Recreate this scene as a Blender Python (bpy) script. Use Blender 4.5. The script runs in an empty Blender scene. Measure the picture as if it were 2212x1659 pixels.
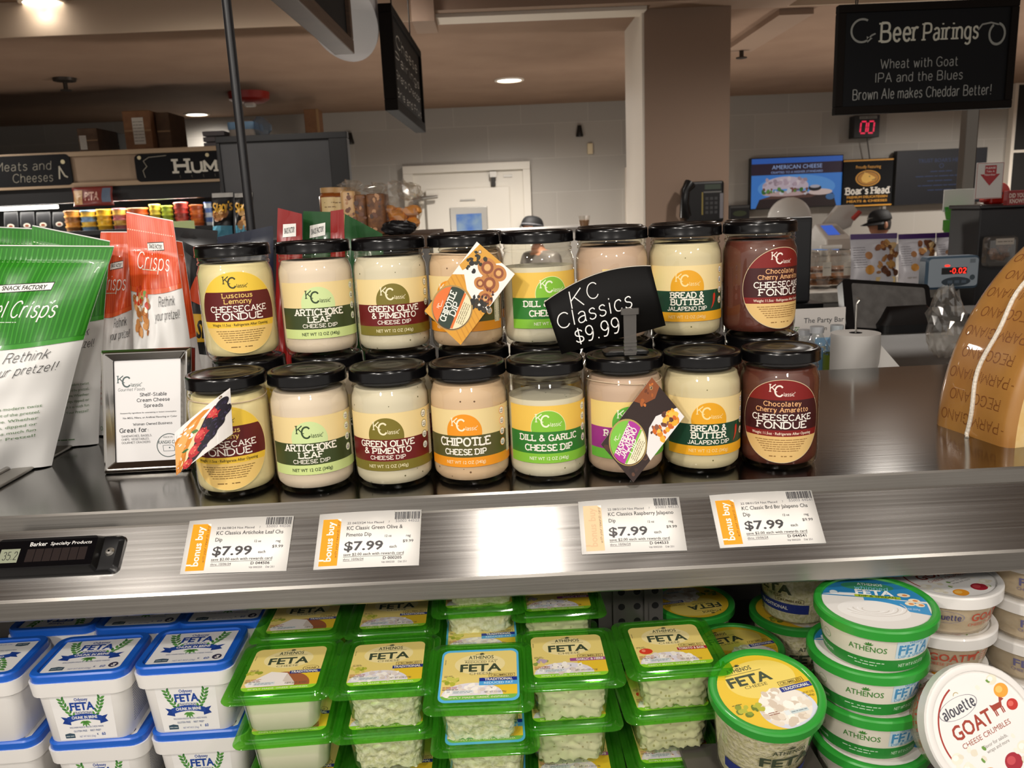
import bpy, bmesh, math, random
from mathutils import Vector as V, Matrix, noise
C = bpy.context.scene.collection
SC = bpy.context.scene
R = math.radians
PI = math.pi
rnd = random.Random(7)

# ------------------------------------------------------------------ camera
PXW, PXH, FPX = 2212.0, 1659.0, 1750.0
PITCH, ROLL, YAW = R(12.2), R(2.5), R(0.9)
CT = 1.45                     # height of the steel counter top
CAMZ = CT + 0.274
_f = V((math.sin(YAW) * math.cos(PITCH), math.cos(YAW) * math.cos(PITCH), -math.sin(PITCH)))
_r0 = V((math.cos(YAW), -math.sin(YAW), 0)); _u0 = _r0.cross(_f)
CR = _r0 * math.cos(ROLL) - _u0 * math.sin(ROLL)
CU = _u0 * math.cos(ROLL) + _r0 * math.sin(ROLL)
CPOS = V((0, 0, CAMZ))
cd = bpy.data.cameras.new('camera'); cam = bpy.data.objects.new('camera', cd); C.objects.link(cam)
cd.sensor_fit = 'HORIZONTAL'; cd.sensor_width = 36.0; cd.lens = 36.0 * FPX / PXW
cd.clip_start = 0.02; cd.clip_end = 60
cd.dof.use_dof = True; cd.dof.focus_distance = 0.86; cd.dof.aperture_fstop = 15.0
m3 = Matrix((CR, CU, -_f)).transposed()
cam.matrix_world = Matrix.Translation(CPOS) @ m3.to_4x4()
SC.camera = cam

def ray(px, py):
    return _f + CR * ((px - PXW / 2) / FPX) - CU * ((py - PXH / 2) / FPX)
def at_y(px, py, Y):
    d = ray(px, py); return CPOS + d * (Y / d.y)
def at_z(px, py, Z):
    d = ray(px, py); return CPOS + d * ((Z - CAMZ) / d.z)

# ------------------------------------------------------------------ world, view, lights
SC.view_settings.view_transform = 'Standard'; SC.view_settings.look = 'None'
SC.view_settings.gamma = 1.0; SC.view_settings.use_curve_mapping = False
SC.view_settings.exposure = 0.0
try:
    SC.cycles.max_bounces = 10; SC.cycles.transparent_max_bounces = 24
    SC.cycles.caustics_reflective = False; SC.cycles.caustics_refractive = False
    SC.cycles.sample_clamp_indirect = 6.0
    SC.cycles.use_denoising = True
except Exception:
    pass
wd = bpy.data.worlds.new('store_light'); SC.world = wd; wd.use_nodes = True
wd.node_tree.nodes['Background'].inputs[0].default_value = (1.0, 0.93, 0.86, 1)
wd.node_tree.nodes['Background'].inputs[1].default_value = 0.62

def spot(name, loc, to, energy, size=70, radius=0.04, col=(1.0, 0.93, 0.85), blend=0.6):
    l = bpy.data.lights.new(name, 'SPOT'); l.energy = energy; l.spot_size = R(size); l.spot_blend = blend
    l.shadow_soft_size = radius; l.color = col
    o = bpy.data.objects.new(name, l); C.objects.link(o); o.location = loc
    o.rotation_euler = (V(to) - V(loc)).to_track_quat('-Z', 'Y').to_euler()
    return o
spot('track_or_fill_spot', (0.03, 0.30, 2.62), (0.03, 0.78, 1.4), 17, 80, 0.04)
spot('track_or_fill_spot', (-1.1, -0.5, 2.62), (-0.4, 0.85, 1.45), 46, 70, 0.045)
spot('track_or_fill_spot', (1.2, -0.6, 2.62), (0.6, 0.8, 1.4), 24, 70, 0.045)
spot('track_or_fill_spot', (0.35, 1.15, 2.62), (0.25, 0.85, 1.4), 9, 70, 0.045)
spot('track_or_fill_spot', (-0.9, -1.3, 2.62), (0.0, 0.8, 1.35), 75, 60, 0.08)  # this and the next: unseen front fill added for the jar faces
spot('track_or_fill_spot', (0.5, -1.4, 2.62), (0.0, 0.8, 1.35), 62, 60, 0.08)
def bulb(name, loc, energy, radius=0.12, col=(1.0, 0.93, 0.84)):
    l = bpy.data.lights.new(name, 'POINT'); l.energy = energy; l.shadow_soft_size = radius; l.color = col
    o = bpy.data.objects.new(name, l); C.objects.link(o); o.location = loc
bulb('back_fill_light', (-0.6, 4.9, 1.2), 31); bulb('back_fill_light', (1.0, 5.2, 1.2), 30); bulb('back_fill_light', (3.3, 5.0, 1.0), 72); bulb('back_fill_light', (-3.2, 4.7, 1.2), 14)  # unseen point lights added to brighten the back wall and ceiling
for _x in (-1.3, -0.6): spot('fascia_fill_spot', (_x, 3.62, 2.76), (_x, 3.8, 0), 26, 175, 0.09)  # added spots without fixtures, evening out the light along the fascia

# ------------------------------------------------------------------ materials
def lin(h):
    h = h.lstrip('#'); o = []
    for i in (0, 2, 4):
        c = int(h[i:i + 2], 16) / 255.0
        o.append(c / 12.92 if c <= 0.04045 else ((c + 0.055) / 1.055) ** 2.4)
    return (o[0], o[1], o[2], 1.0)
_M = {}
def mat(key, col='#888888', rough=0.5, metal=0.0, spec=0.5, emit=None, es=0.0, coat=0.0, sss=0.0):
    if key in _M: return _M[key]
    m = bpy.data.materials.new(key); m.use_nodes = True
    b = m.node_tree.nodes['Principled BSDF']
    b.inputs['Base Color'].default_value = lin(col); b.inputs['Roughness'].default_value = rough
    b.inputs['Metallic'].default_value = metal; b.inputs['Specular IOR Level'].default_value = spec
    if emit:
        b.inputs['Emission Color'].default_value = lin(emit); b.inputs['Emission Strength'].default_value = es
    if coat: b.inputs['Coat Weight'].default_value = coat
    if sss:
        b.inputs['Subsurface Weight'].default_value = sss; b.inputs['Subsurface Radius'].default_value = (0.004, 0.003, 0.002)
    _M[key] = m
    return m
def pm(c, rough=0.42):
    """printed ink of one colour"""
    if not isinstance(c, str): return c
    return mat('print_' + c.lstrip('#'), c, rough)
def nodes(m): return m.node_tree.nodes, m.node_tree.links
def noise_mat(key, c1, c2, scale=50.0, rough=0.6, bump=0.0, detail=4.0, lo=0.35, hi=0.65, dist=0.002, metal=0, stretch=None, coord='Object', sss=0):
    if key in _M: return _M[key]
    m = mat(key, c1, rough, metal, sss=sss); n, l = nodes(m); b = n['Principled BSDF']
    tc = n.new('ShaderNodeTexCoord'); tx = n.new('ShaderNodeTexNoise'); tx.inputs['Scale'].default_value = scale; tx.inputs['Detail'].default_value = detail
    src = tc.outputs[coord]
    if stretch:
        mp = n.new('ShaderNodeMapping'); mp.inputs['Scale'].default_value = stretch; l.new(src, mp.inputs[0]); src = mp.outputs[0]
    l.new(src, tx.inputs['Vector'])
    r = n.new('ShaderNodeValToRGB'); r.color_ramp.elements[0].position = lo; r.color_ramp.elements[1].position = hi
    r.color_ramp.elements[0].color = lin(c1); r.color_ramp.elements[1].color = lin(c2)
    l.new(tx.outputs[0], r.inputs[0]); l.new(r.outputs[0], b.inputs['Base Color'])
    if bump:
        bp = n.new('ShaderNodeBump'); bp.inputs['Strength'].default_value = bump; bp.inputs['Distance'].default_value = dist
        l.new(tx.outputs[0], bp.inputs['Height']); l.new(bp.outputs[0], b.inputs['Normal'])
    return m
def speck_mat(key, base, specks, scale=120.0, size=0.12, rough=0.55, amount=0.5):
    """creamy food with dark specks"""
    if key in _M: return _M[key]
    m = mat(key, base, rough, sss=0.0); n, l = nodes(m); b = n['Principled BSDF']
    tc = n.new('ShaderNodeTexCoord'); vo = n.new('ShaderNodeTexVoronoi'); vo.inputs['Scale'].default_value = scale
    l.new(tc.outputs['Object'], vo.inputs['Vector'])
    lt = n.new('ShaderNodeMath'); lt.operation = 'LESS_THAN'; lt.inputs[1].default_value = size
    l.new(vo.outputs['Distance'], lt.inputs[0])
    sp = n.new('ShaderNodeSeparateColor'); l.new(vo.outputs['Color'], sp.inputs[0])
    lt2 = n.new('ShaderNodeMath'); lt2.operation = 'LESS_THAN'; lt2.inputs[1].default_value = amount
    l.new(sp.outputs[0], lt2.inputs[0])
    mu = n.new('ShaderNodeMath'); mu.operation = 'MULTIPLY'; l.new(lt.outputs[0], mu.inputs[0]); l.new(lt2.outputs[0], mu.inputs[1])
    mx = n.new('ShaderNodeMix'); mx.data_type = 'RGBA'; mx.inputs[6].default_value = lin(base); mx.inputs[7].default_value = lin(specks)
    l.new(mu.outputs[0], mx.inputs[0]); l.new(mx.outputs[2], b.inputs['Base Color'])
    return m
def clear_mat(key, tint='#ffffff', gloss=0.05, rough=0.03, body=0.0, bodycol=None, ior=1.45):
    """thin clear wall: tinted transparency, a share of diffuse body and a Fresnel gloss"""
    if key in _M: return _M[key]
    m = bpy.data.materials.new(key); m.use_nodes = True; n, l = nodes(m)
    n.remove(n['Principled BSDF']); out = n['Material Output']
    tr = n.new('ShaderNodeBsdfTransparent'); tr.inputs[0].default_value = lin(tint)
    gl = n.new('ShaderNodeBsdfGlossy'); gl.inputs['Roughness'].default_value = rough; gl.inputs[0].default_value = (1, 1, 1, 1)
    lw = n.new('ShaderNodeLayerWeight'); lw.inputs[0].default_value = 0.5
    pw = n.new('ShaderNodeMath'); pw.operation = 'POWER'; pw.inputs[1].default_value = 5.0; l.new(lw.outputs['Facing'], pw.inputs[0])
    fr = n.new('ShaderNodeMapRange'); fr.inputs[3].default_value = gloss; fr.inputs[4].default_value = 1.0; l.new(pw.outputs[0], fr.inputs[0])
    cur = tr.outputs[0]
    if body:
        df = n.new('ShaderNodeBsdfDiffuse'); df.inputs[0].default_value = lin(bodycol or tint)
        tl = n.new('ShaderNodeBsdfTranslucent'); tl.inputs[0].default_value = lin(bodycol or tint)
        m0 = n.new('ShaderNodeMixShader'); m0.inputs[0].default_value = 0.5; l.new(df.outputs[0], m0.inputs[1]); l.new(tl.outputs[0], m0.inputs[2])
        mb = n.new('ShaderNodeMixShader'); mb.inputs[0].default_value = body
        l.new(cur, mb.inputs[1]); l.new(m0.outputs[0], mb.inputs[2]); cur = mb.outputs[0]
    mx = n.new('ShaderNodeMixShader'); l.new(fr.outputs[0], mx.inputs[0]); l.new(cur, mx.inputs[1]); l.new(gl.outputs[0], mx.inputs[2])
    l.new(mx.outputs[0], out.inputs[0]); _M[key] = m
    return m
def steel_mat(key, col='#b4b0aa', rough=0.3, aniso=0.75, across=(0, 1, 0), bump=0.05, sc=1.0):
    if key in _M: return _M[key]
    m = mat(key, col, rough, 1.0); n, l = nodes(m); b = n['Principled BSDF']
    b.inputs['Anisotropic'].default_value = aniso
    tg = n.new('ShaderNodeCombineXYZ')
    for i in range(3): tg.inputs[i].default_value = across[i]
    l.new(tg.outputs[0], b.inputs['Tangent'])
    tc = n.new('ShaderNodeTexCoord'); mp = n.new('ShaderNodeMapping'); mp.inputs['Scale'].default_value = (4 * sc, 500 * sc, 500 * sc)
    tx = n.new('ShaderNodeTexNoise'); tx.inputs['Scale'].default_value = 1.0; tx.inputs['Detail'].default_value = 3
    l.new(tc.outputs['Object'], mp.inputs[0]); l.new(mp.outputs[0], tx.inputs['Vector'])
    mr = n.new('ShaderNodeMapRange'); mr.inputs[3].default_value = rough * 0.75; mr.inputs[4].default_value = rough * 1.3
    l.new(tx.outputs[0], mr.inputs[0]); l.new(mr.outputs[0], b.inputs['Roughness'])
    tx2 = n.new('ShaderNodeTexNoise'); tx2.inputs['Scale'].default_value = 9; tx2.inputs['Detail'].default_value = 5
    l.new(tc.outputs['Object'], tx2.inputs['Vector'])
    rp = n.new('ShaderNodeValToRGB'); c = lin(col)
    rp.color_ramp.elements[0].color = (c[0] * .92, c[1] * .92, c[2] * .92, 1); rp.color_ramp.elements[1].color = (min(1, c[0] * 1.06), min(1, c[1] * 1.06), min(1, c[2] * 1.06), 1)
    l.new(tx2.outputs[0], rp.inputs[0]); l.new(rp.outputs[0], b.inputs['Base Color'])
    bp = n.new('ShaderNodeBump'); bp.inputs['Strength'].default_value = bump; bp.inputs['Distance'].default_value = 0.001
    l.new(tx.outputs[0], bp.inputs['Height']); l.new(bp.outputs[0], b.inputs['Normal'])
    return m

# ------------------------------------------------------------------ objects
def tag(o, label=None, cat=None, group=None, kind=None):
    if label: o['label'] = label
    if cat: o['category'] = cat
    if group: o['group'] = group
    if kind: o['kind'] = kind
    return o
def empty(name, loc=(0, 0, 0), rz=0.0, label=None, cat=None, group=None):
    o = bpy.data.objects.new(name, None); C.objects.link(o); o.location = loc; o.rotation_euler = (0, 0, rz)
    o.empty_display_size = 0.02
    return tag(o, label, cat, group)
class MB:
    """collects verts and faces of one mesh, with a material slot per face"""
    def __init__(s): s.v = []; s.f = []; s.m = []; s.mats = []; s.uv = {}
    def slot(s, m):
        if m not in s.mats: s.mats.append(m)
        return s.mats.index(m)
    def add(s, vs, fs, m):
        k = len(s.v); i = s.slot(m); s.v += [tuple(x) for x in vs]
        for f in fs: s.f.append(tuple(a + k for a in f)); s.m.append(i)
        return s
    def box(s, a, b, m, M=None):
        x0, y0, z0 = a; x1, y1, z1 = b
        vs = [V(p) for p in ((x0, y0, z0), (x1, y0, z0), (x1, y1, z0), (x0, y1, z0), (x0, y0, z1), (x1, y0, z1), (x1, y1, z1), (x0, y1, z1))]
        if M: vs = [M @ p for p in vs]
        return s.add(vs, [(0, 3, 2, 1), (4, 5, 6, 7), (0, 1, 5, 4), (1, 2, 6, 5), (2, 3, 7, 6), (3, 0, 4, 7)], m)
    def lathe(s, prof, m, n=32, M=None, arc=None, cap=True):
        vs = []; fs = []
        for r, z in prof:
            for i in range(n):
                a = 2 * PI * i / n; vs.append(V((r * math.cos(a), r * math.sin(a), z)))
        for j in range(len(prof) - 1):
            for i in range(n):
                i2 = (i + 1) % n; fs.append((j * n + i, j * n + i2, (j + 1) * n + i2, (j + 1) * n + i))
        if cap:
            if prof[0][0] > 1e-6: fs.append(tuple(reversed(range(n))))
            if prof[-1][0] > 1e-6: fs.append(tuple(range((len(prof) - 1) * n, len(prof) * n)))
        if M: vs = [M @ p for p in vs]
        return s.add(vs, fs, m)
    def loft(s, secs, m, M=None, cap0=True, cap1=True):
        """stack of rounded rectangles (z, half x, half y, corner radius[, x shift, y shift])"""
        vs = []; n = 0
        for sec in secs:
            z, hx, hy, r = sec[:4]; ox = sec[4] if len(sec) > 4 else 0; oy = sec[5] if len(sec) > 5 else 0
            ring = rrect(hx, hy, r); n = len(ring)
            vs += [V((x + ox, y + oy, z)) for x, y in ring]
        fs = []
        for j in range(len(secs) - 1):
            for i in range(n):
                i2 = (i + 1) % n; fs.append((j * n + i, j * n + i2, (j + 1) * n + i2, (j + 1) * n + i))
        if cap0: fs.append(tuple(reversed(range(n))))
        if cap1: fs.append(tuple(range((len(secs) - 1) * n, len(secs) * n)))
        if M: vs = [M @ p for p in vs]
        return s.add(vs, fs, m)
    def tube(s, pts, r, m, n=8, closed=False):
        pts = [V(p) for p in pts]; rs = r if isinstance(r, (list, tuple)) else [r] * len(pts)
        vs = []; fs = []; up = None
        for i, p in enumerate(pts):
            a = pts[i - 1] if i > 0 else (pts[-1] if closed else p); b = pts[(i + 1) % len(pts)] if (i < len(pts) - 1 or closed) else p
            t = (b - a)
            t = t.normalized() if t.length > 1e-9 else V((0, 0, 1))
            if up is None: up = V((0, 0, 1)) if abs(t.z) < 0.9 else V((1, 0, 0))
            sx = t.cross(up).normalized(); up = sx.cross(t).normalized()
            for k in range(n):
                q = 2 * PI * k / n; vs.append(p + (sx * math.cos(q) + up * math.sin(q)) * rs[i])
        L = len(pts)
        for i in range(L if closed else L - 1):
            for k in range(n):
                k2 = (k + 1) % n; j = (i + 1) % L
                fs.append((i * n + k, i * n + k2, j * n + k2, j * n + k))
        if not closed: fs += [tuple(reversed(range(n))), tuple(range((L - 1) * n, L * n))]
        return s.add(vs, fs, m)
    def grid(s, fn, nu, nv, m, flip=False):
        vs = [fn(i / nu, j / nv) for j in range(nv + 1) for i in range(nu + 1)]; fs = []
        for j in range(nv):
            for i in range(nu):
                a = j * (nu + 1) + i; q = (a, a + 1, a + nu + 2, a + nu + 1)
                fs.append(tuple(reversed(q)) if flip else q)
        return s.add(vs, fs, m)
    def ball(s, c, r, m, nu=12, nv=8, sc=(1, 1, 1), wob=0, M=None):
        c = V(c); vs = [c + V((0, 0, r * sc[2]))]; fs = []
        for j in range(1, nv):
            t = PI * j / nv
            for i in range(nu):
                a = 2 * PI * i / nu; k = 1 + (rnd.uniform(-wob, wob) if wob else 0)
                vs.append(c + V((math.sin(t) * math.cos(a) * sc[0], math.sin(t) * math.sin(a) * sc[1], math.cos(t) * sc[2])) * r * k)
        vs.append(c - V((0, 0, r * sc[2])))
        for i in range(nu):
            i2 = (i + 1) % nu; fs.append((0, 1 + i, 1 + i2))
            for j in range(nv - 2): fs.append((1 + j * nu + i, 1 + (j + 1) * nu + i, 1 + (j + 1) * nu + i2, 1 + j * nu + i2))
            fs.append((1 + (nv - 2) * nu + i2, 1 + (nv - 2) * nu + i, len(vs) - 1))
        if M: vs = [M @ p for p in vs]
        return s.add(vs, fs, m)
    def build(s, name, parent=None, smooth=True, angle=35, loc=None, bevel=0, solid=0, sub=0):
        me = bpy.data.meshes.new(name); me.from_pydata(s.v, [], s.f)
        for m in s.mats: me.materials.append(m)
        me.polygons.foreach_set('material_index', s.m)
        me.validate(); me.update()
        if smooth:
            me.shade_smooth()
            try: me.set_sharp_from_angle(angle=R(angle))
            except Exception: pass
        o = bpy.data.objects.new(name, me); C.objects.link(o)
        if parent is not None: o.parent = parent
        if loc is not None: o.location = loc
        if bevel:
            md = o.modifiers.new('edge', 'BEVEL'); md.width = bevel; md.segments = 2; md.limit_method = 'ANGLE'; md.angle_limit = R(40)
        if solid:
            md = o.modifiers.new('thick', 'SOLIDIFY'); md.thickness = solid; md.offset = 0
        if sub:
            md = o.modifiers.new('round', 'SUBSURF'); md.levels = sub; md.render_levels = sub
        return o
def rrect(hx, hy, r, seg=5):
    out = []; r = min(r, hx - 1e-5, hy - 1e-5)
    for cx, cy, a0 in ((hx - r, -hy + r, -90), (hx - r, hy - r, 0), (-hx + r, hy - r, 90), (-hx + r, -hy + r, 180)):
        for k in range(seg + 1):
            a = R(a0 + 90.0 * k / seg); out.append((cx + r * math.cos(a), cy + r * math.sin(a)))
    return out
def rbox(hx, hy, hz, r, m, mb=None, M=None, e=None):
    """box with rounded vertical corners and eased rims"""
    e = e if e is not None else min(r, hz) * 0.5
    mb = mb or MB()
    return mb.loft([(0, hx - e, hy - e, r), (e * .3, hx - e * .3, hy - e * .3, r), (e, hx, hy, r), (2 * hz - e, hx, hy, r), (2 * hz - e * .3, hx - e * .3, hy - e * .3, r), (2 * hz, hx - e, hy - e, r)], m, M)
def kids(o): return [c for c in bpy.data.objects if c.parent == o]
_KC = {}
def copy_tree(o, parent=None):
    c = o.copy(); C.objects.link(c)
    if parent is not None: c.parent = parent
    ks = _KC.get(o.name)
    if ks is None: ks = _KC[o.name] = [k for k in o.children]
    for ch in ks: copy_tree(ch, c)
    return c
def frame(o, x, y):
    """matrix with origin o, first axis x, second axis y, third their normal"""
    x = V(x).normalized(); y = V(y); n = x.cross(y).normalized(); y = n.cross(x)
    return Matrix.Translation(o) @ Matrix((x, y, n)).transposed().to_4x4()
def rot(rx=0, ry=0, rz=0, loc=(0, 0, 0)):
    from mathutils import Euler
    return Matrix.Translation(loc) @ Euler((R(rx), R(ry), R(rz))).to_matrix().to_4x4()

# ------------------------------------------------------------------ stroke lettering
_G = '''A 8 0,0 4,10 8,0;1.6,3.6 6.4,3.6
B 7 0,0 0,10;~0,10 3.5,10 5.6,9.4 6.2,7.7 5.6,6 3.5,5.4 0,5.4;~0,5.4 4,5.4 6.4,4.5 7,2.7 6.4,.8 4,0 0,0
C 7.6 ~7.4,8.2 6,9.6 4,10 1.6,9 .1,6.4 .1,3.6 1.6,1 4,0 6,.4 7.5,1.9
D 8 0,0 0,10;~0,10 3.4,10 6.4,8.9 7.9,6.3 7.9,3.7 6.4,1.1 3.4,0 0,0
E 6.4 0,0 0,10;0,10 6.2,10 6.2,8.4;0,5.2 4.6,5.2;0,0 6.4,0 6.4,1.6
F 6.2 0,0 0,10;0,10 6.2,10 6.2,8.4;0,5.2 4.6,5.2
G 8 ~7.4,8.2 6,9.6 4,10 1.6,9 .1,6.4 .1,3.6 1.6,1 4,0 6.2,.5 7.6,1.8;7.6,.6 7.6,4.4 4.8,4.4
H 8 0,0 0,10;8,0 8,10;0,5.2 8,5.2
I 1.5 .7,0 .7,10
J 5 ~4.8,10 4.8,3 4.2,.9 2.5,0 .8,.6 0,2.2
K 7.4 0,0 0,10;7,10 0,4.2;2.4,6 7.4,0
L 6 0,0 0,10;0,0 6,0 6,1.8
M 9.6 0,0 0,10 4.8,2.4 9.6,10 9.6,0
N 8 0,0 0,10 8,0 8,10
O 8.6 ~4.3,10 1.6,9 .1,6.4 .1,3.6 1.6,1 4.3,0 7,1 8.5,3.6 8.5,6.4 7,9 4.3,10
P 6.8 0,0 0,10;~0,10 4,10 6.3,9.2 6.8,7.2 6.3,5.2 4,4.4 0,4.4
Q 8.6 ~4.3,10 1.6,9 .1,6.4 .1,3.6 1.6,1 4.3,0 7,1 8.5,3.6 8.5,6.4 7,9 4.3,10;5.4,2.6 8.6,-1
R 7.2 0,0 0,10;~0,10 4,10 6.2,9.3 6.7,7.5 6.2,5.7 4,5 0,5;3.6,5 7.2,0
S 6.6 ~6.1,8.4 5,9.7 3.2,10 1.2,9.4 .4,7.7 1.2,6 3.3,5.2 5.6,4.2 6.5,2.5 5.6,.7 3.3,0 1.3,.4 .1,1.9
T 7.4 0,8.4 0,10 7.4,10 7.4,8.4;3.7,10 3.7,0
U 7.8 ~0,10 0,4 .5,1.6 2.2,.2 3.9,0 5.6,.2 7.3,1.6 7.8,4 7.8,10
V 8 0,10 4,0 8,10
W 11 0,10 2.8,0 5.5,8 8.2,0 11,10
X 7.6 0,0 7.6,10;0,10 7.6,0
Y 7.6 0,10 3.8,4.6 7.6,10;3.8,4.6 3.8,0
Z 7 0,8.5 0,10 7,10 0,0 7,0 7,1.5
a 5.2 ~.5,6 2,7 3.8,6.8 4.8,5.4 4.8,2 4.9,.6 5.4,.1;~4.8,4 2.2,3.9 .5,3 .2,1.6 1,.2 2.6,0 4,.6 4.8,2
b 5.4 0,0 0,10;~0,4.8 1,6.5 2.8,7 4.6,6 5.4,3.5 4.6,1 2.8,0 1,.5 0,2.2
c 4.8 ~4.7,5.6 3.9,6.8 2.7,7 1,6.2 .1,3.5 1,.8 2.7,0 3.9,.2 4.8,1.4
d 5.4 5.2,0 5.2,10;~5.2,4.8 4.4,6.5 2.6,7 .8,6 0,3.5 .8,1 2.6,0 4.4,.5 5.2,2.2
e 5 ~.1,3.7 4.8,3.7 4.5,5.8 3.4,6.9 2.4,7 .9,6.2 .1,3.7 .7,1.1 2.4,0 3.8,.3 4.8,1.5
f 3.4 ~3.6,9.4 2.6,10 1.6,9.4 1.2,8 1.2,0;0,6.8 3,6.8
g 5.4 ~5.2,7 5.2,-1 4.4,-2.7 2.6,-3.2 .6,-2.4;~5.2,4.8 4.4,6.5 2.6,7 .8,6 0,3.5 .8,1 2.6,0 4.4,.5 5.2,2.2
h 5.2 0,0 0,10;~0,4.6 1,6.4 2.8,7 4.4,6.4 5.1,4.6 5.1,0
i 1.2 .6,0 .6,7;.6,9 .6,9.8
j 2 ~1.4,7 1.4,-1.6 .8,-2.9 -.6,-3.1;1.4,9 1.4,9.8
k 5 0,0 0,10;4.6,7 0,3;1.6,4.4 5,0
l 1.2 .6,0 .6,10
m 8.4 0,0 0,7;~0,4.8 .9,6.5 2.3,7 3.6,6.4 4.2,4.8 4.2,0;~4.2,4.8 5.1,6.5 6.5,7 7.8,6.4 8.4,4.8 8.4,0
n 5.2 0,0 0,7;~0,4.6 1,6.4 2.8,7 4.4,6.4 5.1,4.6 5.1,0
o 5.4 ~2.7,7 .8,6 0,3.5 .8,1 2.7,0 4.6,1 5.4,3.5 4.6,6 2.7,7
p 5.4 0,-3 0,7;~0,4.8 1,6.5 2.8,7 4.6,6 5.4,3.5 4.6,1 2.8,0 1,.5 0,2.2
q 5.4 5.2,-3 5.2,7;~5.2,4.8 4.4,6.5 2.6,7 .8,6 0,3.5 .8,1 2.6,0 4.4,.5 5.2,2.2
r 3.6 0,0 0,7;~0,4.4 .9,6.3 2.2,7 3.6,6.6
s 4.4 ~4.1,5.8 3.2,6.9 2,7 .7,6.4 .4,5.2 1.2,4.1 2.4,3.7 3.8,3 4.3,1.8 3.6,.5 2.2,0 .9,.3 .1,1.3
t 3.4 ~1.2,9.4 1.2,2 1.6,.5 2.6,0 3.6,.4;0,6.8 3.2,6.8
u 5.2 ~0,7 0,2.6 .7,.6 2.3,0 4.1,.6 5.1,2.4;5.1,7 5.1,0
v 5.2 0,7 2.6,0 5.2,7
w 7.6 0,7 1.9,0 3.8,6 5.7,0 7.6,7
x 5 0,0 5,7;0,7 5,0
y 5.2 0,7 2.6,0;~5.2,7 2.6,0 1.6,-2.4 .2,-3
z 4.6 0,7 4.6,7 0,0 4.6,0
0 6 ~3,10 .9,8.6 0,5 .9,1.4 3,0 5.1,1.4 6,5 5.1,8.6 3,10
1 3.6 .2,8 2.4,10 2.4,0
2 6 ~.2,7.6 1.2,9.5 3,10 5,9.3 5.8,7.4 5,5.4 2.6,2.6 .2,0;.2,0 6,0
3 6 ~.3,8.6 1.6,9.8 3.2,10 5,9.2 5.5,7.6 4.8,6 2.6,5.4;~2.6,5.4 5,4.7 6,2.8 5,.7 3,0 1.3,.3 .1,1.6
4 6.4 4.8,0 4.8,10 0,3 6.4,3
5 6 5.4,10 1,10 .6,5.4;~.6,5.4 2.4,6.2 4.4,5.8 5.9,4.2 5.9,2.4 4.6,.5 2.6,0 .1,1.1
6 6 ~5.4,9 4,10 2.4,9.6 .6,7 .1,3.6 1,1 3,0 5,.9 5.9,3 5,5.2 3.2,5.9 1.2,5 .2,3.4
7 6 0,10 6,10 2,0
8 6 ~3,10 1,9.3 .5,7.6 1.2,6 3,5.3 5,4.5 5.9,2.7 5,.7 3,0 1,.7 .1,2.7 1,4.5 3,5.3 4.8,6 5.5,7.6 5,9.3 3,10
9 6 ~5.8,6.4 4.6,4.6 2.8,4 1,4.9 .1,7 1,9.2 3,10 5,9.2 5.8,6.4 5.2,3 3.4,.4 .8,.4
$ 6.4 ~6.1,7.6 5,8.7 3.2,9 1.2,8.5 .4,7.1 1.2,5.6 3.3,4.9 5.6,4.1 6.3,2.7 5.6,1.5 3.3,1 1.3,1.4 .1,2.5;3.2,10.6 3.2,-.6
& 8.4 ~8.2,0 2.6,6.6 1.6,8.2 2.2,9.6 3.4,10 4.8,9.4 5,8 3.9,6.4 1.2,4.4 .1,2.6 1,.6 3,0 5.4,1.2 7.2,4.6
. 1.6 .8,0 .8,.9
, 1.6 .9,.8 .5,-1.2
! 1.6 .8,10 .8,3;.8,0 .8,.9
- 3.4 .2,4.4 3.2,4.4
' 1.4 .7,10 .5,7.6
# 6.6 1.4,1 2.6,9;4,1 5.2,9;0,3.4 6,3.4;.6,6.6 6.6,6.6
( 2.6 ~2.4,11 .6,8 0,5 .6,2 2.4,-1
) 2.6 ~.2,11 2,8 2.6,5 2,2 .2,-1
/ 4 0,-1 4,11
: 1.6 .8,1 .8,1.8;.8,5 .8,5.8'''
GLY = {}
for _l in _G.split('\n'):
    ch, w, st = _l.split(' ', 2); ss = []
    for t in st.split(';'):
        sm = t.startswith('~'); ss.append((sm, [tuple(float(a) for a in p.split(',')) for p in t.lstrip('~').split()]))
    GLY[ch] = (float(w), ss)
def spline(P, k=3):
    out = []
    closed = P[0] == P[-1]
    for i in range(len(P) - 1):
        p1, p2 = P[i], P[i + 1]
        p0 = P[i - 1] if i > 0 else (P[-2] if closed else p1); p3 = P[i + 2] if i + 2 < len(P) else (P[1] if closed else p2)
        for j in range(k):
            t = j / k
            out.append(tuple(0.5 * (2 * p1[a] + (p2[a] - p0[a]) * t + (2 * p0[a] - 5 * p1[a] + 4 * p2[a] - p3[a]) * t * t + (3 * p1[a] - p0[a] - 3 * p2[a] + p3[a]) * t ** 3) for a in (0, 1)))
    return out + [P[-1]]
_TX = {}
def font_mesh(body, bold):
    k = (body, bold)
    if k in _TX: return _TX[k]
    cu = bpy.data.curves.new('t', 'FONT'); cu.body = body; cu.resolution_u = 2; cu.offset = bold; cu.fill_mode = 'FRONT'
    ob = bpy.data.objects.new('t', cu); me = ob.to_mesh()
    vs = [(v.co.x, v.co.y) for v in me.vertices]; fs = [tuple(p.vertices) for p in me.polygons]
    ob.to_mesh_clear(); bpy.data.objects.remove(ob); bpy.data.curves.remove(cu)
    _TX[k] = (vs, fs)
    return _TX[k]
_H = font_mesh('H', 0.0)[0]; CAP = max(v[1] for v in _H)

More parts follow.
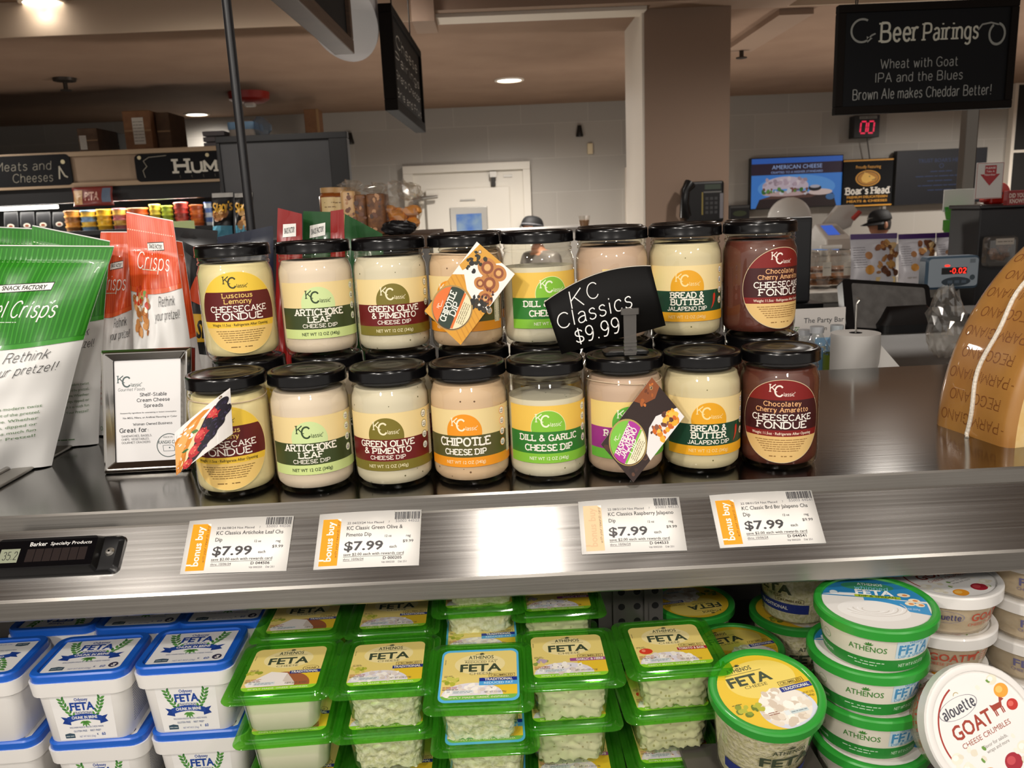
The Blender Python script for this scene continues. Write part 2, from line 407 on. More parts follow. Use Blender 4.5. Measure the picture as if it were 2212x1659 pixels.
class Art:
    """flat artwork: coloured shapes in layers, laid on a surface by build()"""
    def __init__(s): s.p = []; s.fx = lambda u, v: (u, v)
    def add(s, vs, fs, c, l): s.p.append(([s.fx(u, v) for u, v in vs], fs, c, l)); return s
    def strip(s, u0, u1, lo, hi, c, l, n=1, m=1):
        a = lo if callable(lo) else (lambda u: lo); b = hi if callable(hi) else (lambda u: hi)
        vs = []; fs = []
        for i in range(n + 1):
            u = u0 + (u1 - u0) * i / n
            for j in range(m + 1): vs.append((u, a(u) + (b(u) - a(u)) * j / m))
        for i in range(n):
            for j in range(m):
                q = i * (m + 1) + j; fs.append((q, q + m + 1, q + m + 2, q + 1))
        return s.add(vs, fs, c, l)
    def rect(s, u0, v0, u1, v1, c, l, n=1, m=1): return s.strip(u0, u1, v0, v1, c, l, n, m)
    def disc(s, cu, cv, r, c, l, ry=None, lo=None, hi=None, n=24, m=1):
        ry = ry or r; lo = -1e9 if lo is None else lo; hi = 1e9 if hi is None else hi
        us = [cu - r * math.cos(PI * i / n) for i in range(n + 1)]; vs = []; fs = []
        for u in us:
            k = ry * math.sqrt(max(0, 1 - ((u - cu) / r) ** 2)); a = min(max(cv - k, lo), hi); b = max(min(cv + k, hi), lo)
            for j in range(m + 1): vs.append((u, a + (b - a) * j / m))
        for i in range(n):
            for j in range(m):
                q = i * (m + 1) + j; fs.append((q, q + m + 1, q + m + 2, q + 1))
        return s.add(vs, fs, c, l)
    def rrect(s, u0, v0, u1, v1, r, c, l, n=8, m=1):
        def hh(u):
            d = max(0, r - min(u - u0, u1 - u)); return r - math.sqrt(max(0, r * r - d * d))
        us = [u0 + r * (1 - math.cos(PI / 2 * i / 4)) for i in range(5)] + [u0 + r + (u1 - u0 - 2 * r) * i / n for i in range(1, n)] + [u1 - r + r * math.sin(PI / 2 * i / 4) for i in range(5)]
        vs = []; fs = []
        for u in us:
            k = hh(u)
            for j in range(m + 1): vs.append((u, v0 + k + (v1 - v0 - 2 * k) * j / m))
        for i in range(len(us) - 1):
            for j in range(m):
                q = i * (m + 1) + j; fs.append((q, q + m + 1, q + m + 2, q + 1))
        return s.add(vs, fs, c, l)
    def poly(s, pts, c, l): return s.add(pts, [tuple(range(len(pts)))], c, l)
    def ring(s, cu, cv, r0, r1, c, l, n=28, a0=0, a1=360, k=1.0):
        vs = []
        for i in range(n + 1):
            a = R(a0 + (a1 - a0) * i / n)
            vs += [(cu + r0 * math.cos(a), cv + r0 * k * math.sin(a)), (cu + r1 * math.cos(a), cv + r1 * k * math.sin(a))]
        return s.add(vs, [(2 * i, 2 * i + 1, 2 * i + 3, 2 * i + 2) for i in range(n)], c, l)
    def line(s, pts, w, c, l, taper=False):
        n = len(pts); vs = []
        for i in range(1, n - 1):
            e = (pts[i][0] - pts[i - 1][0], pts[i][1] - pts[i - 1][1]); f = (pts[i + 1][0] - pts[i][0], pts[i + 1][1] - pts[i][1]); le, lf = math.hypot(*e) or 1, math.hypot(*f) or 1
            if (e[0] * f[0] + e[1] * f[1]) / le / lf < .55 and not taper:
                x = w * .3; p, q = pts[i], pts[i]
                s.line(list(pts[:i]) + [(p[0] + e[0] / le * x, p[1] + e[1] / le * x)], w, c, l)
                return s.line([(q[0] - f[0] / lf * x, q[1] - f[1] / lf * x)] + list(pts[i + 1:]), w, c, l + .045)
        for i in range(n):
            a = pts[max(i - 1, 0)]; b = pts[min(i + 1, n - 1)]
            if pts[0] == pts[-1] and n > 3 and i in (0, n - 1): a, b = pts[-2], pts[1]
            dx, dy = b[0] - a[0], b[1] - a[1]; L = math.hypot(dx, dy) or 1
            k = w / 2
            if 0 < i < n - 1:
                e = (pts[i][0] - a[0], pts[i][1] - a[1]); f = (b[0] - pts[i][0], b[1] - pts[i][1])
                le = math.hypot(*e) or 1; lf = math.hypot(*f) or 1
                co = (e[0] * f[0] + e[1] * f[1]) / le / lf; k /= max(0.55, math.sqrt(max(0, (1 + co) / 2)))
            if taper: k *= max(0.12, 1 - abs(2 * i / (n - 1) - 1) ** 2)
            vs += [(pts[i][0] - dy / L * k, pts[i][1] + dx / L * k), (pts[i][0] + dy / L * k, pts[i][1] - dx / L * k)]
        return s.add(vs, [(2 * i, 2 * i + 1, 2 * i + 3, 2 * i + 2) for i in range(n - 1)], c, l)
    def leaf(s, cu, cv, L, w, ang, c, l):
        a = R(ang); pts = []
        for t, k in ((0, 0), (.25, .8), (.5, 1), (.75, .7), (1, 0), (.75, -.7), (.5, -1), (.25, -.8)):
            x, y = t * L, k * w / 2; pts.append((cu + x * math.cos(a) - y * math.sin(a), cv + x * math.sin(a) + y * math.cos(a)))
        return s.poly(pts, c, l)
    def text(s, t, cu, cv, h, c, l, bold=0.0, al='C', rotd=0.0, w=None, sx=1.0, skew=0.0, arc=None):
        """sans lettering, cap height h, at its centre (or left end); w fixes the width; arc bends the line round a radius"""
        vs, fs = font_mesh(t, bold)
        if not vs: return s
        k = h / CAP; x0 = min(v[0] for v in vs); x1 = max(v[0] for v in vs); kx = k * sx if w is None else w / (x1 - x0)
        off = {'C': (x0 + x1) / 2, 'L': x0, 'R': x1}[al]; ca, sa = math.cos(R(rotd)), math.sin(R(rotd)); o = []
        for x, y in vs:
            x = (x - off) * kx; y = y * k - h / 2; x += y * skew
            if arc: q = x / arc; x, y = (arc + y) * math.sin(q), (arc + y) * math.cos(q) - arc
            o.append((cu + x * ca - y * sa, cv + x * sa + y * ca))
        return s.add(o, fs, c, l)
    def strokes(s, t, h, sp=2.2, skew=0.0):
        out = []; x = 0.0; k = h / 10
        for ch in t:
            if ch == ' ': x += 4.4; continue
            w, ss = GLY.get(ch, GLY['-'])
            for sm, P in ss:
                Q = spline(P) if sm else P
                out.append((sm, [((a + x + b * skew) * k, b * k) for a, b in Q]))
            x += w + sp
        return out, (x - sp) * k
    def slab(s, t, cu, cv, h, c, l, wt=1.5, serif=True, w=None, al='C', rotd=0.0, skew=0.0, sp=2.6, wob=0.0, dots=None, arc=None):
        """stroke lettering: slab serif for labels, thin and loose for handwriting, or punched dots"""
        st, tw = s.strokes(t, h, sp, skew); kx = 1.0 if w is None else w / tw; tw *= kx
        off = {'C': tw / 2, 'L': 0, 'R': tw}[al]; ca, sa = math.cos(R(rotd)), math.sin(R(rotd)); W = wt * h / 10
        def T(p):
            x = p[0] * kx - off; y = p[1] - h / 2
            if arc: q = x / arc; x, y = (arc + y) * math.sin(q), (arc + y) * math.cos(q) - arc
            return (cu + x * ca - y * sa, cv + x * sa + y * ca)
        for si, (sm, P) in enumerate(st):
            ll = l + (si % 6) * .13
            if dots:
                for i in range(len(P) - 1):
                    L = math.dist(P[i], P[i + 1]); n = max(1, round(L / dots))
                    for j in range(n):
                        q = T((P[i][0] + (P[i + 1][0] - P[i][0]) * j / n, P[i][1] + (P[i + 1][1] - P[i][1]) * j / n)); s.poly([(q[0] + W * a, q[1] + W * b) for a, b in ((.5, 0), (.3, .4), (-.3, .4), (-.5, 0), (-.3, -.4), (.3, -.4))], c, l)
                continue
            if wob: P = [(a + rnd.uniform(-wob, wob) * h, b + rnd.uniform(-wob, wob) * h) for a, b in P]
            s.line([T(p) for p in P], W, c, ll)
            if serif:
                for ei, (e, q) in enumerate( ((P[0], P[1]), (P[-1], P[-2]))):
                    dx, dy = q[0] - e[0], q[1] - e[1]
                    if abs(dy) > 1.0 * abs(dx) and abs(dy) > h * .25 and min(abs(e[1]), abs(e[1] - h), abs(e[1] - .7 * h)) < .02 * h:
                        y = e[1]; sg = 1 if dy > 0 else -1; hw = W * 1.15 / kx; tk = W * .62
                        s.poly([T((e[0] - hw, y - sg * W * .1)), T((e[0] + hw, y - sg * W * .1)), T((e[0] + hw, y + sg * tk)), T((e[0] - hw, y + sg * tk))], c, ll + .05 + .03 * ei)
        return s
    def fine(s, u0, u1, v, h, c, l, al='C', fill=1.0, rotd=0):
        """a line of print too small to read: word-long strokes"""
        wd = (u1 - u0) * fill; u = u0 if al == 'L' else (u0 + u1 - wd) / 2; e = u + wd
        while u < e - h:
            k = min(rnd.uniform(1.6, 6.5) * h, e - u); s.rect(u, v - h * .34, u + k, v + h * .34, c, l); u += k + h * .7
        return s
    def blobs(s, n, u0, v0, u1, v1, r0, r1, cols, l, clip=None, k=1.0):
        for i in range(n):
            u, v = rnd.uniform(u0, u1), rnd.uniform(v0, v1)
            if clip and not clip(u, v): continue
            r = rnd.uniform(r0, r1); a = rnd.uniform(0, 6.28); e = rnd.uniform(.6, 1) * k; c = rnd.choice(cols); pts = []
            for j in range(9):
                q = 2 * PI * j / 9; rr = r * rnd.uniform(.8, 1.1); x, y = rr * math.cos(q), rr * e * math.sin(q)
                pts.append((u + x * math.cos(a) - y * math.sin(a), v + x * math.sin(a) + y * math.cos(a)))
            s.poly(pts, c, l + (i % 19) * 0.06)
        return s
    def cut(s, du=None, dv=None):
        """splits every shape along a grid so that it can follow a curved surface"""
        out = []
        for vs, fs, c, l in s.p:
            bm = bmesh.new(); bv = [bm.verts.new((u, v, 0)) for u, v in vs]
            for f in fs:
                try: bm.faces.new([bv[i] for i in f])
                except Exception: pass
            for d, ax in ((du, 0), (dv, 1)):
                if not d: continue
                lo = min(p[ax] for p in vs); hi = max(p[ax] for p in vs); k = math.floor(lo / d) + 1
                while k * d < hi:
                    n_ = V((1, 0, 0)) if ax == 0 else V((0, 1, 0)); bmesh.ops.bisect_plane(bm, geom=bm.verts[:] + bm.edges[:] + bm.faces[:], plane_co=n_ * (k * d), plane_no=n_); k += 1
            bm.verts.index_update(); out.append(([(v.co.x, v.co.y) for v in bm.verts], [tuple(v.index for v in f.verts) for f in bm.faces], c, l)); bm.free()
        s.p = out; return s
    def into(s, mb, fn, eps=8e-5, base=1.0, unit=0.001, mf=pm):
        for vs, fs, c, l in s.p:
            mb.add([fn(u * unit, v * unit, (l + base) * eps) for u, v in vs], fs, mf(c))
        return mb
    def build(s, name, fn, parent=None, eps=8e-5, base=1.0, unit=0.001, smooth=False):
        return s.into(MB(), fn, eps, base, unit).build(name, parent, smooth)
def flat(o, x, y):
    o = V(o); x = V(x).normalized(); n = x.cross(V(y)).normalized(); y = n.cross(x)
    return lambda u, v, h: o + x * u + y * v + n * h
def cyl(r, z0, a0=0.0, k=0.0):
    """wrapped round a standing body, u=0 facing -Y"""
    def f(u, v, h):
        q = r + k * v + h; a = u / r + a0; return V((q * math.sin(a), -q * math.cos(a), z0 + v))
    return f
def quad(a, b, c, d, w, hh, bow=0.0):
    """bilinear sheet: a bottom-left, b bottom-right, c top-right, d top-left; artwork size w x hh"""
    a, b, c, d = V(a), V(b), V(c), V(d); n = (b - a).cross(d - a).normalized()
    def f(u, v, h):
        s, t = u / w, v / hh
        return (a * (1 - s) + b * s) * (1 - t) + (d * (1 - s) + c * s) * t + n * (h + bow * 4 * s * (1 - s))
    return f
# ================================================================== the setting
def pb(px0, py0, px1, py1, Y):
    """x0, x1, z0, z1 of an upright rectangle seen from pixel top-left to bottom-right, standing at distance Y"""
    a = at_y(px0, py0, Y); b = at_y(px1, py1, Y); return a.x, b.x, b.z, a.z
CEIL, WALLY, SOFY = 2.65, 7.80, 4.32
def struct(name, mb, **k):
    o = mb.build(name, None, k.pop('smooth', False), **k); o['kind'] = 'structure'; return o
tile = mat('wall_tile', '#8d8983', 0.45)
n, l = nodes(tile); b = n['Principled BSDF']
tc = n.new('ShaderNodeTexCoord'); sp = n.new('ShaderNodeSeparateXYZ'); cb = n.new('ShaderNodeCombineXYZ'); bk = n.new('ShaderNodeTexBrick')
l.new(tc.outputs['Object'], sp.inputs[0]); l.new(sp.outputs[0], cb.inputs[0]); l.new(sp.outputs[2], cb.inputs[1]); l.new(cb.outputs[0], bk.inputs['Vector'])
bk.inputs['Color1'].default_value = lin('#a09c95'); bk.inputs['Color2'].default_value = lin('#aaa59d'); bk.inputs['Mortar'].default_value = lin('#b0aca5')
bk.inputs['Scale'].default_value = 1.0; bk.inputs['Brick Width'].default_value = 0.62; bk.inputs['Row Height'].default_value = 0.31; bk.inputs['Mortar Size'].default_value = 0.004
l.new(bk.outputs[0], b.inputs['Base Color'])
paint = noise_mat('ceiling_paint', '#8f7461', '#987d69', 3, 0.8)
trim_or_lit_white = mat('trim_or_lit_edge', '#e6ddd0', 0.5)  # real trim and frames, also the lit edges of column and beam
brown_paint = mat('soffit_paint', '#9a8270', 0.7)
floor_m = noise_mat('floor_vinyl', '#847a6c', '#92887a', 4, 0.35)
struct('floor', MB().box((-7, -4, -0.1), (7, WALLY + 0.3, 0), floor_m))
struct('wall_back', MB().box((-7, WALLY, 0), (7, WALLY + 0.2, CEIL + .4), tile))
struct('wall_left', MB().box((-7.2, -1, 0), (-7, WALLY + .2, CEIL + .6), brown_paint))
struct('wall_right', MB().box((7, -1, 0), (7.2, WALLY + .2, CEIL + .6), brown_paint))
struct('lit_trim_3', MB().box((-7, SOFY - .012, CEIL + .001), (7, SOFY - .001, CEIL + .159), mat('fascia_lit_tone', '#cdb8a0', .7)))  # added pale board, lamplight on the fascia put into its colour
cb_ = MB(); cb_.box((-7, SOFY, CEIL), (7, WALLY, CEIL + .2), paint)
struct('ceiling', cb_)
struct('ceiling_front', MB().box((-7, -1.2, CEIL + .16), (7, SOFY, CEIL + .4), paint))
x0, x1 = at_y(1393, 200, 4.22).x, at_y(1577, 200, 4.22).x
struct('column', MB().box((x0, 4.22, 0), (x1, 4.74, CEIL + .16), brown_paint))
struct('lit_trim_1', MB().box((x0 - .012, 4.225, 0), (x0, 4.74, CEIL + .02), trim_or_lit_white))  # white trim over the whole left face, its tone carrying the lit side
hx = at_y(940, 40, 4.1).x
struct('beam', MB().box((hx, 4.08, CEIL - .005), (x1 + .3, 4.30, CEIL + .16), brown_paint))
struct('lit_trim_2', MB().box((hx, 4.15, CEIL - .022), (x0, 4.30, CEIL - .005), trim_or_lit_white))  # white strip standing for the lit underside of the beam
bx0 = at_y(893, 60, 4.1).x
struct('beam_end', MB().box((bx0, 4.03, CEIL - .06), (hx, 4.30, CEIL + .16), brown_paint))
bb = at_z(1683, 33, CEIL - .03); bc = at_z(1745, 33, CEIL - .03)
struct('beam_right', MB().box((bb.x, bb.y, CEIL - .03), (bc.x + .02, bb.y + 1.0, CEIL + .1), brown_paint))

# walk-in cooler door on the tiled wall
dm = mat('door_enamel', '#d8d3c8', 0.4); dk = mat('dark_metal', '#2c2a28', 0.4, 0.6); al = mat('aluminium', '#a9a6a0', 0.35, 0.9)
a0, a1, _, z1 = pb(871, 362, 1144, 362, WALLY); z1 = at_y(1000, 355, WALLY).z
d = struct('door_1', MB().box((a0 + .09, WALLY - .05, 0.02), (a1 - .07, WALLY - .001, z1 - .07), dm))
f = MB(); f.box((a0, WALLY - .09, 0), (a0 + .09, WALLY - .001, z1 - .07), dm).box((a1 - .07, WALLY - .09, 0), (a1, WALLY - .001, z1 - .07), dm).box((a0, WALLY - .09, z1 - .07), (a1, WALLY - .001, z1), dm)
f.build('door_frame', d, False, bevel=.004)
f = MB(); f.box((a0 + .2, WALLY - .1, 0.02), (a1 - .2, WALLY - .05, z1 - .22), dm); f.build('door_leaf', d, False, bevel=.006)
wx0, wx1, wz0, wz1 = pb(985, 463, 1043, 520, WALLY - .1)
f = MB(); f.box((wx0 - .055, WALLY - .115, wz0 - .05), (wx1 + .055, WALLY - .1, wz1 + .06), al); wf = f.build('window_frame', d, False, bevel=.004)
blue = noise_mat('blue_pane', '#2f5fae', '#7d97a8', 6, 0.25)
f = MB(); f.box((wx0, WALLY - .118, wz0), (wx1, WALLY - .1, wz1), blue); f.build('pane', wf, False)
hp = at_y(897, 432, WALLY - .16)
f = MB(); f.tube([hp + V((0, .06, -.03)), hp + V((.0, .0, 0)), hp + V((.06, -.02, .01)), hp + V((.21, -.02, .02))], [.03, .028, .022, .014], al, 10); f.ball(hp + V((.0, .03, -.07)), .035, dk); f.build('door_handle', d)
cp = at_y(1065, 378, WALLY - .12)
f = MB(); f.box((cp.x - .02, cp.y, cp.z - .1), (cp.x + .02, cp.y + .04, cp.z - .01), dk).box((cp.x - .03, cp.y - .01, cp.z - .02), (cp.x + .03, cp.y + .04, cp.z + .03), al); f.build('door_closer', d, False)
f = MB(); q = at_y(1097, 380, WALLY - .06); f.box((q.x - .04, q.y, q.z - .01), (q.x + .04, q.y + .01, q.z + .01), al); q = at_y(1010, 432, WALLY - .11); f.box((q.x - .07, q.y, q.z - .006), (q.x + .07, q.y + .01, q.z + .006), al); f.build('door_plate', d, False)
q = at_y(1132, 492, WALLY - .1)
f = MB(); f.lathe([(.001, 0), (.045, 0), (.045, .02), (.03, .03), (.001, .03)], al, 20, Matrix.Translation(q) @ rot(90)); f.build('door_lock', d)
# second door frame edge past the column, and the dark doorway far right
q0 = at_y(1349, 362, WALLY); 
d2 = struct('door_2', MB().box((q0.x, WALLY - .06, 0), (q0.x + .05, WALLY - .001, q0.z - .04), trim_or_lit_white).box((q0.x, WALLY - .06, q0.z - .04), (q0.x + .9, WALLY - .001, q0.z), trim_or_lit_white))
r0, r1, rz0, rz1 = pb(2190, 185, 2330, 185, WALLY)
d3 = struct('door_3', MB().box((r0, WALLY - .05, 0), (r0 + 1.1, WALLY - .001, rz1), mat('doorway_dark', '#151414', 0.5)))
MB().box((r0 - .03, WALLY - .08, 0), (r0, WALLY - .001, rz1), trim_or_lit_white).box((r0 - .03, WALLY - .08, rz1), (r0 + 1.1, WALLY - .001, rz1 + .03), trim_or_lit_white).build('door_frame', d3, False)
q = at_y(2195, 327, WALLY - .06); MB().box((r0, q.y - .01, q.z - .012), (r0 + 1.1, q.y + .01, q.z + .012), trim_or_lit_white).build('door_rail', d3, False)

# ceiling fittings
glow = mat('lamp_glow', '#ffffff', 0.5, emit='#fff6ea', es=9.0)
def downlight(px, py, z, label, r=.075, e=30, size=115):
    p = at_z(px, py, z); t = empty('recessed_downlight', (p.x, p.y, z - .001), 0, label, 'ceiling light', 'recessed ceiling downlights')
    MB().lathe([(r, 0), (r + .02, 0), (r + .018, -.008), (r, -.01)], trim_or_lit_white, 28, cap=False).build('trim_ring', t)
    MB().lathe([(.001, -.004), (r, -.004), (r, 0)], glow, 28, cap=False).build('lamp_disc', t, False)
    l = spot('downlight_or_fill_beam', (p.x, p.y, z - .03), (p.x, p.y, 0), e, size, .06, blend=.8); return p
downlight(1100, 172, CEIL, 'bright oval downlight in the ceiling above the white cooler door', .09, 260, 165)
p = downlight(97, 4, CEIL + .16, 'bright downlight in the raised ceiling at the top corner', .1, 9, 175)
downlight(425, 246, CEIL, 'dim downlight low over the dark shelving', .09, 40, 170)
for x, y, e in ((4.3, 6.4, 150), (-3.6, 5.0, 60), (5.2, 6.2, 130), (1.5, 2.9, 60), (-1.8, 2.9, 70)):  # unseen beams without fixtures, added to brighten the room behind
    spot('downlight_or_fill_beam', (x, y, CEIL - .03), (x, y, 0), e, 168, .06, blend=.8)
spk = mat('sprinkler_bronze', '#3c352f', 0.4, 0.5)
for px, py, lb in ((139, 172, 'dark sprinkler head on the ceiling over the dark shelving'), (1602, 101, 'dark sprinkler head on the ceiling beside the column')):
    p = at_z(px, py - 3, CEIL)
    t = empty('sprinkler_head', (p.x, p.y, CEIL), 0, lb, 'sprinkler')
    MB().lathe([(.001, 0), (.07, 0), (.066, -.018), (.02, -.024), (.001, -.024)], spk, 20, cap=False).build('escutcheon', t)
    MB().tube([(0, 0, -.02), (0, 0, -.07)], .014, spk).lathe([(.001, -.066), (.034, -.07), (.034, -.076), (.001, -.076)], spk, 14, cap=False).build('nozzle', t)
p = at_z(537, 200, CEIL); red = mat('alarm_red', '#a3261c', 0.35)
t = empty('fire_alarm', (p.x, p.y, CEIL), 0, 'round red fire alarm on the ceiling beside the thin black rod', 'fire alarm')
MB().lathe([(.001, 0), (.15, 0), (.145, -.05), (.11, -.07), (.001, -.07)], red, 28, cap=False).build('housing', t)
MB().box((-.04, -.03, -.1), (.04, .03, -.07), mat('strobe_lens', '#e8e4da', .2)).build('strobe', t, False, bevel=.01)

# small fittings on the wall
def wallbox(name, px0, py0, px1, py1, m, label, cat, dep=.04, bev=.006, Y=None):
    Y = Y or WALLY; a, b, c, dz = pb(px0, py0, px1, py1, Y)
    return tag(MB().box((a, Y - dep, c), (b, Y - .0005, dz), m).build(name, None, False, bevel=bev), label, cat)
wallbox('wall_switch', 1268, 310, 1280, 333, mat('ivory_plastic', '#d9c9a6', .4), 'small ivory wall plate on the grey tile left of the column', 'wall plate')
for px, py, lb in ((1251, 284, 'small black hook on the grey tiled wall above the ivory plate'), (758, 300, 'small black hook on the tiled wall beside the dark panel')):
    p = at_y(px, py, WALLY)
    t = MB(); t.lathe([(.018, .05), (.026, .0), (.034, -.04), (.03, -.05)], dk, 12, Matrix.Translation(p + V((0, -.036, 0))))
    tag(t.build('wall_hook'), lb, 'hook')
# ================================================================== stainless cheese island
YE = 0.764                      # front edge of the top
steel_top = steel_mat('brushed_top', '#8d8c8a', 0.14, 0.5, (0, 1, 0), 0.03)
steel_rail = steel_mat('brushed_rail', '#bab7b3', 0.25, 0.84, (0, .745, .67), 0.02)
steel_lip = steel_mat('brushed_lip', '#a6a29c', 0.32, 0.7, (0, .2, 1), 0.05)
t = empty('display_counter', (0, 1.0, 0), 0, 'long brushed stainless steel display counter with sloping price rail', 'counter')
def off(mb): return mb
P0 = (-2.2, 2.2)
prof = [(YE, CT), (YE - .002, CT - .002), (YE - .002, CT - .0155), (YE - .004, CT - .017)]
rail = [(YE - .004, CT - .017), (YE - .0555, CT - .0630)]
lip = [(YE - .0555, CT - .0630), (YE - .0575, CT - .0655), (YE - .0575, CT - .083), (YE - .0555, CT - .085), (YE - .035, CT - .085), (YE - .035, CT - .06)]
def extr(pr, m, parent, name, x0=P0[0], x1=P0[1], n=1):
    mb = MB(); vs = []
    for y, z in pr: vs += [(x0, y - 1.0, z), (x1, y - 1.0, z)]
    mb.add(vs, [(2 * i, 2 * i + 1, 2 * i + 3, 2 * i + 2) for i in range(len(pr) - 1)], m)
    return mb.build(name, parent, False)
BKY = 1.262
extr([(YE, CT), (BKY, CT), (BKY, CT - .03), (YE + .01, CT - .03)], steel_top, t, 'top')
extr(prof, steel_lip, t, 'front_edge')
extr(rail, steel_rail, t, 'price_rail')
extr(lip, steel_lip, t, 'bottom_lip')
extr([(BKY - .004, CT - .03), (BKY - .004, 0.0), (BKY - .03, 0.0)], steel_lip, t, 'back_panel')
# perforated back of the well, lower deck and cabinet under it
perf = steel_mat('perforated_steel', '#8f8b86', 0.35, 0.3, (0, 0, 1), 0.02)
n, l = nodes(perf); b = n['Principled BSDF']
DECK = 1.143
mb = MB(); mb.box((-2.2, .30, DECK - .05), (2.2, 1.2, DECK), mat('deck_dark', '#55504a', .5)); mb.build('lower_deck', t, False, loc=(0, -1.0, 0))
mb = MB(); mb.box((-2.2, .28, 0), (2.2, .30, DECK + .03), steel_lip); mb.build('front_panel', t, False, loc=(0, -1.0, 0))
mb = MB(); mb.box((-2.2, 1.10, DECK), (2.2, 1.12, CT - .03), perf); mb.build('well_back', t, False, loc=(0, -1.0, 0))
perf2 = mat('perforated_plate', '#77746f', .35, .5)
a0, a1 = at_y(1292, 1300, .89), at_y(1432, 1300, .89)
mb = MB(); mb.box((a0.x, -.11, DECK + .04), (a1.x, -.107, CT - .03), perf2)
for k in (.22, .70): mb.box((a0.x + (a1.x - a0.x) * k, -.116, DECK + .04), (a0.x + (a1.x - a0.x) * k + .004, -.11, CT - .03), perf2)
pp = mb.build('perforated_panel', t, False)
a = Art(); w_ = (a1.x - a0.x) * 1000
for v in range(12):
    for u in (.36, .60, .88): a.disc(w_ * u, 12 + v * 19, 4.2, mat('hole_dark', '#0b0b0b', .8), 0, n=14)
a.build('punched_holes', lambda u, v, h: V((a0.x + u, -.1102 - h, DECK + .04 + v)), pp)
mb = MB(); mb.box((.16, -.44, DECK), (.285, -.30, 1.2015), mat('deck_dark')); mb.build('riser', t, False)
mb = MB(); mb.box((.29, -.37, DECK), (.40, -.25, 1.1625), mat('deck_dark')); mb.build('riser', t, False)
# a flat divider strip ends this counter module on the left
t2 = empty('counter_divider', (-.56, 1.0, CT), 0, 'raised stainless edging strip dividing the counter at the left', 'divider')
mb = MB(); mb.box((-.012, -.24, 0), (.012, .26, .004), steel_lip); mb.build('strip', t2, False, bevel=.003)
mb = MB(); mb.box((-.016, -.24, 0), (-.012, .26, .008), steel_rail); mb.build('upstand', t2, False, bevel=.002)

# thermometer screwed to the price rail
nrm = V((0, -.67, .745)).normalized(); rdir = V((0, .745, .67)).normalized()   # outwards / up along the rail
def on_rail(px, py):
    """point of the sloping rail seen at a pixel"""
    o = V((0, YE - .004, CT - .017)); d = ray(px, py); return CPOS + d * ((o - CPOS).dot(nrm) / d.dot(nrm))
blk = mat('black_plastic', '#0d0d0f', 0.3); blks = mat('black_satin', '#17171a', 0.45)
pr = on_rail(265, 1200); pl = on_rail(-40, 1213)
Lx = (pr - pl).length; o = (pl + pr) / 2; o.z -= 0.0
Mr = frame(o, (1, 0, 0), rdir)
tm = empty('thermometer', (0, 0, 0), 0, 'black digital thermometer screwed to the price rail', 'thermometer')
tm.matrix_world = Mr
mb = MB(); hw = .0195
mb.loft([(0, Lx / 2, hw, .006), (.003, Lx / 2, hw, .006), (.006, Lx / 2 - .004, hw - .002, .006)], blk)
mb.loft([(.005, Lx / 2 - .018, hw - .001, .003, -.0), (.014, Lx / 2 - .021, hw - .004, .003, 0)], blk); mb.build('housing', tm)
a = Art(); W2 = (Lx / 2 - .02) * 1000
lcd = mat('lcd_glass', '#8f947f', .25); cell = mat('solar_cell', '#2a2322', .2)
a.rect(-W2 + 1, -14, W2 - 1, 13, mat('black_gloss', '#08080b', .12), 0)
su = W2 - 66
for i in range(7): a.rect(su + 1 + i * 8.2, -9, su + 8.6 + i * 8.2, 4, cell, 1)
a.text('Barker', su + 2, 9, 4.1, '#e8e6e2', 1, .01, 'L', skew=.0); a.text('Specialty Products', su + 21.5, 8.8, 3.2, '#e8e6e2', 1, 0.005, 'L', w=39, skew=.1)
a.build('face_print', flat((0, 0, .0141), (1, 0, 0), (0, 1, 0)), tm)
a = Art(); a.rect(su - 24, -9, su - 6, 5, lcd, 1); a.slab('35.2', su - 14, -2, 8, '#3a3d35', 2, .9, False, w=13); a.build('display', flat((0, 0, .0141), (1, 0, 0), (0, 1, 0)), tm)
for sx in (1,):
    mb = MB(); mb.lathe([(.001, .009), (.003, .0088), (.0045, .007), (.0045, .005)], al, 14, Matrix.Translation((sx * (Lx / 2 - .01), .001, 0)), cap=False).build('screw', tm)

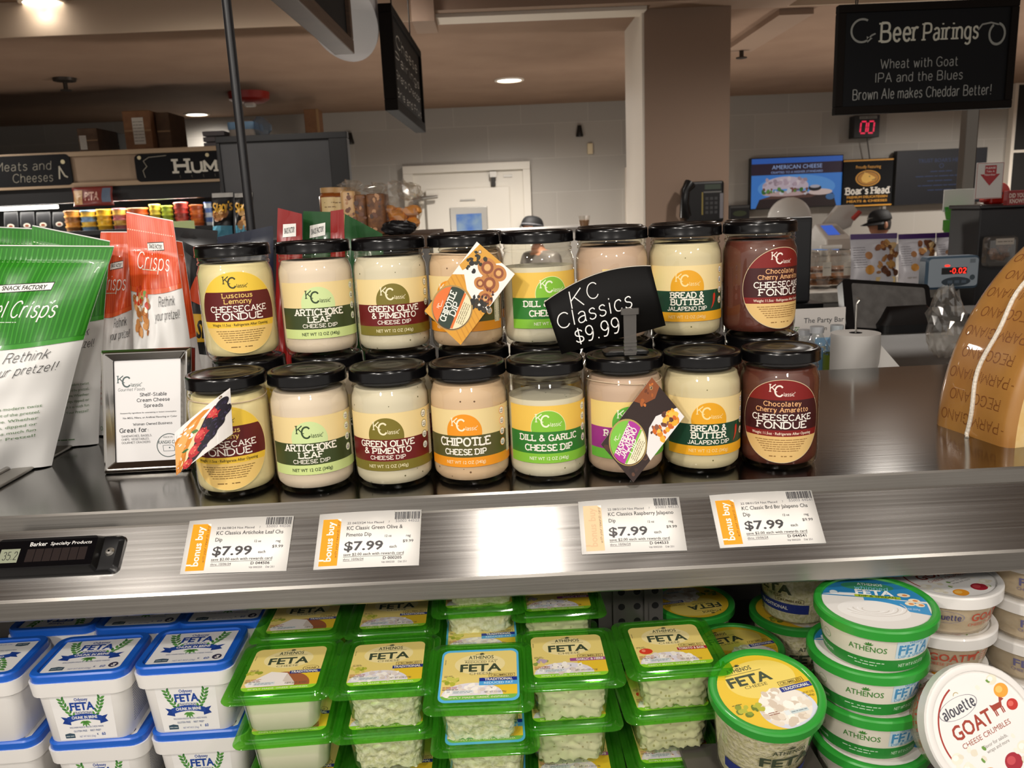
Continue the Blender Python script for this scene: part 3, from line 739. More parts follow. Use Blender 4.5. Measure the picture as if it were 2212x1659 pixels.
# price tags on the rail
def price_tag(c, date, l1, l2, code, bar, faded, label, tape):
    tl, tr, br, bl = [on_rail(*q) + nrm * .0008 for q in c]
    w, h = 113.0, 60.0
    o = (tl + tr + br + bl) / 4
    t = empty('price_tag', o, 0, label, 'price tag', 'price tags on the rail')
    fn0 = quad(bl - o, br - o, tr - o, tl - o, w, h, .0008)
    mb = MB(); mb.grid(lambda u, v: fn0(u * w, v * h, 0), 6, 1, pm('#f2efe9')); mb.build('card', t, True, solid=.0004)
    a = Art(); K = '#3b3a3c'; O = '#f2a11d' if not faded else '#e9c79a'; Wt = '#fdf6ea' if not faded else '#dbb88e'
    a.rect(5, 3, 25, 52, O, 0)
    a.poly([(20.5, 52), (25, 49), (25, 52)], '#f2efe9', 1)
    a.text('bonus buy', 14, 28.5, 7.4, Wt, 1, .022, rotd=90, w=42); a.rect(5, 8, 10, 9.6, Wt, 1)
    a.slab('with your rewards card', 22.3, 30, 2.6, '#4a3c28', 1, .8, False, rotd=90, w=38, skew=.25)
    a.text('22 ' + date + ' Not Placed', 32, 47, 2.3, '#55545a', 1, 0, 'L', w=40)
    a.text('7', 78, 47, 2.0, '#8a888c', 1); a.text(bar, 98, 47.8, 2.7, '#8a888c', 1, 0, w=26)
    u = 84
    r2 = random.Random(code)
    while u < 112 - 1:
        k = r2.choice((.35, .5, .8, 1.1)); a.rect(u, 49.6, u + k, 57.6, '#343338', 1); u += k + r2.choice((.35, .5, .9))
    a.text(l1, 32, 41.7, 3.9, K, 1, .004, 'L', w=min(72, 2.55 * len(l1))); a.text(l2, 32, 34.6, 3.9, K, 1, .004, 'L', w=2.5 * len(l2))
    a.text('12 oz', 78, 32, 2.4, K, 1, .006); a.text('reg', 100, 31.8, 2.7, K, 1, .003); a.text('$9.99', 100, 26, 2.9, K, 1, .004, w=11.5)
    a.text('$7.99', 31, 22.5, 9.0, '#4c4a4c', 1, .02, 'L', w=42); a.text('each', 84, 20.6, 3.0, K, 1, .004)
    a.text('save $2.00 each with rewards card', 31, 13.8, 2.7, K, 1, .004, 'L', w=65); a.rect(31, 11.2, 96, 11.6, K, 1)
    a.text('thru: 10/06/24', 31, 8.8, 2.2, '#5d5b5e', 1, 0, 'L', w=22); a.rect(31, 6.8, 53, 7.1, '#5d5b5e', 1)
    a.text('D ' + code, 84, 8.9, 2.8, K, 1, .012, w=20); a.text('V# 000250    D# 251', 86, 4.6, 1.9, '#77757a', 1, 0, w=27)
    a.build('print', lambda u, v, hh: fn0(u, v, hh + .0003), t, unit=1)
    if tape:
        mb = MB(); p = (tl * .45 + tr * .55) - o + nrm * .0006; Mq = frame(p, (1, 0, 0), rdir)
        mb.box((-.019, -.006, 0), (.019, .011, .0002), clear_mat('tape', '#f4f2ee', body=.25, bodycol='#e8e6e2', rough=.2), Mq).build('tape', t, False)
price_tag([(412, 1119), (636, 1113), (619, 1234), (389, 1242)], '06/08/24', 'KC Classics Artichoke Leaf Chs', 'Dip', '044506', '55003 44506', False, 'white price tag for artichoke leaf dip, beside the thermometer', True)
price_tag([(692, 1109), (911, 1101), (905, 1222), (677, 1232)], '04/23/24', 'KC Classic Green Olive &', 'Pimento Dip', '000205', '55003 44522', False, 'white price tag for green olive and pimento dip', True)
price_tag([(1248, 1080), (1466, 1072), (1484, 1190), (1257, 1199)], '08/21/24', 'KC Classics Raspberry Jalapeno', 'Dip', '044533', '55003 44533', True, 'white price tag for raspberry jalapeno dip with faded orange strip', True)
price_tag([(1531, 1069), (1751, 1057), (1784, 1174), (1555, 1185)], '08/01/24', 'KC Classic Brd Btr Jalapeno Chs', 'Dip', '044541', '55003 44541', False, 'white price tag for bread and butter jalapeno dip', True)
# ================================================================== jars of cheese dip
JR, JH = .0400, .122
glass = clear_mat('jar_glass', '#fbfaf4', rough=.02)
lidm = mat('lid_black', '#080708', 0.2, spec=.4); lidtop = noise_mat('lid_top_black', '#0d0c0b', '#171512', 60, .34, .0)
g_prof = [(.001, .004), (.030, .003), (.034, .0), (.0372, .0015), (.0394, .006), (JR, .013), (JR, .088), (.0394, .0935), (.0375, .0985), (.0368, .1005), (.0382, .1015), (.0382, .1035), (.0368, .105), (.0375, .1065), (.0375, .1085), (.0368, .110), (.0368, .116)]
glass_me = MB().lathe(g_prof, glass, 48, cap=False)
JRI = JR - .0011
c_prof = [(.001, .0052), (.029, .0050), (.0350, .0056), (.0383, .0095), (JRI, .0145), (JRI, .0875), (.0383, .093), (.0364, .098), (.0357, .1010), (.0345, .1022), (.001, .1024)]
lid_prof = [(0.00097, .1215), (0.01169, .1214), (0.01218, .1218), (0.02045, .1217), (0.02094, .1213), (0.02825, .1212), (0.02873, .1206), (0.03263, .1206), (0.03360, .1216), (0.03555, .1223), (0.03818, .1220), (0.03954, .1205), (0.03984, .118), (0.03984, .1125), (0.04032, .111), (0.04013, .1098), (0.03896, .1095)]
CREAM = '#ecd59a'
def badge_col(a, u, ring, vs, txt):
    for v, (p, q) in zip(vs, txt):
        a.disc(u, v, 3.9, '#fbf8ee', 2, n=10); a.ring(u, v, 3.5, 4.1, ring, 2.4, 18)
        a.text(p, u, v + .9, 1.4, '#3c3b35', 3, .01, w=4.6); a.text(q, u, v - 1.3, 1.6, '#3c3b35', 3, .02, w=4.2)
BT = (('1g', 'Net Carb'), ('Hormone', 'FREE'), ('Gluten', 'FREE'), ('Soy', 'FREE'))
def kc_logo(a, cu, cv, s, c, l=3):
    a.slab('K', cu - 7.2 * s, cv + 2.6 * s, 8.4 * s, c, l, 1.3, True); a.slab('C', cu - 1.0 * s, cv - .6 * s, 11.5 * s, c, l, 1.5, True, w=8 * s)
    a.slab('lassic', cu + 9.6 * s, cv - 4.2 * s, 4.0 * s, c, l, 1.3, False, w=11 * s); a.ring(cu + 15.8 * s, cv - 2.4 * s, .3 * s, .6 * s, c, l, 8)
def band_label(kind, top, band, bot, circ, logo, lines, netc, ringc, topc=CREAM, pepper=False):
    a = Art(); u0, u1 = -50, 60
    a.strip(u0, u1, 0, 10, bot, 0, 44); a.strip(u0, u1, 10, 32.5, band, 0, 44); a.strip(u0, u1, 32.5, 59, topc, 0, 44)
    a.disc(-4, 36.2, 18.3, ringc if ringc else circ, 1, lo=32.5, n=30); a.disc(-4, 36.2, 17.7, circ, 1.5, lo=32.5, n=30)
    kc_logo(a, -6, 44.2, .98, logo)
    for (t, v, h, w) in lines: a.slab(t, -4, v, h * .92, '#f7f1e2', 3, 2.05 if h > 4.5 else 1.75, True, w=w)
    a.text('NET WT 12 OZ (340g)', -4, 5, 3.2, netc, 3, .012, w=41)
    badge_col(a, 40, ringc or circ, (53, 42.5, 31.5, 20.5), BT)
    a.strip(47.5, 57, 8, 54, '#efe6c4', 1, 4)
    v = 9
    while v < 53:
        k = rnd.choice((.4, .7, 1.1)); a.rect(48.5, v, 56, v + k, '#45433b', 2); v += k + rnd.choice((.5, .8))
    if pepper:
        a.poly([(27.5, 28.5), (29.6, 29), (30.6, 26), (29.6, 20), (26.5, 15), (23.5, 12), (25.5, 16.5), (26.6, 21), (26.6, 26)], '#c8321e', 3.5)
        a.line([(29, 28.5), (29.6, 31), (30.8, 32)], .9, '#3f7a34', 3.5)
    return a
def round_label(top, mid, low, logo, sub, l1, l2, wt, ink, base):
    a = Art(); r = 42.5; cv = 52
    a.disc(0, cv, r + .6, base, 0, n=44); a.disc(0, cv, r, top, 1, lo=cv + 22, n=44); a.disc(0, cv, r, mid, 1, lo=cv - 9, hi=cv + 22, n=44)
    a.disc(0, cv, r, low[0], 1, lo=cv - 15.5, hi=cv - 9, n=44); a.disc(0, cv, r, low[1], 1, hi=cv - 15.5, n=44)
    kc_logo(a, -3, cv + 32, .92, logo)
    a.slab(l1, 0, cv + 18.3, 4.5, sub, 3, 1.7, True, w=31 if len(l1) < 10 else 37); a.slab(l2, 0, cv + 12.2, 4.5, sub, 3, 1.7, True, w=28 if len(l2) < 10 else 53)
    a.slab('CHEESECAKE', 0, cv + 4.2, 5.8, '#fbf4ea', 3, 1.7, True, w=61); a.slab('FONDUE', 0, cv - 3.6, 6.6, '#fbf4ea', 3, 1.85, True, w=50)
    a.text('Weight 11.5oz ' + chr(183) + ' Refrigerate After Opening', 0, cv - 12.4, 2.7, wt, 3, .014, w=62)
    for i in range(6):
        a.fine(-27 + i * 2.0, 27 - i * 2.0, cv - 19 - i * 2.3, 1.05, ink, 3)
    a.fine(-12, 12, cv - 36, 1.5, ink, 3)
    return a
FL = {
 'lemon': dict(a=round_label('#f0cb45', '#5e1414', ('#f0c53c', '#edc877'), '#3e3d1f', '#f2cf72', 'Luscious', 'Lemony', '#4a3a14', '#7b5c2a', '#f3dc8e'), m=mat('food_lemon', '#efe2b0', .5), desc='lemon cheesecake fondue with round yellow label'),
 'artichoke': dict(a=band_label('a', 0, '#3b4723', '#cfe092', '#cfe2a0', '#2f4427', [('ARTICHOKE', 28.0, 7.0, 53), ('LEAF', 20.4, 6.2, 24), ('CHEESE DIP', 13.8, 3.9, 37)], '#38452a', None), m=speck_mat('food_artichoke', '#e8d8c6', '#7d7a55', 160, .13, amount=.10), desc='artichoke leaf dip with pale green label'),
 'olive': dict(a=band_label('o', 0, '#6b1718', '#7a6f27', '#7a6f27', '#f1e6c0', [('GREEN OLIVE', 28.2, 6.2, 57), ('& PIMENTO', 21.0, 6.0, 49), ('CHEESE DIP', 14.0, 4.0, 36)], '#e6dcb0', None), m=speck_mat('food_olive', '#ded6c0', '#5f5a35', 170, .15, amount=.16), desc='green olive and pimento dip with maroon band'),
 'chipotle': dict(a=band_label('c', 0, '#57542a', '#ef981e', '#f0981f', '#fdf0d0', [('CHIPOTLE', 26.2, 8.6, 53), ('CHEESE DIP', 15.8, 6.0, 43)], '#fbe6b8', None), m=speck_mat('food_chipotle', '#e0c1a0', '#6d4a2c', 150, .16, amount=.2), desc='chipotle dip with orange label'),
 'dill': dict(a=band_label('d', 0, '#2f7a2d', '#84c23a', '#86c43c', '#eef5d2', [('DILL & GARLIC', 26.4, 6.4, 62), ('CHEESE DIP', 16.2, 6.6, 50)], '#eef5d2', '#e9efb0', '#efc556'), m=speck_mat('food_dill', '#e2dcc6', '#6f7a4a', 170, .14, amount=.14), desc='dill and garlic dip with bright green label'),
 'raspberry': dict(a=band_label('r', 0, '#a0328a', '#6dbb3f', '#5fb03c', '#eaf3d6', [('RASPBERRY', 26.6, 7.0, 54), ('JALAPENO DIP', 16.2, 6.4, 56)], '#eaf3d6', None, '#ecd282'), m=speck_mat('food_raspberry', '#ccb09c', '#7d4a44', 150, .12, amount=.06), desc='raspberry jalapeno dip with purple label'),
 'bread': dict(a=band_label('b', 0, '#10402a', '#e8a71d', '#e6a51e', '#f6dd9a', [('BREAD &', 28.2, 6.2, 36), ('BUTTER', 20.8, 6.4, 35), ('JALAPENO DIP', 13.9, 4.2, 43)], '#f3d692', None, CREAM, True), m=speck_mat('food_bread', '#dcd0ac', '#6f6a3a', 150, .13, amount=.1), desc='bread and butter jalapeno dip with amber label'),
 'chocolate': dict(a=round_label('#7d1613', '#3d0d0f', ('#7d1613', '#e2bd7a'), '#f6e6da', '#eab27c', 'Chocolatey', 'Cherry Amaretto', '#f4dfc8', '#8c6430', '#d8c6a0'), m=noise_mat('food_chocolate', '#552a21', '#633228', 30, .45), desc='chocolate cherry cheesecake fondue with maroon label'),
}
def make_jar(k):
    d = FL[k]; t = empty('dip_jar', (0, 0, 0), 0, 'jar of ' + d['desc'], 'jar')
    if k == 'lemon': pass
    o = glass_me.build('jar_glass', t)
    if not hasattr(make_jar, 'me'): make_jar.me = o.data
    else: o.data = make_jar.me
    pr = list(c_prof)
    if k == 'dill': pr[5:] = [(JRI, .079), (.0386, .085), (.036, .0825), (.02, .084), (.001, .0845)]
    mb = MB(); mb.lathe(pr, d['m'], 40, cap=False); o = mb.build('filling', t)
    o = MB().lathe(lid_prof[:8], lidtop, 48, cap=False).lathe(lid_prof[7:], lidm, 48, cap=False).build('lid', t, angle=60)
    if not hasattr(make_jar, 'lid'): make_jar.lid = o.data
    else: o.data = make_jar.lid
    if k in ('lemon', 'chocolate'): d['a'].build('label', cyl(JR + .0001, 0), t, unit=.001)
    else: d['a'].build('label', cyl(JR + .0001, .021), t)
    return t
ORDER = ['lemon', 'artichoke', 'olive', 'chipotle', 'dill', 'raspberry', 'bread', 'chocolate']
PROTO = {k: make_jar(k) for k in ORDER}
def put_jar(k, x, y, z, rz, label, group, sz=1.0, first={}):
    o = PROTO[k] if k not in first else copy_tree(PROTO[k]); first[k] = 1
    o.location = (x, y, z); o.rotation_euler = (0, 0, R(rz)); o.scale = (1, 1, sz); o['label'] = label; o['group'] = group
    return o
YF, YB, YC = .822, .907, .992
fx = [-.2805, -.1975, -.1145, -.033, .0475, .1295, .2105, .2925]
frz = [6.8, 14, 4.2, -1, 4.7, 5, 3.3, -14]
SF, SB = 1.01, 1.02; HF, HB = .1224 * SF, .1224 * SB
note = {'lemon': ', behind the dessert photo tag', 'raspberry': ', behind the dark diamond tag'}
for i, k in enumerate(ORDER):
    put_jar(k, fx[i], YF, CT, frz[i], 'jar of %s, front row%s' % (FL[k]['desc'], note.get(k, '')), 'jars in the front row', SF)
upx = [(503, 527), (677, 519), (839, 512), (1001, 504), (1160, 498), (1320, 492), (1479, 482), (1641, 475)]
urz = [17, 18, 14, -18, 23, 49, -3, 19]
for i, k in enumerate(ORDER):
    x = at_y(upx[i][0], upx[i][1] + 25, YB).x
    put_jar(k, x, YB, CT + HB, urz[i], 'jar of %s, top row' % FL[k]['desc'] + (', behind the chalk sign' if k in ('dill', 'raspberry') else ', behind the orange tag' if k == 'chipotle' else ''), 'jars in the top row', SB)
    put_jar(k, x + .005, YB, CT, urz[i], 'lower jar under the top row jar of %s, mostly hidden' % FL[k]['desc'].split(' with')[0], 'jars hidden under the top row', SB)
for i in (3, 5, 6, 7):
    k = ORDER[i]; x = at_y(upx[i][0] + (12 if i == 3 else -2), upx[i][1], YC).x
    put_jar(k, x, YC, CT, 20, 'hidden jar of %s in the hindmost row' % FL[k]['desc'].split(' with')[0], 'jars at the back of the stack', SB)
    put_jar(k, x, YC, CT + HB, 20, 'hindmost jar with only its lid showing behind the top row %s jar' % FL[k]['desc'].split(' with')[0].split(' cheesecake')[0].split(' dip')[0], 'jars at the back of the stack', SB)
# ================================================================== cheese tubs and trays in the well below
white_p = mat('white_plastic', '#ece9e4', 0.35, coat=.2); blue_p = mat('blue_plastic', '#1d5fc4', 0.32, coat=.2)
NAVY = '#23479a'; LEAFG = '#5c9a45'; LEAFD = '#3f7f3a'
# ---- square feta tubs with blue lids
def laurel(a, cu, cv, s, l):
    for sg in (-1, 1):
        for i in range(6):
            t = i / 5; x = cu + sg * (13 + 9 * t + 2 * math.sin(t * 3)) * s; y = cv + (-6 + 19 * t) * s
            a.leaf(x, y, 7 * s, 3.0 * s, 90 - sg * (62), LEAFG if i % 2 else LEAFD, l); a.leaf(x, y, 6.2 * s, 2.8 * s, 90 + sg * 18, LEAFD if i % 2 else LEAFG, l)
    for ang in (200, 235, 270, 305, 340): a.leaf(cu, cv - 11.5 * s, 7.5 * s, 2.6 * s, ang, LEAFG, l)
def ribbon(a, cu, cv, w, h, l, txt):
    for sg in (-1, 1): a.poly([(cu + sg * w * .36, cv - h * .9), (cu + sg * w * .56, cv - h * .55), (cu + sg * w * .5, cv), (cu + sg * w * .57, cv + h * .65), (cu + sg * w * .36, cv + h * .3)], '#1b3d8c', l)
    for i in range(10):
        x0, x1 = -.42 + .084 * i, -.42 + .084 * (i + 1); f = lambda x: h * .5 * (1 - (x / .42) ** 2)
        a.poly([(cu + x0 * w, cv - h * .5 + f(x0)), (cu + x1 * w, cv - h * .5 + f(x1)), (cu + x1 * w, cv + h * .5 + f(x1)), (cu + x0 * w, cv + h * .5 + f(x0))], NAVY, l + 1)
    a.text(txt, cu, cv + h * .38, h * .48, '#f2f0ea', l + 2, .03, w=w * .62)
def tub_art(w, h, lid):
    a = Art(); s = h / 52.0
    a.rect(-w / 2, 0, w / 2, h, '#f1efec', 0, 6, 2)
    cx = 0; a.text('Odyssey', cx, h - 5 * s, 3.4 * s, NAVY, 2, .02, w=16 * s)
    laurel(a, cx, h - 19 * s, s, 1)
    a.text('FETA', cx, h - 13 * s, 8.6 * s, NAVY, 3, .035, w=29 * s); a.text('TRADITIONAL', cx, h - 20.6 * s, 3.0 * s, '#55658c', 3, .01, w=22 * s)
    ribbon(a, cx, h - 28.5 * s, 50 * s, 6.6 * s, 2, 'CHUNK IN BRINE')
    a.text('WISCONSIN MADE BY MASTER CHEESE MAKERS', cx, h - 37.6 * s, 1.9 * s, '#5d6c94', 2, 0, w=42 * s)
    if not lid: a.text('GLUTEN FREE  ' + chr(183) + '  RBST FREE*', cx, h - 42 * s, 2.1 * s, '#5d6c94', 2, .01, w=34 * s)
    y = 4.6 * s
    a.poly([(-w * .40, y - 2.4 * s), (-w * .40 + 12 * s, y - 2.4 * s), (-w * .40 + 12 * s, y + 2.4 * s), (-w * .40 + 6 * s, y + 3.6 * s), (-w * .40, y + 2.4 * s)], '#39505f', 2); a.fine(-w * .40 + 1 * s, -w * .40 + 11 * s, y, 1.1 * s, '#c9d0d2', 3)
    a.text('NET WT 8OZ (226g)', -1 * s, y - 1.2 * s, 2.2 * s, '#8b93b8', 2, 0, w=20 * s)
    a.text('60', w * .27, y + .6 * s, 3.4 * s, '#3f5da4', 2, .02); a.text('K', w * .17, y + .6 * s, 2.2 * s, '#5d6c94', 2, .02)
    if lid: a.disc(w * .40, y + 2 * s, 4.2 * s, '#3c3a4f', 2, n=14); a.blobs(5, w * .36, y, w * .43, y + 4 * s, .8 * s, 1.4 * s, ['#e9e4e0'], 3)
    return a
def make_tub():
    t = empty('feta_tub', (0, 0, 0))
    mb = MB().loft([(-.066, .0385, .0290, .010), (-.064, .0398, .0305, .011), (-.0185, .0440, .0346, .012), (-.0185, .0478, .0384, .013), (-.006, .0490, .0396, .013)], white_p)
    mb.build('tub_body', t)
    mb = MB().loft([(-.006, .0476, .0382, .013), (-.0002, .0478, .0384, .013), (.0012, .0466, .0372, .012), (.0012, .0415, .0325, .009), (-.0006, .0410, .032, .009)], blue_p, cap0=False).build('lid', t)
    tub_art(76, 58, True).build('lid_label', lambda u, v, h: V((u / 1, v - .029, -.0005 + h)), mb)
    def side(u, v, h):   # front wall leans out upwards
        k = v / .052; y = -(.0305 + (.0352 - .0305) * k) - h; return V((u * (.92 + .08 * k), y, -.0635 + v))
    tub_art(60, 43.5, False).build('front_label', side, t)
    a = Art()
    for i in range(16): a.fine(-22, 22, 8 + i * 2.3, .9, '#5a6f9a', 1, fill=.9)
    def side2(u, v, h):
        k = v / .052; return V(((.0398 + (.0446 - .0398) * k) + h, u * .9, -.0635 + v))
    a.build('side_label', side2, t)
    return t
tub = make_tub(); tub.scale = (1, 1, 1.18)
def put(o, loc, rz, label, group, tilt=(0, 0)):
    k = o.name
    c = o if k not in _USED else copy_tree(o)
    _USED.add(k); c.location = loc; c.rotation_euler = (R(tilt[0]), R(tilt[1]), R(rz)); c['label'] = label
    if group: c['group'] = group
    return c
_USED = set()
tub['category'] = 'cheese tub'
def ctr(px, py, z): return at_z(px, py, z)
ZL = 1.30; ZB = 1.222
G = 'square feta tubs'
def tubpt(bl, br, tr, tl, z=ZL):
    q = [at_z(*p, z) for p in (bl, br, tr, tl)]; return sum(q, V()) / 4
pB = tubpt((58, 1467), (285, 1450), (318, 1368), (128, 1377)); pC = tubpt((284, 1447), (510, 1425), (528, 1356), (345, 1364))
dx = pC.x - pB.x
pA = V((pB.x - dx - .008, pB.y + .004, ZL))
for p, nm, rz in ((pB, 'middle', 1.5), (pC, 'next to the green trays', 1), (pA, 'cut by the edge of the photo', 182)):
    put(tub, p, rz, 'blue lidded feta tub, top of the front stack, %s' % nm, G)
    put(tub, (p.x + .004, p.y + .006, ZB), rz, 'blue lidded feta tub, bottom of the front stack, %s' % nm, G)
for p, nm, rz in ((V((pB.x + .022, pB.y + .088, ZL)), 'behind the middle front stack', 0), (V((pC.x + .012, pC.y + .083, ZL)), 'behind the stack by the green trays', 0), (V((pA.x + .035, pA.y + .090, ZL)), 'farthest left', 181)):
    put(tub, p, rz, 'blue lidded feta tub in the back row, %s' % nm, G)
    put(tub, (p.x, p.y, ZB), rz, 'hidden feta tub %s' % nm, G)

# ---- green lidded feta trays
green_lid = clear_mat('green_film', '#c2f298', gloss=.06, rough=.08, body=.2, bodycol='#78e44c')
clear_tub = clear_mat('clear_tray', '#f3f6ee', gloss=.05, rough=.06, body=.05, bodycol='#e8ecd8')
crumb = noise_mat('feta_crumbles', '#dad7a8', '#f2eed2', 240, .6, .5, 3, .38, .58, .004)
crumb_h = speck_mat('feta_herb', '#e6e1be', '#bfb288', 260, .28, .7, amount=.22)
crumb_t = speck_mat('feta_tomato', '#e2dcb4', '#b5ae74', 260, .30, .7, amount=.32)
chunk_m = mat('feta_block', '#efe8d4', .5)
YEL = '#e8d27c'; INK = '#3f4a36'
def athenos(a, cu, cv, s, c, l):
    a.text('ATHENOS', cu, cv, 5.0 * s, c, l, .012, w=26 * s)
    for ang in (25, 60, 95, 130, 160): a.leaf(cu + .8 * s, cv + 4.0 * s, 3.4 * s, 1.2 * s, ang, c, l)
    a.line([(cu - 6 * s, cv + 4.0 * s), (cu - 2 * s, cv + 5 * s), (cu + 1 * s, cv + 4.2 * s)], .5 * s, c, l)
def tray_art(kind):
    a = Art(); W, H = 70, 64
    ban = {'chunk': ('TRADITIONAL', '#26357f'), 'trad': ('TRADITIONAL', '#26357f'), 'redu': ('TRADITIONAL', '#1c2f8f'), 'garl': ('GARLIC & HERB', '#a04f8d'), 'toma': ('TOMATO & BASIL', '#a82a33')}[kind]
    if kind == 'redu': a.rrect(-37, -3, 37, 67, 7, '#57b4e3', 0)
    a.rrect(-35, 0, 35, H, 6, '#8fd22f' if kind != 'redu' else '#76b94b', 1)
    a.rrect(-35, 5.2, 35, H, 6, YEL, 1.5); a.rect(-35, 5.2, 35, 14, YEL, 1.6)
    a.disc(0, 46, 24, '#efdfa0', 1.8, ry=14); a.rect(8, 5.2, 35, 26, '#e9c534', 1.8)
    # picture of the cheese
    def pc(u, v): return v > 5.6 and u > -34.5
    if kind == 'chunk':
        a.disc(2, 6, 26, '#a5623c', 2, ry=20, lo=5.2); a.poly([(-30, 5.4), (-33, 10), (-12, 27), (4, 24), (14, 9), (14, 5.4)], '#f3ece4', 3); a.poly([(4, 24), (14, 9), (14, 5.4), (2, 12)], '#dccfc2', 3.2)
    else:
        a.disc(-6, 5.2, 28, '#e4dfe6', 2, ry=16, lo=5.2)
        a.blobs(46, -32, 6, 16, 20, 1.8, 3.8, ['#f5efe2', '#e6dcd2', '#fbf6ec', '#dccfc6'], 3, lambda u, v: ((u + 6) / 28) ** 2 + ((v - 5.2) / 16) ** 2 < .9)
        if kind in ('garl', 'toma'): a.blobs(16, -26, 7, 10, 18, .4, .9, ['#5a5f33', '#b0552f' if kind == 'toma' else '#5a4a33'], 4.5)
        if kind == 'toma': a.disc(-25, 24, 6.5, '#d8402a', 4, n=12, ry=4.5); a.disc(-27, 25, 2, '#ee8a6c', 5, n=8)
    if kind in ('trad', 'redu', 'garl', 'chunk'): a.blobs(10, -34, 20 if kind != 'chunk' else 26, -20, 28, 2, 3.4, ['#b5b83c', '#97a334', '#ccc85a'] if kind != 'garl' else ['#b9a2b4', '#8fa04a'], 2.6)
    athenos(a, 1, 55.5, .92, INK, 3); a.line([(-15, 51.6), (17, 51.6)], .35, INK, 3)
    y = 43.2
    if kind == 'redu': a.text('REDUCED FAT', 1, 49, 2.7, '#5c5a44', 3, .0, w=30); y = 41.0
    a.text('FETA', 1, y, 9.6, INK, 3, .028, w=39); a.text('CHEESE', 1, y - 8, 3.0, '#77704e', 3, 0, w=21)
    if kind == 'chunk': a.ring(25, 29.5, 7.2, 7.8, '#6f5a30', 3, 24, k=.55); a.text('CHUNK', 25, 29.5, 3.0, '#6f5a30', 3, .015, w=11)
    else:
        for q in ([(9, 27.8), (33, 27.8), (33, 32), (9, 32), (9, 27.8)],): a.line(q, .4, '#6f5a30', 3)
        a.text('CRUMBLED', 21, 29.9, 2.5, '#6f5a30', 3, .015, w=21)
    if kind == 'redu':
        a.rect(0, 17.2, 35, 26, '#4ea6e0', 3.6); a.text('REDUCED FAT', 18, 20, 2.8, '#d6edf8', 5, .01, w=27)
    a.rect(0 if kind == 'redu' else 6 if kind != 'garl' else 1, 22.4, 35, 27, ban[1], 4); a.text(ban[0], 20 if kind != 'redu' else 18, 24.7, 2.9, '#f3eedd', 5, .025, w=26)
    a.fine(-33, -25, 31, .9, '#6a6344', 3); a.fine(-33, -24, 29.4, .9, '#6a6344', 3)
    for r_ in (0, 1, 2): a.fine(-33.5, -19, 16 - r_ * 1.7, 1.0, '#b06a5c' if r_ < 2 else '#55504a', 6)
    a.rect(-31, 7, -24.5, 12, '#f4f4ee', 5.5); a.text('50' if kind == 'redu' else '70', -27.8, 10, 2.0, '#6a7078', 6.4, 0)
    a.rect(-24, 7.4, -5, 11.4, '#dfe6e6', 5.5); a.fine(-23.4, -6, 10, .9, '#7d8a8e', 6.4); a.fine(-23.4, -8, 8.4, .9, '#7d8a8e', 6.4)
    a.text('NET WT 4 OZ (113g)' if kind not in ('chunk', 'redu') else 'NET WT 8 OZ' if kind == 'chunk' else 'NET WT 3.5 OZ (99g)', 15, 8.4, 2.1, '#6f6a52', 5.5, 0, w=20)
    a.text('SIMPLY MADE. GREEK INSPIRED.', 0, 2.5, 1.9, '#eef5c8', 3, .01, w=56)
    a.text('PERISHABLE', -33, 50, 1.0, '#7a7352', 3, 0, rotd=90, w=7)
    return a
def lumpy(hx0, hx1, z0, z1, amp, m, seed, scale=150):
    bm = bmesh.new(); bmesh.ops.create_cube(bm, size=2); bmesh.ops.subdivide_edges(bm, edges=bm.edges[:], cuts=23, use_grid_fill=True)
    for v in bm.verts:
        k = (v.co.z + 1) / 2; h = hx1 + (hx0 - hx1) * k; x, y = v.co.x, v.co.y
        c = .80
        if abs(x) + abs(y) > 1 + c: f = (1 + c) / (abs(x) + abs(y)); x *= f; y *= f
        p = V((x * h, y * h, z0 + (z1 - z0) * k)); d = noise.noise(p * scale + V((seed, 0, 0))) * amp + noise.noise(p * scale * 2.2 + V((0, seed, 0))) * amp * .6
        n = V((x, y, (k * 2 - 1))).normalized(); v.co = p + n * (d - amp * .8)
    bm.faces.ensure_lookup_table()
    mb = MB(); mb.add([v.co.copy() for v in bm.verts], [tuple(v.index for v in f.verts) for f in bm.faces], m); bm.free()
    return mb
_tray = {}
def make_tray(kind):
    t = empty('feta_tray', (0, 0, 0)); t['category'] = 'cheese tray'; t.scale = (1, 1, 1.1)
    mb = MB().loft([(0, .0492, .0508, .011), (.0008, .0495, .0511, .011), (.0016, .0488, .0504, .011), (.0018, .0440, .0456, .010), (.0032, .0432, .0448, .010), (.0030, .0412, .0428, .009), (.0012, .0405, .0421, .009), (.0030, .0392, .0408, .008)], green_lid, cap0=True, cap1=True).build('lid', t, angle=50)
    tray_art(kind).build('lid_label', lambda u, v, h: V((u * .99, (v - .032) * 1.08, .0031 + h)), mb)
    def tubsec(z, h): return (z, h, h, .0045 + .004 * (0 if z > -.034 else 1))
    MB().loft([(-.0428, .027, .027, .006), (-.0424, .0300, .0300, .011), (-.036, .0335, .0335, .013), (-.012, .0355, .0355, .012), (-.0005, .0372, .0372, .011)], clear_tub, cap1=False).build('tray_body', t)
    if kind == 'chunk': mb = MB().loft([(-.0405, .027, .027, .006), (-.036, .0318, .0318, .012), (-.006, .0344, .0344, .011), (-.004, .032, .032, .010)], chunk_m)
    else: mb = lumpy(.0352, .0312, -.0412, -.003, .0032, {'garl': crumb_h, 'toma': crumb_t}.get(kind, crumb), len(_tray) * 3.1)
    mb.build('cheese', t, angle=60)
    return t
TD = {'chunk': 'chunk traditional', 'trad': 'crumbled traditional', 'redu': 'blue bordered reduced fat', 'garl': 'garlic and herb with purple banner', 'toma': 'tomato and basil with red banner'}
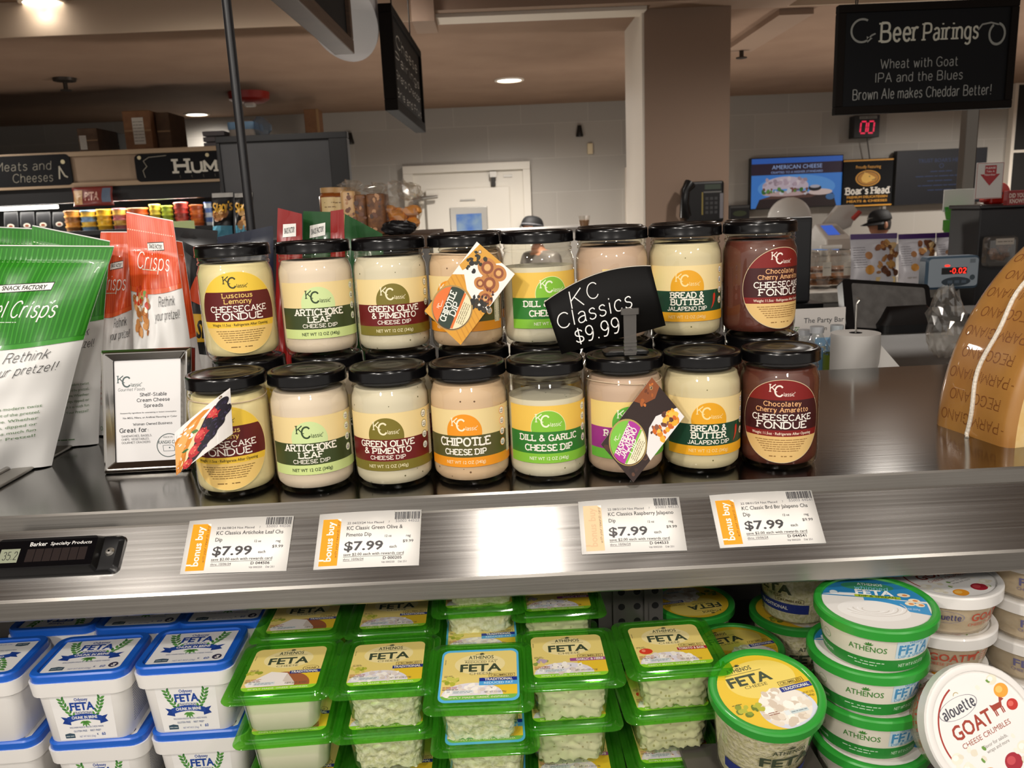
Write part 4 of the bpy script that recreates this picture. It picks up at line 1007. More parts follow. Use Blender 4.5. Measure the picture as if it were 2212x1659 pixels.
corners = {'chunk': [(466, 1532), (712, 1505), (735, 1385), (548, 1395)], 'trad': [(706, 1508), (940, 1492), (950, 1378), (748, 1392)], 'redu': [(927, 1547), (1143, 1540), (1120, 1392), (955, 1398)], 'garl': [(1122, 1485), (1350, 1485), (1310, 1360), (1130, 1375)], 'toma': [(1350, 1470), (1575, 1455), (1530, 1340), (1330, 1350)]}
GT = 'green lidded feta trays'
TRZ = {'chunk': 1.5, 'trad': 1, 'redu': -1, 'garl': 0, 'toma': 2}
for k in ('chunk', 'trad', 'redu', 'garl', 'toma'):
    o = _tray[k] = make_tray(k); q = [at_z(*p, ZL) for p in corners[k]]; c = sum(q, V()) / 4
    put(o, (c.x, c.y, ZL), TRZ[k], 'green lidded %s feta tray, top of the front stack' % TD[k], GT, (5 if k == 'redu' else 1.5, 0))
    put(o, (c.x + .003 * (1 if k in ('chunk', 'redu') else -1), c.y + .005, ZL - .0485), TRZ[k] + 1, 'second tray down in the front stack of %s feta' % TD[k].split(' with')[0], GT, (1, 0))
    put(o, (c.x + .002, c.y + .008, ZL - .109), TRZ[k] - 1, 'lowest tray in the front stack of %s feta' % TD[k].split(' with')[0], GT)
    by = c.y + .108
    if k == 'redu':
        put(o, (c.x + .0, c.y + .100, ZL - .012), 1, 'blue bordered feta tray peeping out behind the front one', GT)
        for j, z in enumerate((ZL + .062, ZL + .020)):
            put(_tray['trad'], (c.x + .002 - j * .004, c.y + .128, z), 2 * j, 'crumbled feta tray in the dark behind the blue bordered stack, %s one' % ('upper', 'lower')[j], GT)
    elif k != 'toma':
        put(o, (c.x - .004, by - .006, ZL + (.0 if k != 'garl' else .012)), 1, 'green lidded %s feta tray in the back row' % TD[k], GT)
        put(o, (c.x - .004, by, ZL - .0475), 0, 'hidden tray under the back row %s feta tray' % TD[k].split(' with')[0], GT)

# ---- round tubs
green_p = mat('green_plastic', '#2f9a35', 0.35, coat=.2)
clear_round = clear_mat('clear_round', '#f4f2ea', gloss=.05, rough=.05, body=.05)
def round_art():
    a = Art(); a.disc(0, 0, 43, '#e9c332', 0, n=36); a.disc(2, 14, 33, '#efd66a', .5, ry=22, n=24)
    a.disc(8, -23, 26, '#d9dcea', 1, ry=22, n=24); a.disc(7, -20, 23.5, '#efe8dc', 1.5, ry=20, n=24)
    a.blobs(70, -22, -40, 28, 0, 3, 5.2, ['#f7f0e4', '#e9ddcb', '#fdf8ee', '#d9c9b6'], 2, lambda u, v: u * u + v * v < 41 ** 2 and ((u - 6) / 24) ** 2 + ((v + 21) / 20) ** 2 < 1)
    a.blobs(14, -36, -22, -14, -8, 2.4, 4.6, ['#8b9a2e', '#6a7d27', '#b8b83a'], 3.2, lambda u, v: u * u + v * v < 40 ** 2)
    athenos(a, -12, 29, .95, INK, 3.5); a.line([(-28, 24.5), (8, 24.5)], .4, INK, 3.5)
    a.text('FETA', -8, 16, 10.5, INK, 3.5, .03, w=42); a.text('CHEESE', -6, 7.6, 3.2, '#77703e', 3.5, 0, w=22)
    a.line([(14, 1), (38, 1), (38, 5.6), (14, 5.6), (14, 1)], .5, '#6a5a24', 3.5); a.text('CRUMBLED', 26, 3.3, 2.8, '#6a5a24', 3.5, .015, w=21)
    a.strip(12, 42.3, -6.2, -.6, '#2b3a8c', 4.5); a.text('TRADITIONAL', 27, -3.4, 3.2, '#eeecd8', 5.5, .02, w=26)
    a.text('NET WT 12 OZ', 34, -12, 2.4, '#6a5a24', 4.5, 0, w=11); a.text('(340g)', 34, -15.4, 2.0, '#6a5a24', 4.5, 0, w=8)
    a.rect(2, -30, 7, -25, '#e8eeee', 4.5); a.rect(7.5, -30, 24, -26.4, '#cfdcdc', 4.5); a.fine(8, 23, -28, 1, '#70808a', 5.5)
    a.fine(-38, -28, -8, 1, '#6a5a24', 4.5); a.fine(-12, -2, -24, 1.2, '#9a6a58', 5); a.fine(-12, -2, -26, 1.2, '#9a6a58', 5)
    return a
def round_lid(t, m, r, h=.010):
    return MB().lathe([(r - .0015, -h), (r, -h + .0008), (r, -.0015), (r - .0012, 0), (r - .0035, .0006), (r - .0065, 0), (r - .0072, -.0018), (.001, -.0018)], m, 48, cap=False).build('lid', t)
def make_round():
    t = empty('round_feta_tub', (0, 0, 0)); t['category'] = 'cheese tub'
    l_ = round_lid(t, green_p, .051)
    round_art().build('lid_label', lambda u, v, h: V((u, v, -.0018 + h)), l_, eps=7e-5)
    MB().lathe([(.001, -.088), (.036, -.088), (.038, -.0865), (.0475, -.006)], clear_round, 40, cap=False).build('tub_body', t)
    MB().lathe([(.001, -.0865), (.035, -.0865), (.0365, -.085), (.0455, -.012), (.03, -.010), (.001, -.0105)], crumb, 36, cap=False).build('cheese', t)
    a = Art(); athenos(a, 0, 58, 1.05, INK, 1); a.line([(-16, 53), (16, 53)], .4, INK, 1); a.text('FETA', 0, 44, 11, INK, 1, .03, w=44); a.text('CHEESE', 0, 35, 3.2, '#5d5a44', 1, 0, w=24)
    a.strip(-52, 40, 14, 26, '#28367f', 1, 20); a.text('TRADITIONAL', 0, 20, 4, '#e9e6d8', 2, .02, w=36); a.line([(4, 28), (34, 28), (34, 32.5), (4, 32.5), (4, 28)], .5, '#6a5a30', 1); a.text('CRUMBLED', 19, 30.2, 2.8, '#5d5030', 1, .015, w=25)
    a.build('side_label', cyl(.0383, -.0865, 0, .0095 / .0805), t)
    return t
rt = make_round()
c = (at_z(1547, 1520, 1.292) + at_z(1783, 1500, 1.292)) / 2
GR = 'round green lidded feta tubs'
nx = V((-.10, -.20, 1)).normalized()
put(rt, (c.x, c.y + .012, 1.294), 12, 'round feta tub with yellow picture lid, tilted at the front beside the green trays', GR, (13, -3))
c2 = V((.231, .935, 1.2325)); put(rt, (c2.x, c2.y, 1.2325), 190, 'round feta tub in the dark back row with its yellow lid upside down', GR)
c2 = at_z(1590, 1385, 1.2325); put(rt, (c2.x, c2.y - .008, 1.2325), 12, 'round feta tub with yellow lid, half hidden behind the tilted round tub', GR)
c2 = at_z(1705, 1316, 1.2325); put(rt, (c2.x + .004, c2.y, 1.2325), 10, 'round feta tub with dark side print standing behind the tilted round tub', GR)
put(rt, (c2.x + .006, c2.y - .004, 1.2325 + .0885), -60, 'round feta tub stacked on another, its top hidden by the steel lip', GR)

def dip_art():
    a = Art(); r = 51
    a.disc(0, 0, r, '#e6e3de', 0, n=40)
    a.disc(0, 0, r, '#2f86bd', 1, lo=10, n=40)
    a.strip(-10, 49, lambda u: -4 - (u + 10) * .22, lambda u: 12 - (u + 10) * .1, '#3a93cc', 1.3, 12)
    a.strip(-49, 20, lambda u: 8 + 10 * math.cos((u + 20) / 26), lambda u: 12, '#e6e3de', 1.6, 16)
    a.disc(-4, -16, 34, '#f0eeea', 2, ry=20, n=26)
    for i in range(7): a.ring(-6, -14 + i, 8 + i * 4.2, 9.2 + i * 4.2, ('#d3cdc6', '#fbfaf8')[i % 2], 2.5, 24, 150 + i * 14, 330 + i * 10, .55)
    a.disc(-3, 34, 26, '#3c8f6b', 1.5, ry=9, n=22); a.text('ATHENOS', 0, 38.5, 5, '#eaf2ea', 3, .012, w=25); a.slab('whipped', 0, 30.5, 7, '#8ccbea', 3, 1.2, False, w=32, skew=.12)
    a.text('FETA', 2, 21.5, 9.6, '#f6f8f4', 3.5, .035, w=37); a.strip(-18, 26, 10.6, 15.6, '#a9c22f', 3); a.text('DIP & SPREAD', 4, 13.2, 3.6, '#41591a', 4, .02, w=36)
    for i, (u, v) in enumerate(((30, 20), (38, 10), (33, 3), (42, 2))): a.disc(u, v, 6.2 - i * .6, '#efe2c6', 4, ry=4, n=12); a.disc(u + 1, v, 2.6, '#d98a4a', 4.5, ry=1.8, n=8)
    a.text('NET WT 8 OZ (227g)', 28, -7.5, 2.8, '#e4eef6', 4, 0, w=24); a.disc(-38, 17, 4, '#dfe9ee', 3, n=10); a.fine(-33, -20, 17, 1.5, '#cfe2ee', 3)
    return a
def make_dip():
    t = empty('whipped_feta_tub', (0, 0, 0)); t['category'] = 'dip tub'
    l_ = round_lid(t, green_p, .0545)
    dip_art().build('lid_label', lambda u, v, h: V((u, v, -.0018 + h)), l_, eps=7e-5, unit=.00092)
    cream = mat('dip_tub_plastic', '#e9e3d2', .35, coat=.2)
    MB().lathe([(.001, -.047), (.042, -.047), (.044, -.0455), (.0508, -.006)], cream, 44, cap=False).build('tub_body', t)
    a = Art(); a.strip(-150, 120, .5, 13, '#2c8a36', 0, 60)
    for o in (-140, 0, ):
        a.text('ATHENOS', o - 12, 23, 5.6, '#4a8a3c', 1, .012, w=30)
        for ang in (25, 60, 95, 130, 160): a.leaf(o - 11, 27, 4, 1.4, ang, '#4a8a3c', 1)
        a.rect(o + 10, 15, o + 44, 33, '#cfe4ee', .5, 6); a.text('FETA', o + 27, 24, 10, '#4f97c6', 1, .03, w=30); a.text('DIP & SPREAD', o + 27, 16.6, 2.8, '#5f9fc6', 1.2, .01, w=29); a.text('Whipped', o + 27, 31.4, 2.6, '#5f9fc6', 1.2, .01)
        a.fine(o - 28, o + 2, 8.8, 1.3, '#d6ead2', 1); a.fine(o - 22, o - 4, 5.8, 1.3, '#d6ead2', 1); a.text('NET WT 8 OZ (227g)', o + 28, 7, 3.4, '#cfe6cc', 1, .01, w=28)
    a.text('athenos.com', -56, 7, 3.6, '#dcecd8', 1, .012, w=24)
    for u in (-62, -50): a.ring(u, 22, 4.2, 4.8, '#9fb98e', 1, 16); a.fine(u - 3, u + 3, 22, .9, '#9fb98e', 1)
    v = -84
    while v < -68:
        k = rnd.choice((.6, 1, 1.5)); a.rect(v, 15, v + k, 33, '#44523c', 1); v += k + rnd.choice((.7, 1.1))
    a.build('side_label', cyl(.0441, -.0455, 0, .0068 / .0395), t)
    return t
dt = make_dip(); GD = 'round tubs of whipped feta'
for i, (px, py, z, rz) in enumerate(((1885, 1300, 1.3505, -16), (1871, 1409, 1.3035, -10), (1865, 1492, 1.2565, -14), (1868, 1575, 1.2095, -14))):
    p = at_z(px, py, z)
    put(dt, (.342 - (.0, .004, .0, -.003)[i], .690 + (.0, .004, .006, .003)[i], z), rz, 'green rimmed tub of whipped feta, %s of its stack' % ('top', 'second', 'third', 'lowest')[i], GD, (2 if i == 0 else 0, 0))

def goat(a, cu, cv, s, c, l):
    a.poly([(cu - 4 * s, cv), (cu + 3 * s, cv + .3 * s), (cu + 4.4 * s, cv + 3.4 * s), (cu + 6.8 * s, cv + 3.8 * s), (cu + 5.6 * s, cv + 5.4 * s), (cu + 4.2 * s, cv + 6.2 * s), (cu + 2.6 * s, cv + 3.4 * s), (cu - 3 * s, cv + 3.6 * s), (cu - 4.8 * s, cv + 4.6 * s)], c, l)
    for x in (-3.8, -2.6, 1.6, 2.8): a.rect(cu + x * s, cv - 3.4 * s, cu + (x + .8) * s, cv + .5 * s, c, l)
def alou_art():
    a = Art(); a.disc(0, 0, 46, '#f2f0ec', 0, n=36)
    a.ring(0, 0, 40.5, 42, '#a8382c', 1, 26, 105, 195)
    a.ring(-12, 24, 19.4, 20.2, '#8c8790', 1, 28, k=.42); a.slab('alouette', -12, 24, 8.6, '#4b4a55', 2, 1.5, False, w=33); a.ring(-8, 33, 2.5, 3.1, '#b7a46a', 2, 10, 20, 160)
    a.text('GOAT', -8, 7, 11.5, '#a4402f', 2, .02, w=42); goat(a, 22, 8, 1.35, '#a4402f', 2); a.text('CHEESE CRUMBLES', 0, -4.4, 4.2, '#a4543f', 2, 0, w=52)
    a.text('Flavor for salads,', 4, -12.5, 2.9, '#8a8580', 2, 0, w=26); a.text('wraps and more', 4, -16.8, 2.9, '#8a8580', 2, 0, w=24)
    for (u, v, r_, c_) in ((33, 20, 7, '#f0a63a'), (36, 6, 5.5, '#c2332a'), (10, -33, 8.5, '#a82535'), (-16, -34, 8, '#f2a02c'), (-31, -21, 5.5, '#f1ecd8'), (25, -27, 6, '#f1ecd8'), (30, 31, 5, '#efe6cf'), (-36, -10, 5.5, '#f3eddb')):
        a.disc(u, v, r_, c_, 2, ry=r_ * .85, n=14); a.disc(u - r_ * .2, v + r_ * .2, r_ * .5, {'#f0a63a': '#f8c66a', '#c2332a': '#e0675a', '#a82535': '#c94c52', '#f2a02c': '#f8c25e'}.get(c_, '#fbf8ee'), 2.5, ry=r_ * .4, n=10)
    a.blobs(12, -40, -34, -8, -8, 2, 3.6, ['#f4efe0', '#e8e0cc', '#6f9a45'], 2.2, lambda u, v: u * u + v * v < 42 ** 2)
    a.blobs(8, 16, -36, 36, -12, 2, 3.4, ['#f4efe0', '#7fa24d', '#e8e0cc'], 2.2, lambda u, v: u * u + v * v < 42 ** 2)
    a.blobs(5, 14, 30, 34, 40, 2, 3, ['#6f9a45', '#f4efe0'], 2.2, lambda u, v: u * u + v * v < 42 ** 2)
    return a
def make_alou(kind):
    t = empty('round_crumbles_tub', (0, 0, 0)); t['category'] = 'cheese tub'
    l_ = round_lid(t, white_p, .0545, .013)
    if kind == 'goat': alou_art().build('lid_label', lambda u, v, h: V((u, v, -.0018 + h)), l_, eps=7e-5)
    milky = clear_mat('milky_round', '#efe9de', gloss=.05, rough=.1, body=.3, bodycol='#efe8da')
    MB().lathe([(.001, -.046), (.041, -.046), (.043, -.0445), (.0505, -.010)], milky, 40, cap=False).build('tub_body', t)
    MB().lathe([(.001, -.0445), (.040, -.0445), (.0415, -.043), (.0485, -.014), (.001, -.014)], noise_mat('goat_crumbles', '#ead9bb', '#f4ead4', 220, .6, .6), 36, cap=False).build('cheese', t)
    a = Art(); c_ = '#c2553f' if kind == 'goat' else '#6d6a92'
    for o in (-8, -120, 100):
        if kind == 'goat': a.ring(o - 26, 20, 15, 15.7, '#8c8aa2', 1, 26, k=.45); a.slab('alouette', o - 26, 20, 6.4, '#54517a', 1, 1.5, False, w=25)
        a.text('GOAT' if kind == 'goat' else 'FETA', o + 12, 20, 8.6, c_, 1, .02, w=32)
        if kind == 'goat': goat(a, o + 34, 20, 1.1, c_, 1)
        a.text('CHEESE CRUMBLES', o + 14, 11.6, 3.4, c_, 1, 0, w=40)
        for j in range(4): a.fine(o + 44, o + 54, 24 - j * 3, 1.2, c_, 1)
    a.build('side_label', cyl(.0431, -.0445, 0, .0075 / .0345), t)
    return t
gt = make_alou('goat'); ft = make_alou('feta'); GA = 'round white crumbles tubs'
for i in range(4):
    put(gt, (.452 + (.0, .0, -.004, .002)[i], .770 + .004 * i, 1.334 - .0465 * i), (20, -22, 10, 30)[i], 'goat crumbles tub, %s of the stack behind the tilted one' % ('top', 'second', 'third', 'lowest')[i], GA)
for i in range(4):
    put(ft, (.568 + .002 * i, .800, 1.346 - .0465 * i), (-34, -30, -36, -32)[i], 'white feta crumbles tub at the edge of the photo, %s of its stack' % ('top', 'second', 'third', 'lowest')[i], GA)
p = at_y(2128, 1575, .615)
z = V((.10, -.86, .50)).normalized(); x = V((.86, .06, .34)); x = (x - z * x.dot(z)).normalized(); y = z.cross(x)
o = copy_tree(gt); o.matrix_world = Matrix.Translation(p) @ Matrix((x, y, z)).transposed().to_4x4(); o['label'] = 'white goat cheese crumbles tub tipped forward, its picture lid facing out'; o['group'] = GA
# ================================================================== things on the counter
card_edge = mat('card_white', '#ece7de', .5)
def sheet(t, name, fn, w, h, m=card_edge, nu=8, nv=2, th=.0005, top=None):
    mb = MB(); mb.grid(lambda u, v: fn(u * w, v * (top(u * w) if top else h), 0), max(nu, 16), nv, m)
    return mb.build(name, t, True, solid=th)
def cordloop(t, c, r, m, to, n=26, rr=.0006):
    """loose cord round a jar neck with a tail down to the tag hole"""
    pts = [c + V((r * math.cos(2 * PI * i / n), r * math.sin(2 * PI * i / n), .0015 * math.sin(4 * PI * i / n))) for i in range(n)]
    mb = MB(); mb.tube(pts, rr, m, 6, True)
    a = min(pts, key=lambda p: (p - to).length); mid = (a + to) / 2 + V((0, -.006, 0))
    mb.tube([a, mid, to], rr, m, 6); return mb.build('cord', t)
cordm = mat('elastic_cord', '#cdb79a', .7)
# --- dessert tag on the lemon jar
def hang_tag(px, ys, W, H, art, label, jar, z=.099, bow=.004):
    q = [at_y(p[0], p[1], y) for p, y in zip(px, ys)]; o = sum(q, V()) / 4
    t = empty('hang_tag', o, 0, label, 'hang tag'); fn = quad(q[0] - o, q[1] - o, q[2] - o, q[3] - o, W, H, bow)
    sheet(t, 'card', fn, W, H)
    art.cut(W / 14, H / 14)
    art.build('picture', lambda u, v, h: fn(u, v, h + .0003), t, unit=1, eps=6e-5)
    return t, fn, o
a = Art(); a.rect(0, 0, 55, 60, '#f2efec', 0, 8, 8)
a.strip(0, 55, lambda u: 0 + max(0, (u - 30)) * .0, lambda u: 24 + u * .62, '#e9e4e0', .5, 10, 6)
a.poly([(0, 2), (0, 46), (8, 52), (18, 56), (30, 57), (36, 53), (27, 49), (22, 42), (17, 30), (9, 18), (4, 6)], '#d98a2e', 1); a.poly([(0, 8), (0, 40), (7, 47), (16, 51), (24, 52), (17, 44), (11, 32), (5, 18)], '#eeb064', 1.5)
a.poly([(0, 0), (4, 6), (9, 18), (17, 30), (22, 42), (27, 49), (31, 46), (24, 34), (18, 20), (9, 6), (5, 0)], '#f0d6a8', 2); a.poly([(0, 0), (0, 2), (12, 24), (10, 12), (5, 0)], '#c77a28', 2.2)
a.blobs(24, 2, 34, 24, 56, .8, 2.2, ['#f6efe6', '#fbf8f2'], 2.6)
a.poly([(5, 0), (9, 6), (18, 20), (24, 34), (31, 46), (40, 52), (50, 48), (54, 36), (46, 22), (34, 12), (20, 2), (12, 0)], '#2b1a22', 3)
for u, v, r_ in ((40, 42, 8), (27, 28, 7.5), (20, 14, 7), (12, 4, 5)): a.disc(u, v, r_, '#b3202a', 4, ry=r_ * 1.1, n=14); a.disc(u - 2, v + 2.5, r_ * .55, '#d94a48', 4.4, n=10); a.blobs(6, u - r_ * .6, v - r_ * .7, u + r_ * .6, v + r_ * .7, .4, .6, ['#f0c07a'], 4.8)
for u, v, r_ in ((47, 48, 6.5), (49, 36, 6.5), (38, 31, 6), (35, 19, 6.5), (43, 26, 6), (27, 12, 5), (33, 38, 5)):
    a.disc(u, v, r_, '#1d1626', 4.2, n=12); a.blobs(9, u - r_ * .7, v - r_ * .7, u + r_ * .7, v + r_ * .7, .9, 1.6, ['#2d2440', '#3d3352', '#120d18'], 4.6)
a.leaf(24, 36, 9, 4, 140, '#4f7a3a', 4.4); a.leaf(14, 22, 8, 3.4, 160, '#3e6a34', 4.4)
a.disc(46, 57, 1.6, '#6b5a44', 3)
t, fn, o = hang_tag([(381, 1027), (503, 937), (497, 838), (377, 935)], [.752, .772, .776, .762], 55, 60, a, 'bent dessert photo tag of crepe and berries hanging on the front lemon jar', None, bow=.009)
cordloop(t, V((fx[0], YF, CT + .0985)) - o, .0386, cordm, fn(46, 57, .0008))
def lid_badge(a, u, v, r, c1, c2, low, txt, rim, ang):
    a.disc(u, v, r + 1.6, rim, 4, n=22); a.disc(u + .4, v - .3, r + .4, '#5a3a20', 4.3, n=22)
    b = Art(); b.disc(0, 0, r, low, 0, n=24); b.disc(0, 0, r, c1, .6, lo=r * .28, n=24); b.disc(0, 0, r, c2, .7, lo=-r * .32, hi=r * .42, n=24); b.rect(-r * .9, -r * .42, r * .9, -r * .3, c1, 1)
    kc_logo(b, -r * .12, r * .64, .34, '#f3ecd8', 1.4)
    n_ = len(txt)
    for i, s in enumerate(txt): b.slab(s, 0, r * (.26 - .30 * i if n_ > 2 else .22 - .36 * i), r * (.26 if n_ > 2 else .30), '#f6f0e4', 1.4, 1.7, True, w=r * (1.5 if len(s) > 6 else .62))
    for i in range(4): b.fine(-r * .55, r * .5, -r * (.5 + i * .1), r * .045, '#7a6a4a', 1.2)
    ca, sa = math.cos(R(ang)), math.sin(R(ang))
    for vs, fs, c, l in b.p: a.add([(u + x * ca - y * sa, v + x * sa + y * ca) for x, y in vs], fs, c, 4.6 + l)
a = Art(); a.rect(0, 0, 52, 90, '#d89a2c', 0, 4, 6)
for i in range(16): a.poly([(0, i * 5.6), (52, i * 5.6 - 20), (52, i * 5.6 - 18.6), (0, i * 5.6 + 1.4)] if 20 < i * 5.6 < 89 else [(0, 0), (.01, 0), (.01, .01)], '#c98b26', .5)
a.poly([(0, 48), (0, 90), (52, 90), (52, 44), (40, 40), (22, 46), (10, 56)], '#eeeae4', 2)
a.poly([(4, 90), (0, 60), (6, 58), (14, 76), (30, 86), (34, 90)], '#d39b35', 2.3)
for u, v, r_ in ((25, 77, 11), (37, 66, 11), (43, 52, 8.5), (38, 80, 9), (29, 60, 7)):
    a.disc(u, v, r_, '#c08040', 3 + r_ * .01, ry=r_ * .85, n=14); a.ring(u, v, r_ * .35, r_ * .6, '#8a4a2a', 3.5, 16); a.disc(u, v, r_ * .3, '#d9a86a', 3.7, n=8)
a.blobs(22, 30, 38, 52, 50, 1.6, 3.4, ['#1c1a14', '#2d281c', '#3a2a18'], 3.1); a.blobs(14, 4, 62, 18, 84, 1.8, 3.2, ['#1c1a14', '#2b2a18'], 3.1); a.blobs(12, 34, 48, 50, 62, 1, 2, ['#6d2a1c', '#3a2018'], 3.8)
a.disc(9, 84, 2, '#8a6a44', 4.2, n=10); a.disc(9, 84, 1.2, '#e8dfd0', 4.4, n=8)
lid_badge(a, 21, 22, 21, '#e0702a', '#26382a', '#e8ddb4', ['CHIPOTLE', 'DIP'], '#a98a4e', 106)
t, fn, o = hang_tag([(917, 672), (995, 745), (1112, 592), (1030, 522)], [.846, .842, .85, .852], 52, 90, a, 'orange diamond tag with wraps photo hanging on the top row chipotle jar', None, bow=0)
cordloop(t, V((at_y(1001, 529, YB).x, YB, CT + HB + .104)) - o, .0386, cordm, fn(9, 84, .0008))
a = Art(); a.rect(0, 0, 52, 90, '#2c1a14', 0, 4, 6)
a.blobs(40, 0, 0, 52, 40, 2, 5, ['#3a221a', '#24140f', '#4a2a1c', '#5a3a2a'], .4, lambda u, v: 2 < u < 50 and 2 < v < 88)
a.poly([(0, 58), (0, 90), (12, 90), (16, 78), (10, 64)], '#8a4a22', 1.5); a.blobs(12, 1, 62, 12, 88, 1.2, 2.6, ['#c9702a', '#6a3418', '#a85a24'], 1.8, lambda u, v: 2 < u < 50 and 2 < v < 88)
a.poly([(52, 30), (44, 32), (30, 52), (28, 66), (34, 78), (40, 90), (52, 90)], '#e9e6e4', 2)
a.blobs(30, 36, 54, 49, 84, 2, 4.4, ['#e08a1e', '#f0ae2e', '#d0661a', '#f6c04a'], 3, lambda u, v: u < 50); a.blobs(16, 32, 50, 44, 78, 1.6, 3, ['#6d3f34', '#8a5a48', '#553028'], 3.4)
a.disc(6, 82, 2, '#b08a5c', 4.2, n=10); a.disc(6, 82, 1.2, '#2c1a14', 4.4, n=8)
lid_badge(a, 21.5, 24, 21, '#7cc242', '#b0329a', '#eee6c4', ['RASPBERRY', 'JALAPENO', 'DIP'], '#b39a5a', 104)
t, fn, o = hang_tag([(1298, 960), (1368, 1042), (1478, 900), (1408, 815)], [.764, .757, .770, .772], 52, 90, a, 'dark diamond tag with nachos photo hanging on the front raspberry jar', None, bow=0)
cordloop(t, V((fx[5], YF, CT + .0985)) - o, .0386, cordm, fn(6, 82, .0008))

# --- chalk sign in a clip standing on a lid
q = [at_y(*p, .795) for p in ((1213, 765), (1438, 703), (1405, 573), (1175, 652))]
o = V((fx[5] + .004, YF - .005, CT + HF + .0002)); fnc = quad(q[0] - o, q[1] - o, q[2] - o, q[3] - o, 115, 57)
t = empty('chalk_sign', o, 0, 'tilted black card sign with white handwriting in a clip on a jar lid', 'sign')
arch = lambda u: 57 + 9.5 * math.sin(PI * min(1, max(0, u / 115))) ** .9
cardm = mat('chalk_black', '#0a0909', .6, spec=.15)
sheet(t, 'sign_card', fnc, 115, 57, cardm, 20, 2, .0007, arch)
a = Art(); CH = '#f1efec'
a.line([(u, arch(u) - .4) for u in [115 * i / 24 for i in range(25)]], .7, '#c9bfae', 0)
a.slab('K', 32, 50, 17, CH, 1, .62, False, w=13, skew=.12); a.slab('C', 50, 52, 15, CH, 1, .62, False, w=11, skew=.1)
a.slab('Classics', 46, 33, 15, CH, 1, .72, False, w=80, skew=.12, sp=2.4); a.slab('$9.99', 43, 13, 15, CH, 1, .78, False, w=48, skew=.1)
a.build('sign_writing', lambda u, v, h: fnc(u, v, h + .0004), t, unit=1)
clipm = clear_mat('clip_clear', '#cfccc6', body=.45, bodycol='#8f8b86', rough=.1)
cp = at_y(1361, 715, .788) - o
mb = MB()
mb.loft([(-.024, .006, .0008, .0005), (.0175, .0065, .0008, .0005)], clipm, Matrix.Translation(cp + V((0, 0, 0)))).loft([(.0165, .009, .0022, .002), (.0225, .009, .0022, .002)], clipm, Matrix.Translation(cp))
for i in range(4): mb.loft([(-.022 + i * .0035, .0066, .0016, .0008), (-.0198 + i * .0035, .0066, .0016, .0008)], clipm, Matrix.Translation(cp))
mb.build('clip', t)
zb = -(0)
mb = MB(); mb.loft([(0, .023, .012, .004), (.003, .023, .012, .004), (.0055, .017, .008, .003)], mat('clip_base_black', '#161616', .35), Matrix.Translation((cp.x * .9, .004, 0)))
mb.tube([(cp.x, .0, .004), (cp.x, cp.y * .8, .012), (cp.x, cp.y, cp.z - .02)], .0028, mat('clip_base_black'), 8); mb.build('clip_base', t)

# --- chrome picture frame
chrome = mat('chrome', '#c8c5c0', .12, 1.0)
b0 = at_z(225, 1024, CT + .001); b1 = at_z(413, 1013, CT + .001); b1.y = b0.y + (b1.y - b0.y) * .5
t0 = at_y(217, 757, b0.y + .035); t1 = at_y(413, 749, b1.y + .035)
o = (b0 + b1) / 2; Wf = (b1 - b0).length * 1000; Hf = ((t0 + t1) / 2 - o).length * 1000
ff = quad(b0 - o, b1 - o, t1 - o, t0 - o, Wf, Hf)
t = empty('picture_frame', o, 0, 'small chrome picture frame holding a printed white product card', 'picture frame')
mb = MB(); bw, dp = 12.0, .012
oc = [(0, 0), (Wf, 0), (Wf, Hf), (0, Hf)]; ic = [(bw, bw), (Wf - bw, bw), (Wf - bw, Hf - bw), (bw, Hf - bw)]; mc = [(bw * .35, bw * .35), (Wf - bw * .35, bw * .35), (Wf - bw * .35, Hf - bw * .35), (bw * .35, Hf - bw * .35)]
vs = [ff(*p, -dp) for p in oc] + [ff(*p, 0) for p in oc] + [ff(*p, .004) for p in mc] + [ff(*p, -.002) for p in ic]
fs = []
for L in range(3):
    for i in range(4): fs.append((L * 4 + i, L * 4 + (i + 1) % 4, L * 4 + 4 + (i + 1) % 4, L * 4 + 4 + i))
mb.add(vs, fs, chrome); mb.build('frame_moulding', t, False, bevel=.0012)
mb = MB(); mb.add([ff(*p, -dp) for p in oc], [(3, 2, 1, 0)], blks); zb = [ff(Wf * .5 - 18, 14, -dp), ff(Wf * .5 + 18, 14, -dp), ff(Wf * .5 + 14, Hf * .7, -dp), ff(Wf * .5 - 14, Hf * .7, -dp)]
fy = V((0, .055, 0)); fz = ff(Wf / 2, Hf * .72, -dp); mb.add([fz + V((-.015, 0, 0)), fz + V((.015, 0, 0)), V((fz.x + .02, fz.y + .05, 0)), V((fz.x - .02, fz.y + .05, 0))], [(0, 1, 2, 3)], blks); mb.build('easel_back', t, False, solid=.0015)
a = Art(); w_, h_ = Wf - 2 * bw, Hf - 2 * bw; K = '#3a3b3e'
a.rect(0, 0, w_, h_, '#e9e7e6', 0)
s = w_ / 78
kc_logo(a, 15 * s, h_ - 26 * s, 1.05 * s, '#2f4a48', 2); a.slab('Gourmet Foods', 4 * s, h_ - 36 * s, 3.6 * s, '#5c6668', 2, 1, False, al='L', w=31 * s, skew=.2)
for i, tx in enumerate(('Shelf-Stable', 'Cream Cheese', 'Spreads')): a.slab(tx, 45 * s, h_ - (43 + 6.8 * i) * s, 3.8 * s, K, 2, 1.9, True, w=(31, 38, 22)[i] * s)
a.text('Noteworthy ingredients for entertaining or instant consumption', 39 * s, h_ - 65 * s, 1.5 * s, K, 2, .02, w=66 * s)
a.text('No MSG, Fillers, or Artificial Flavoring or Color', 41 * s, h_ - 71 * s, 2.0 * s, K, 2, .02, w=64 * s)
a.slab('Woman Owned Business', 44 * s, h_ - 79 * s, 2.7 * s, K, 2, 1.8, True, w=46 * s)
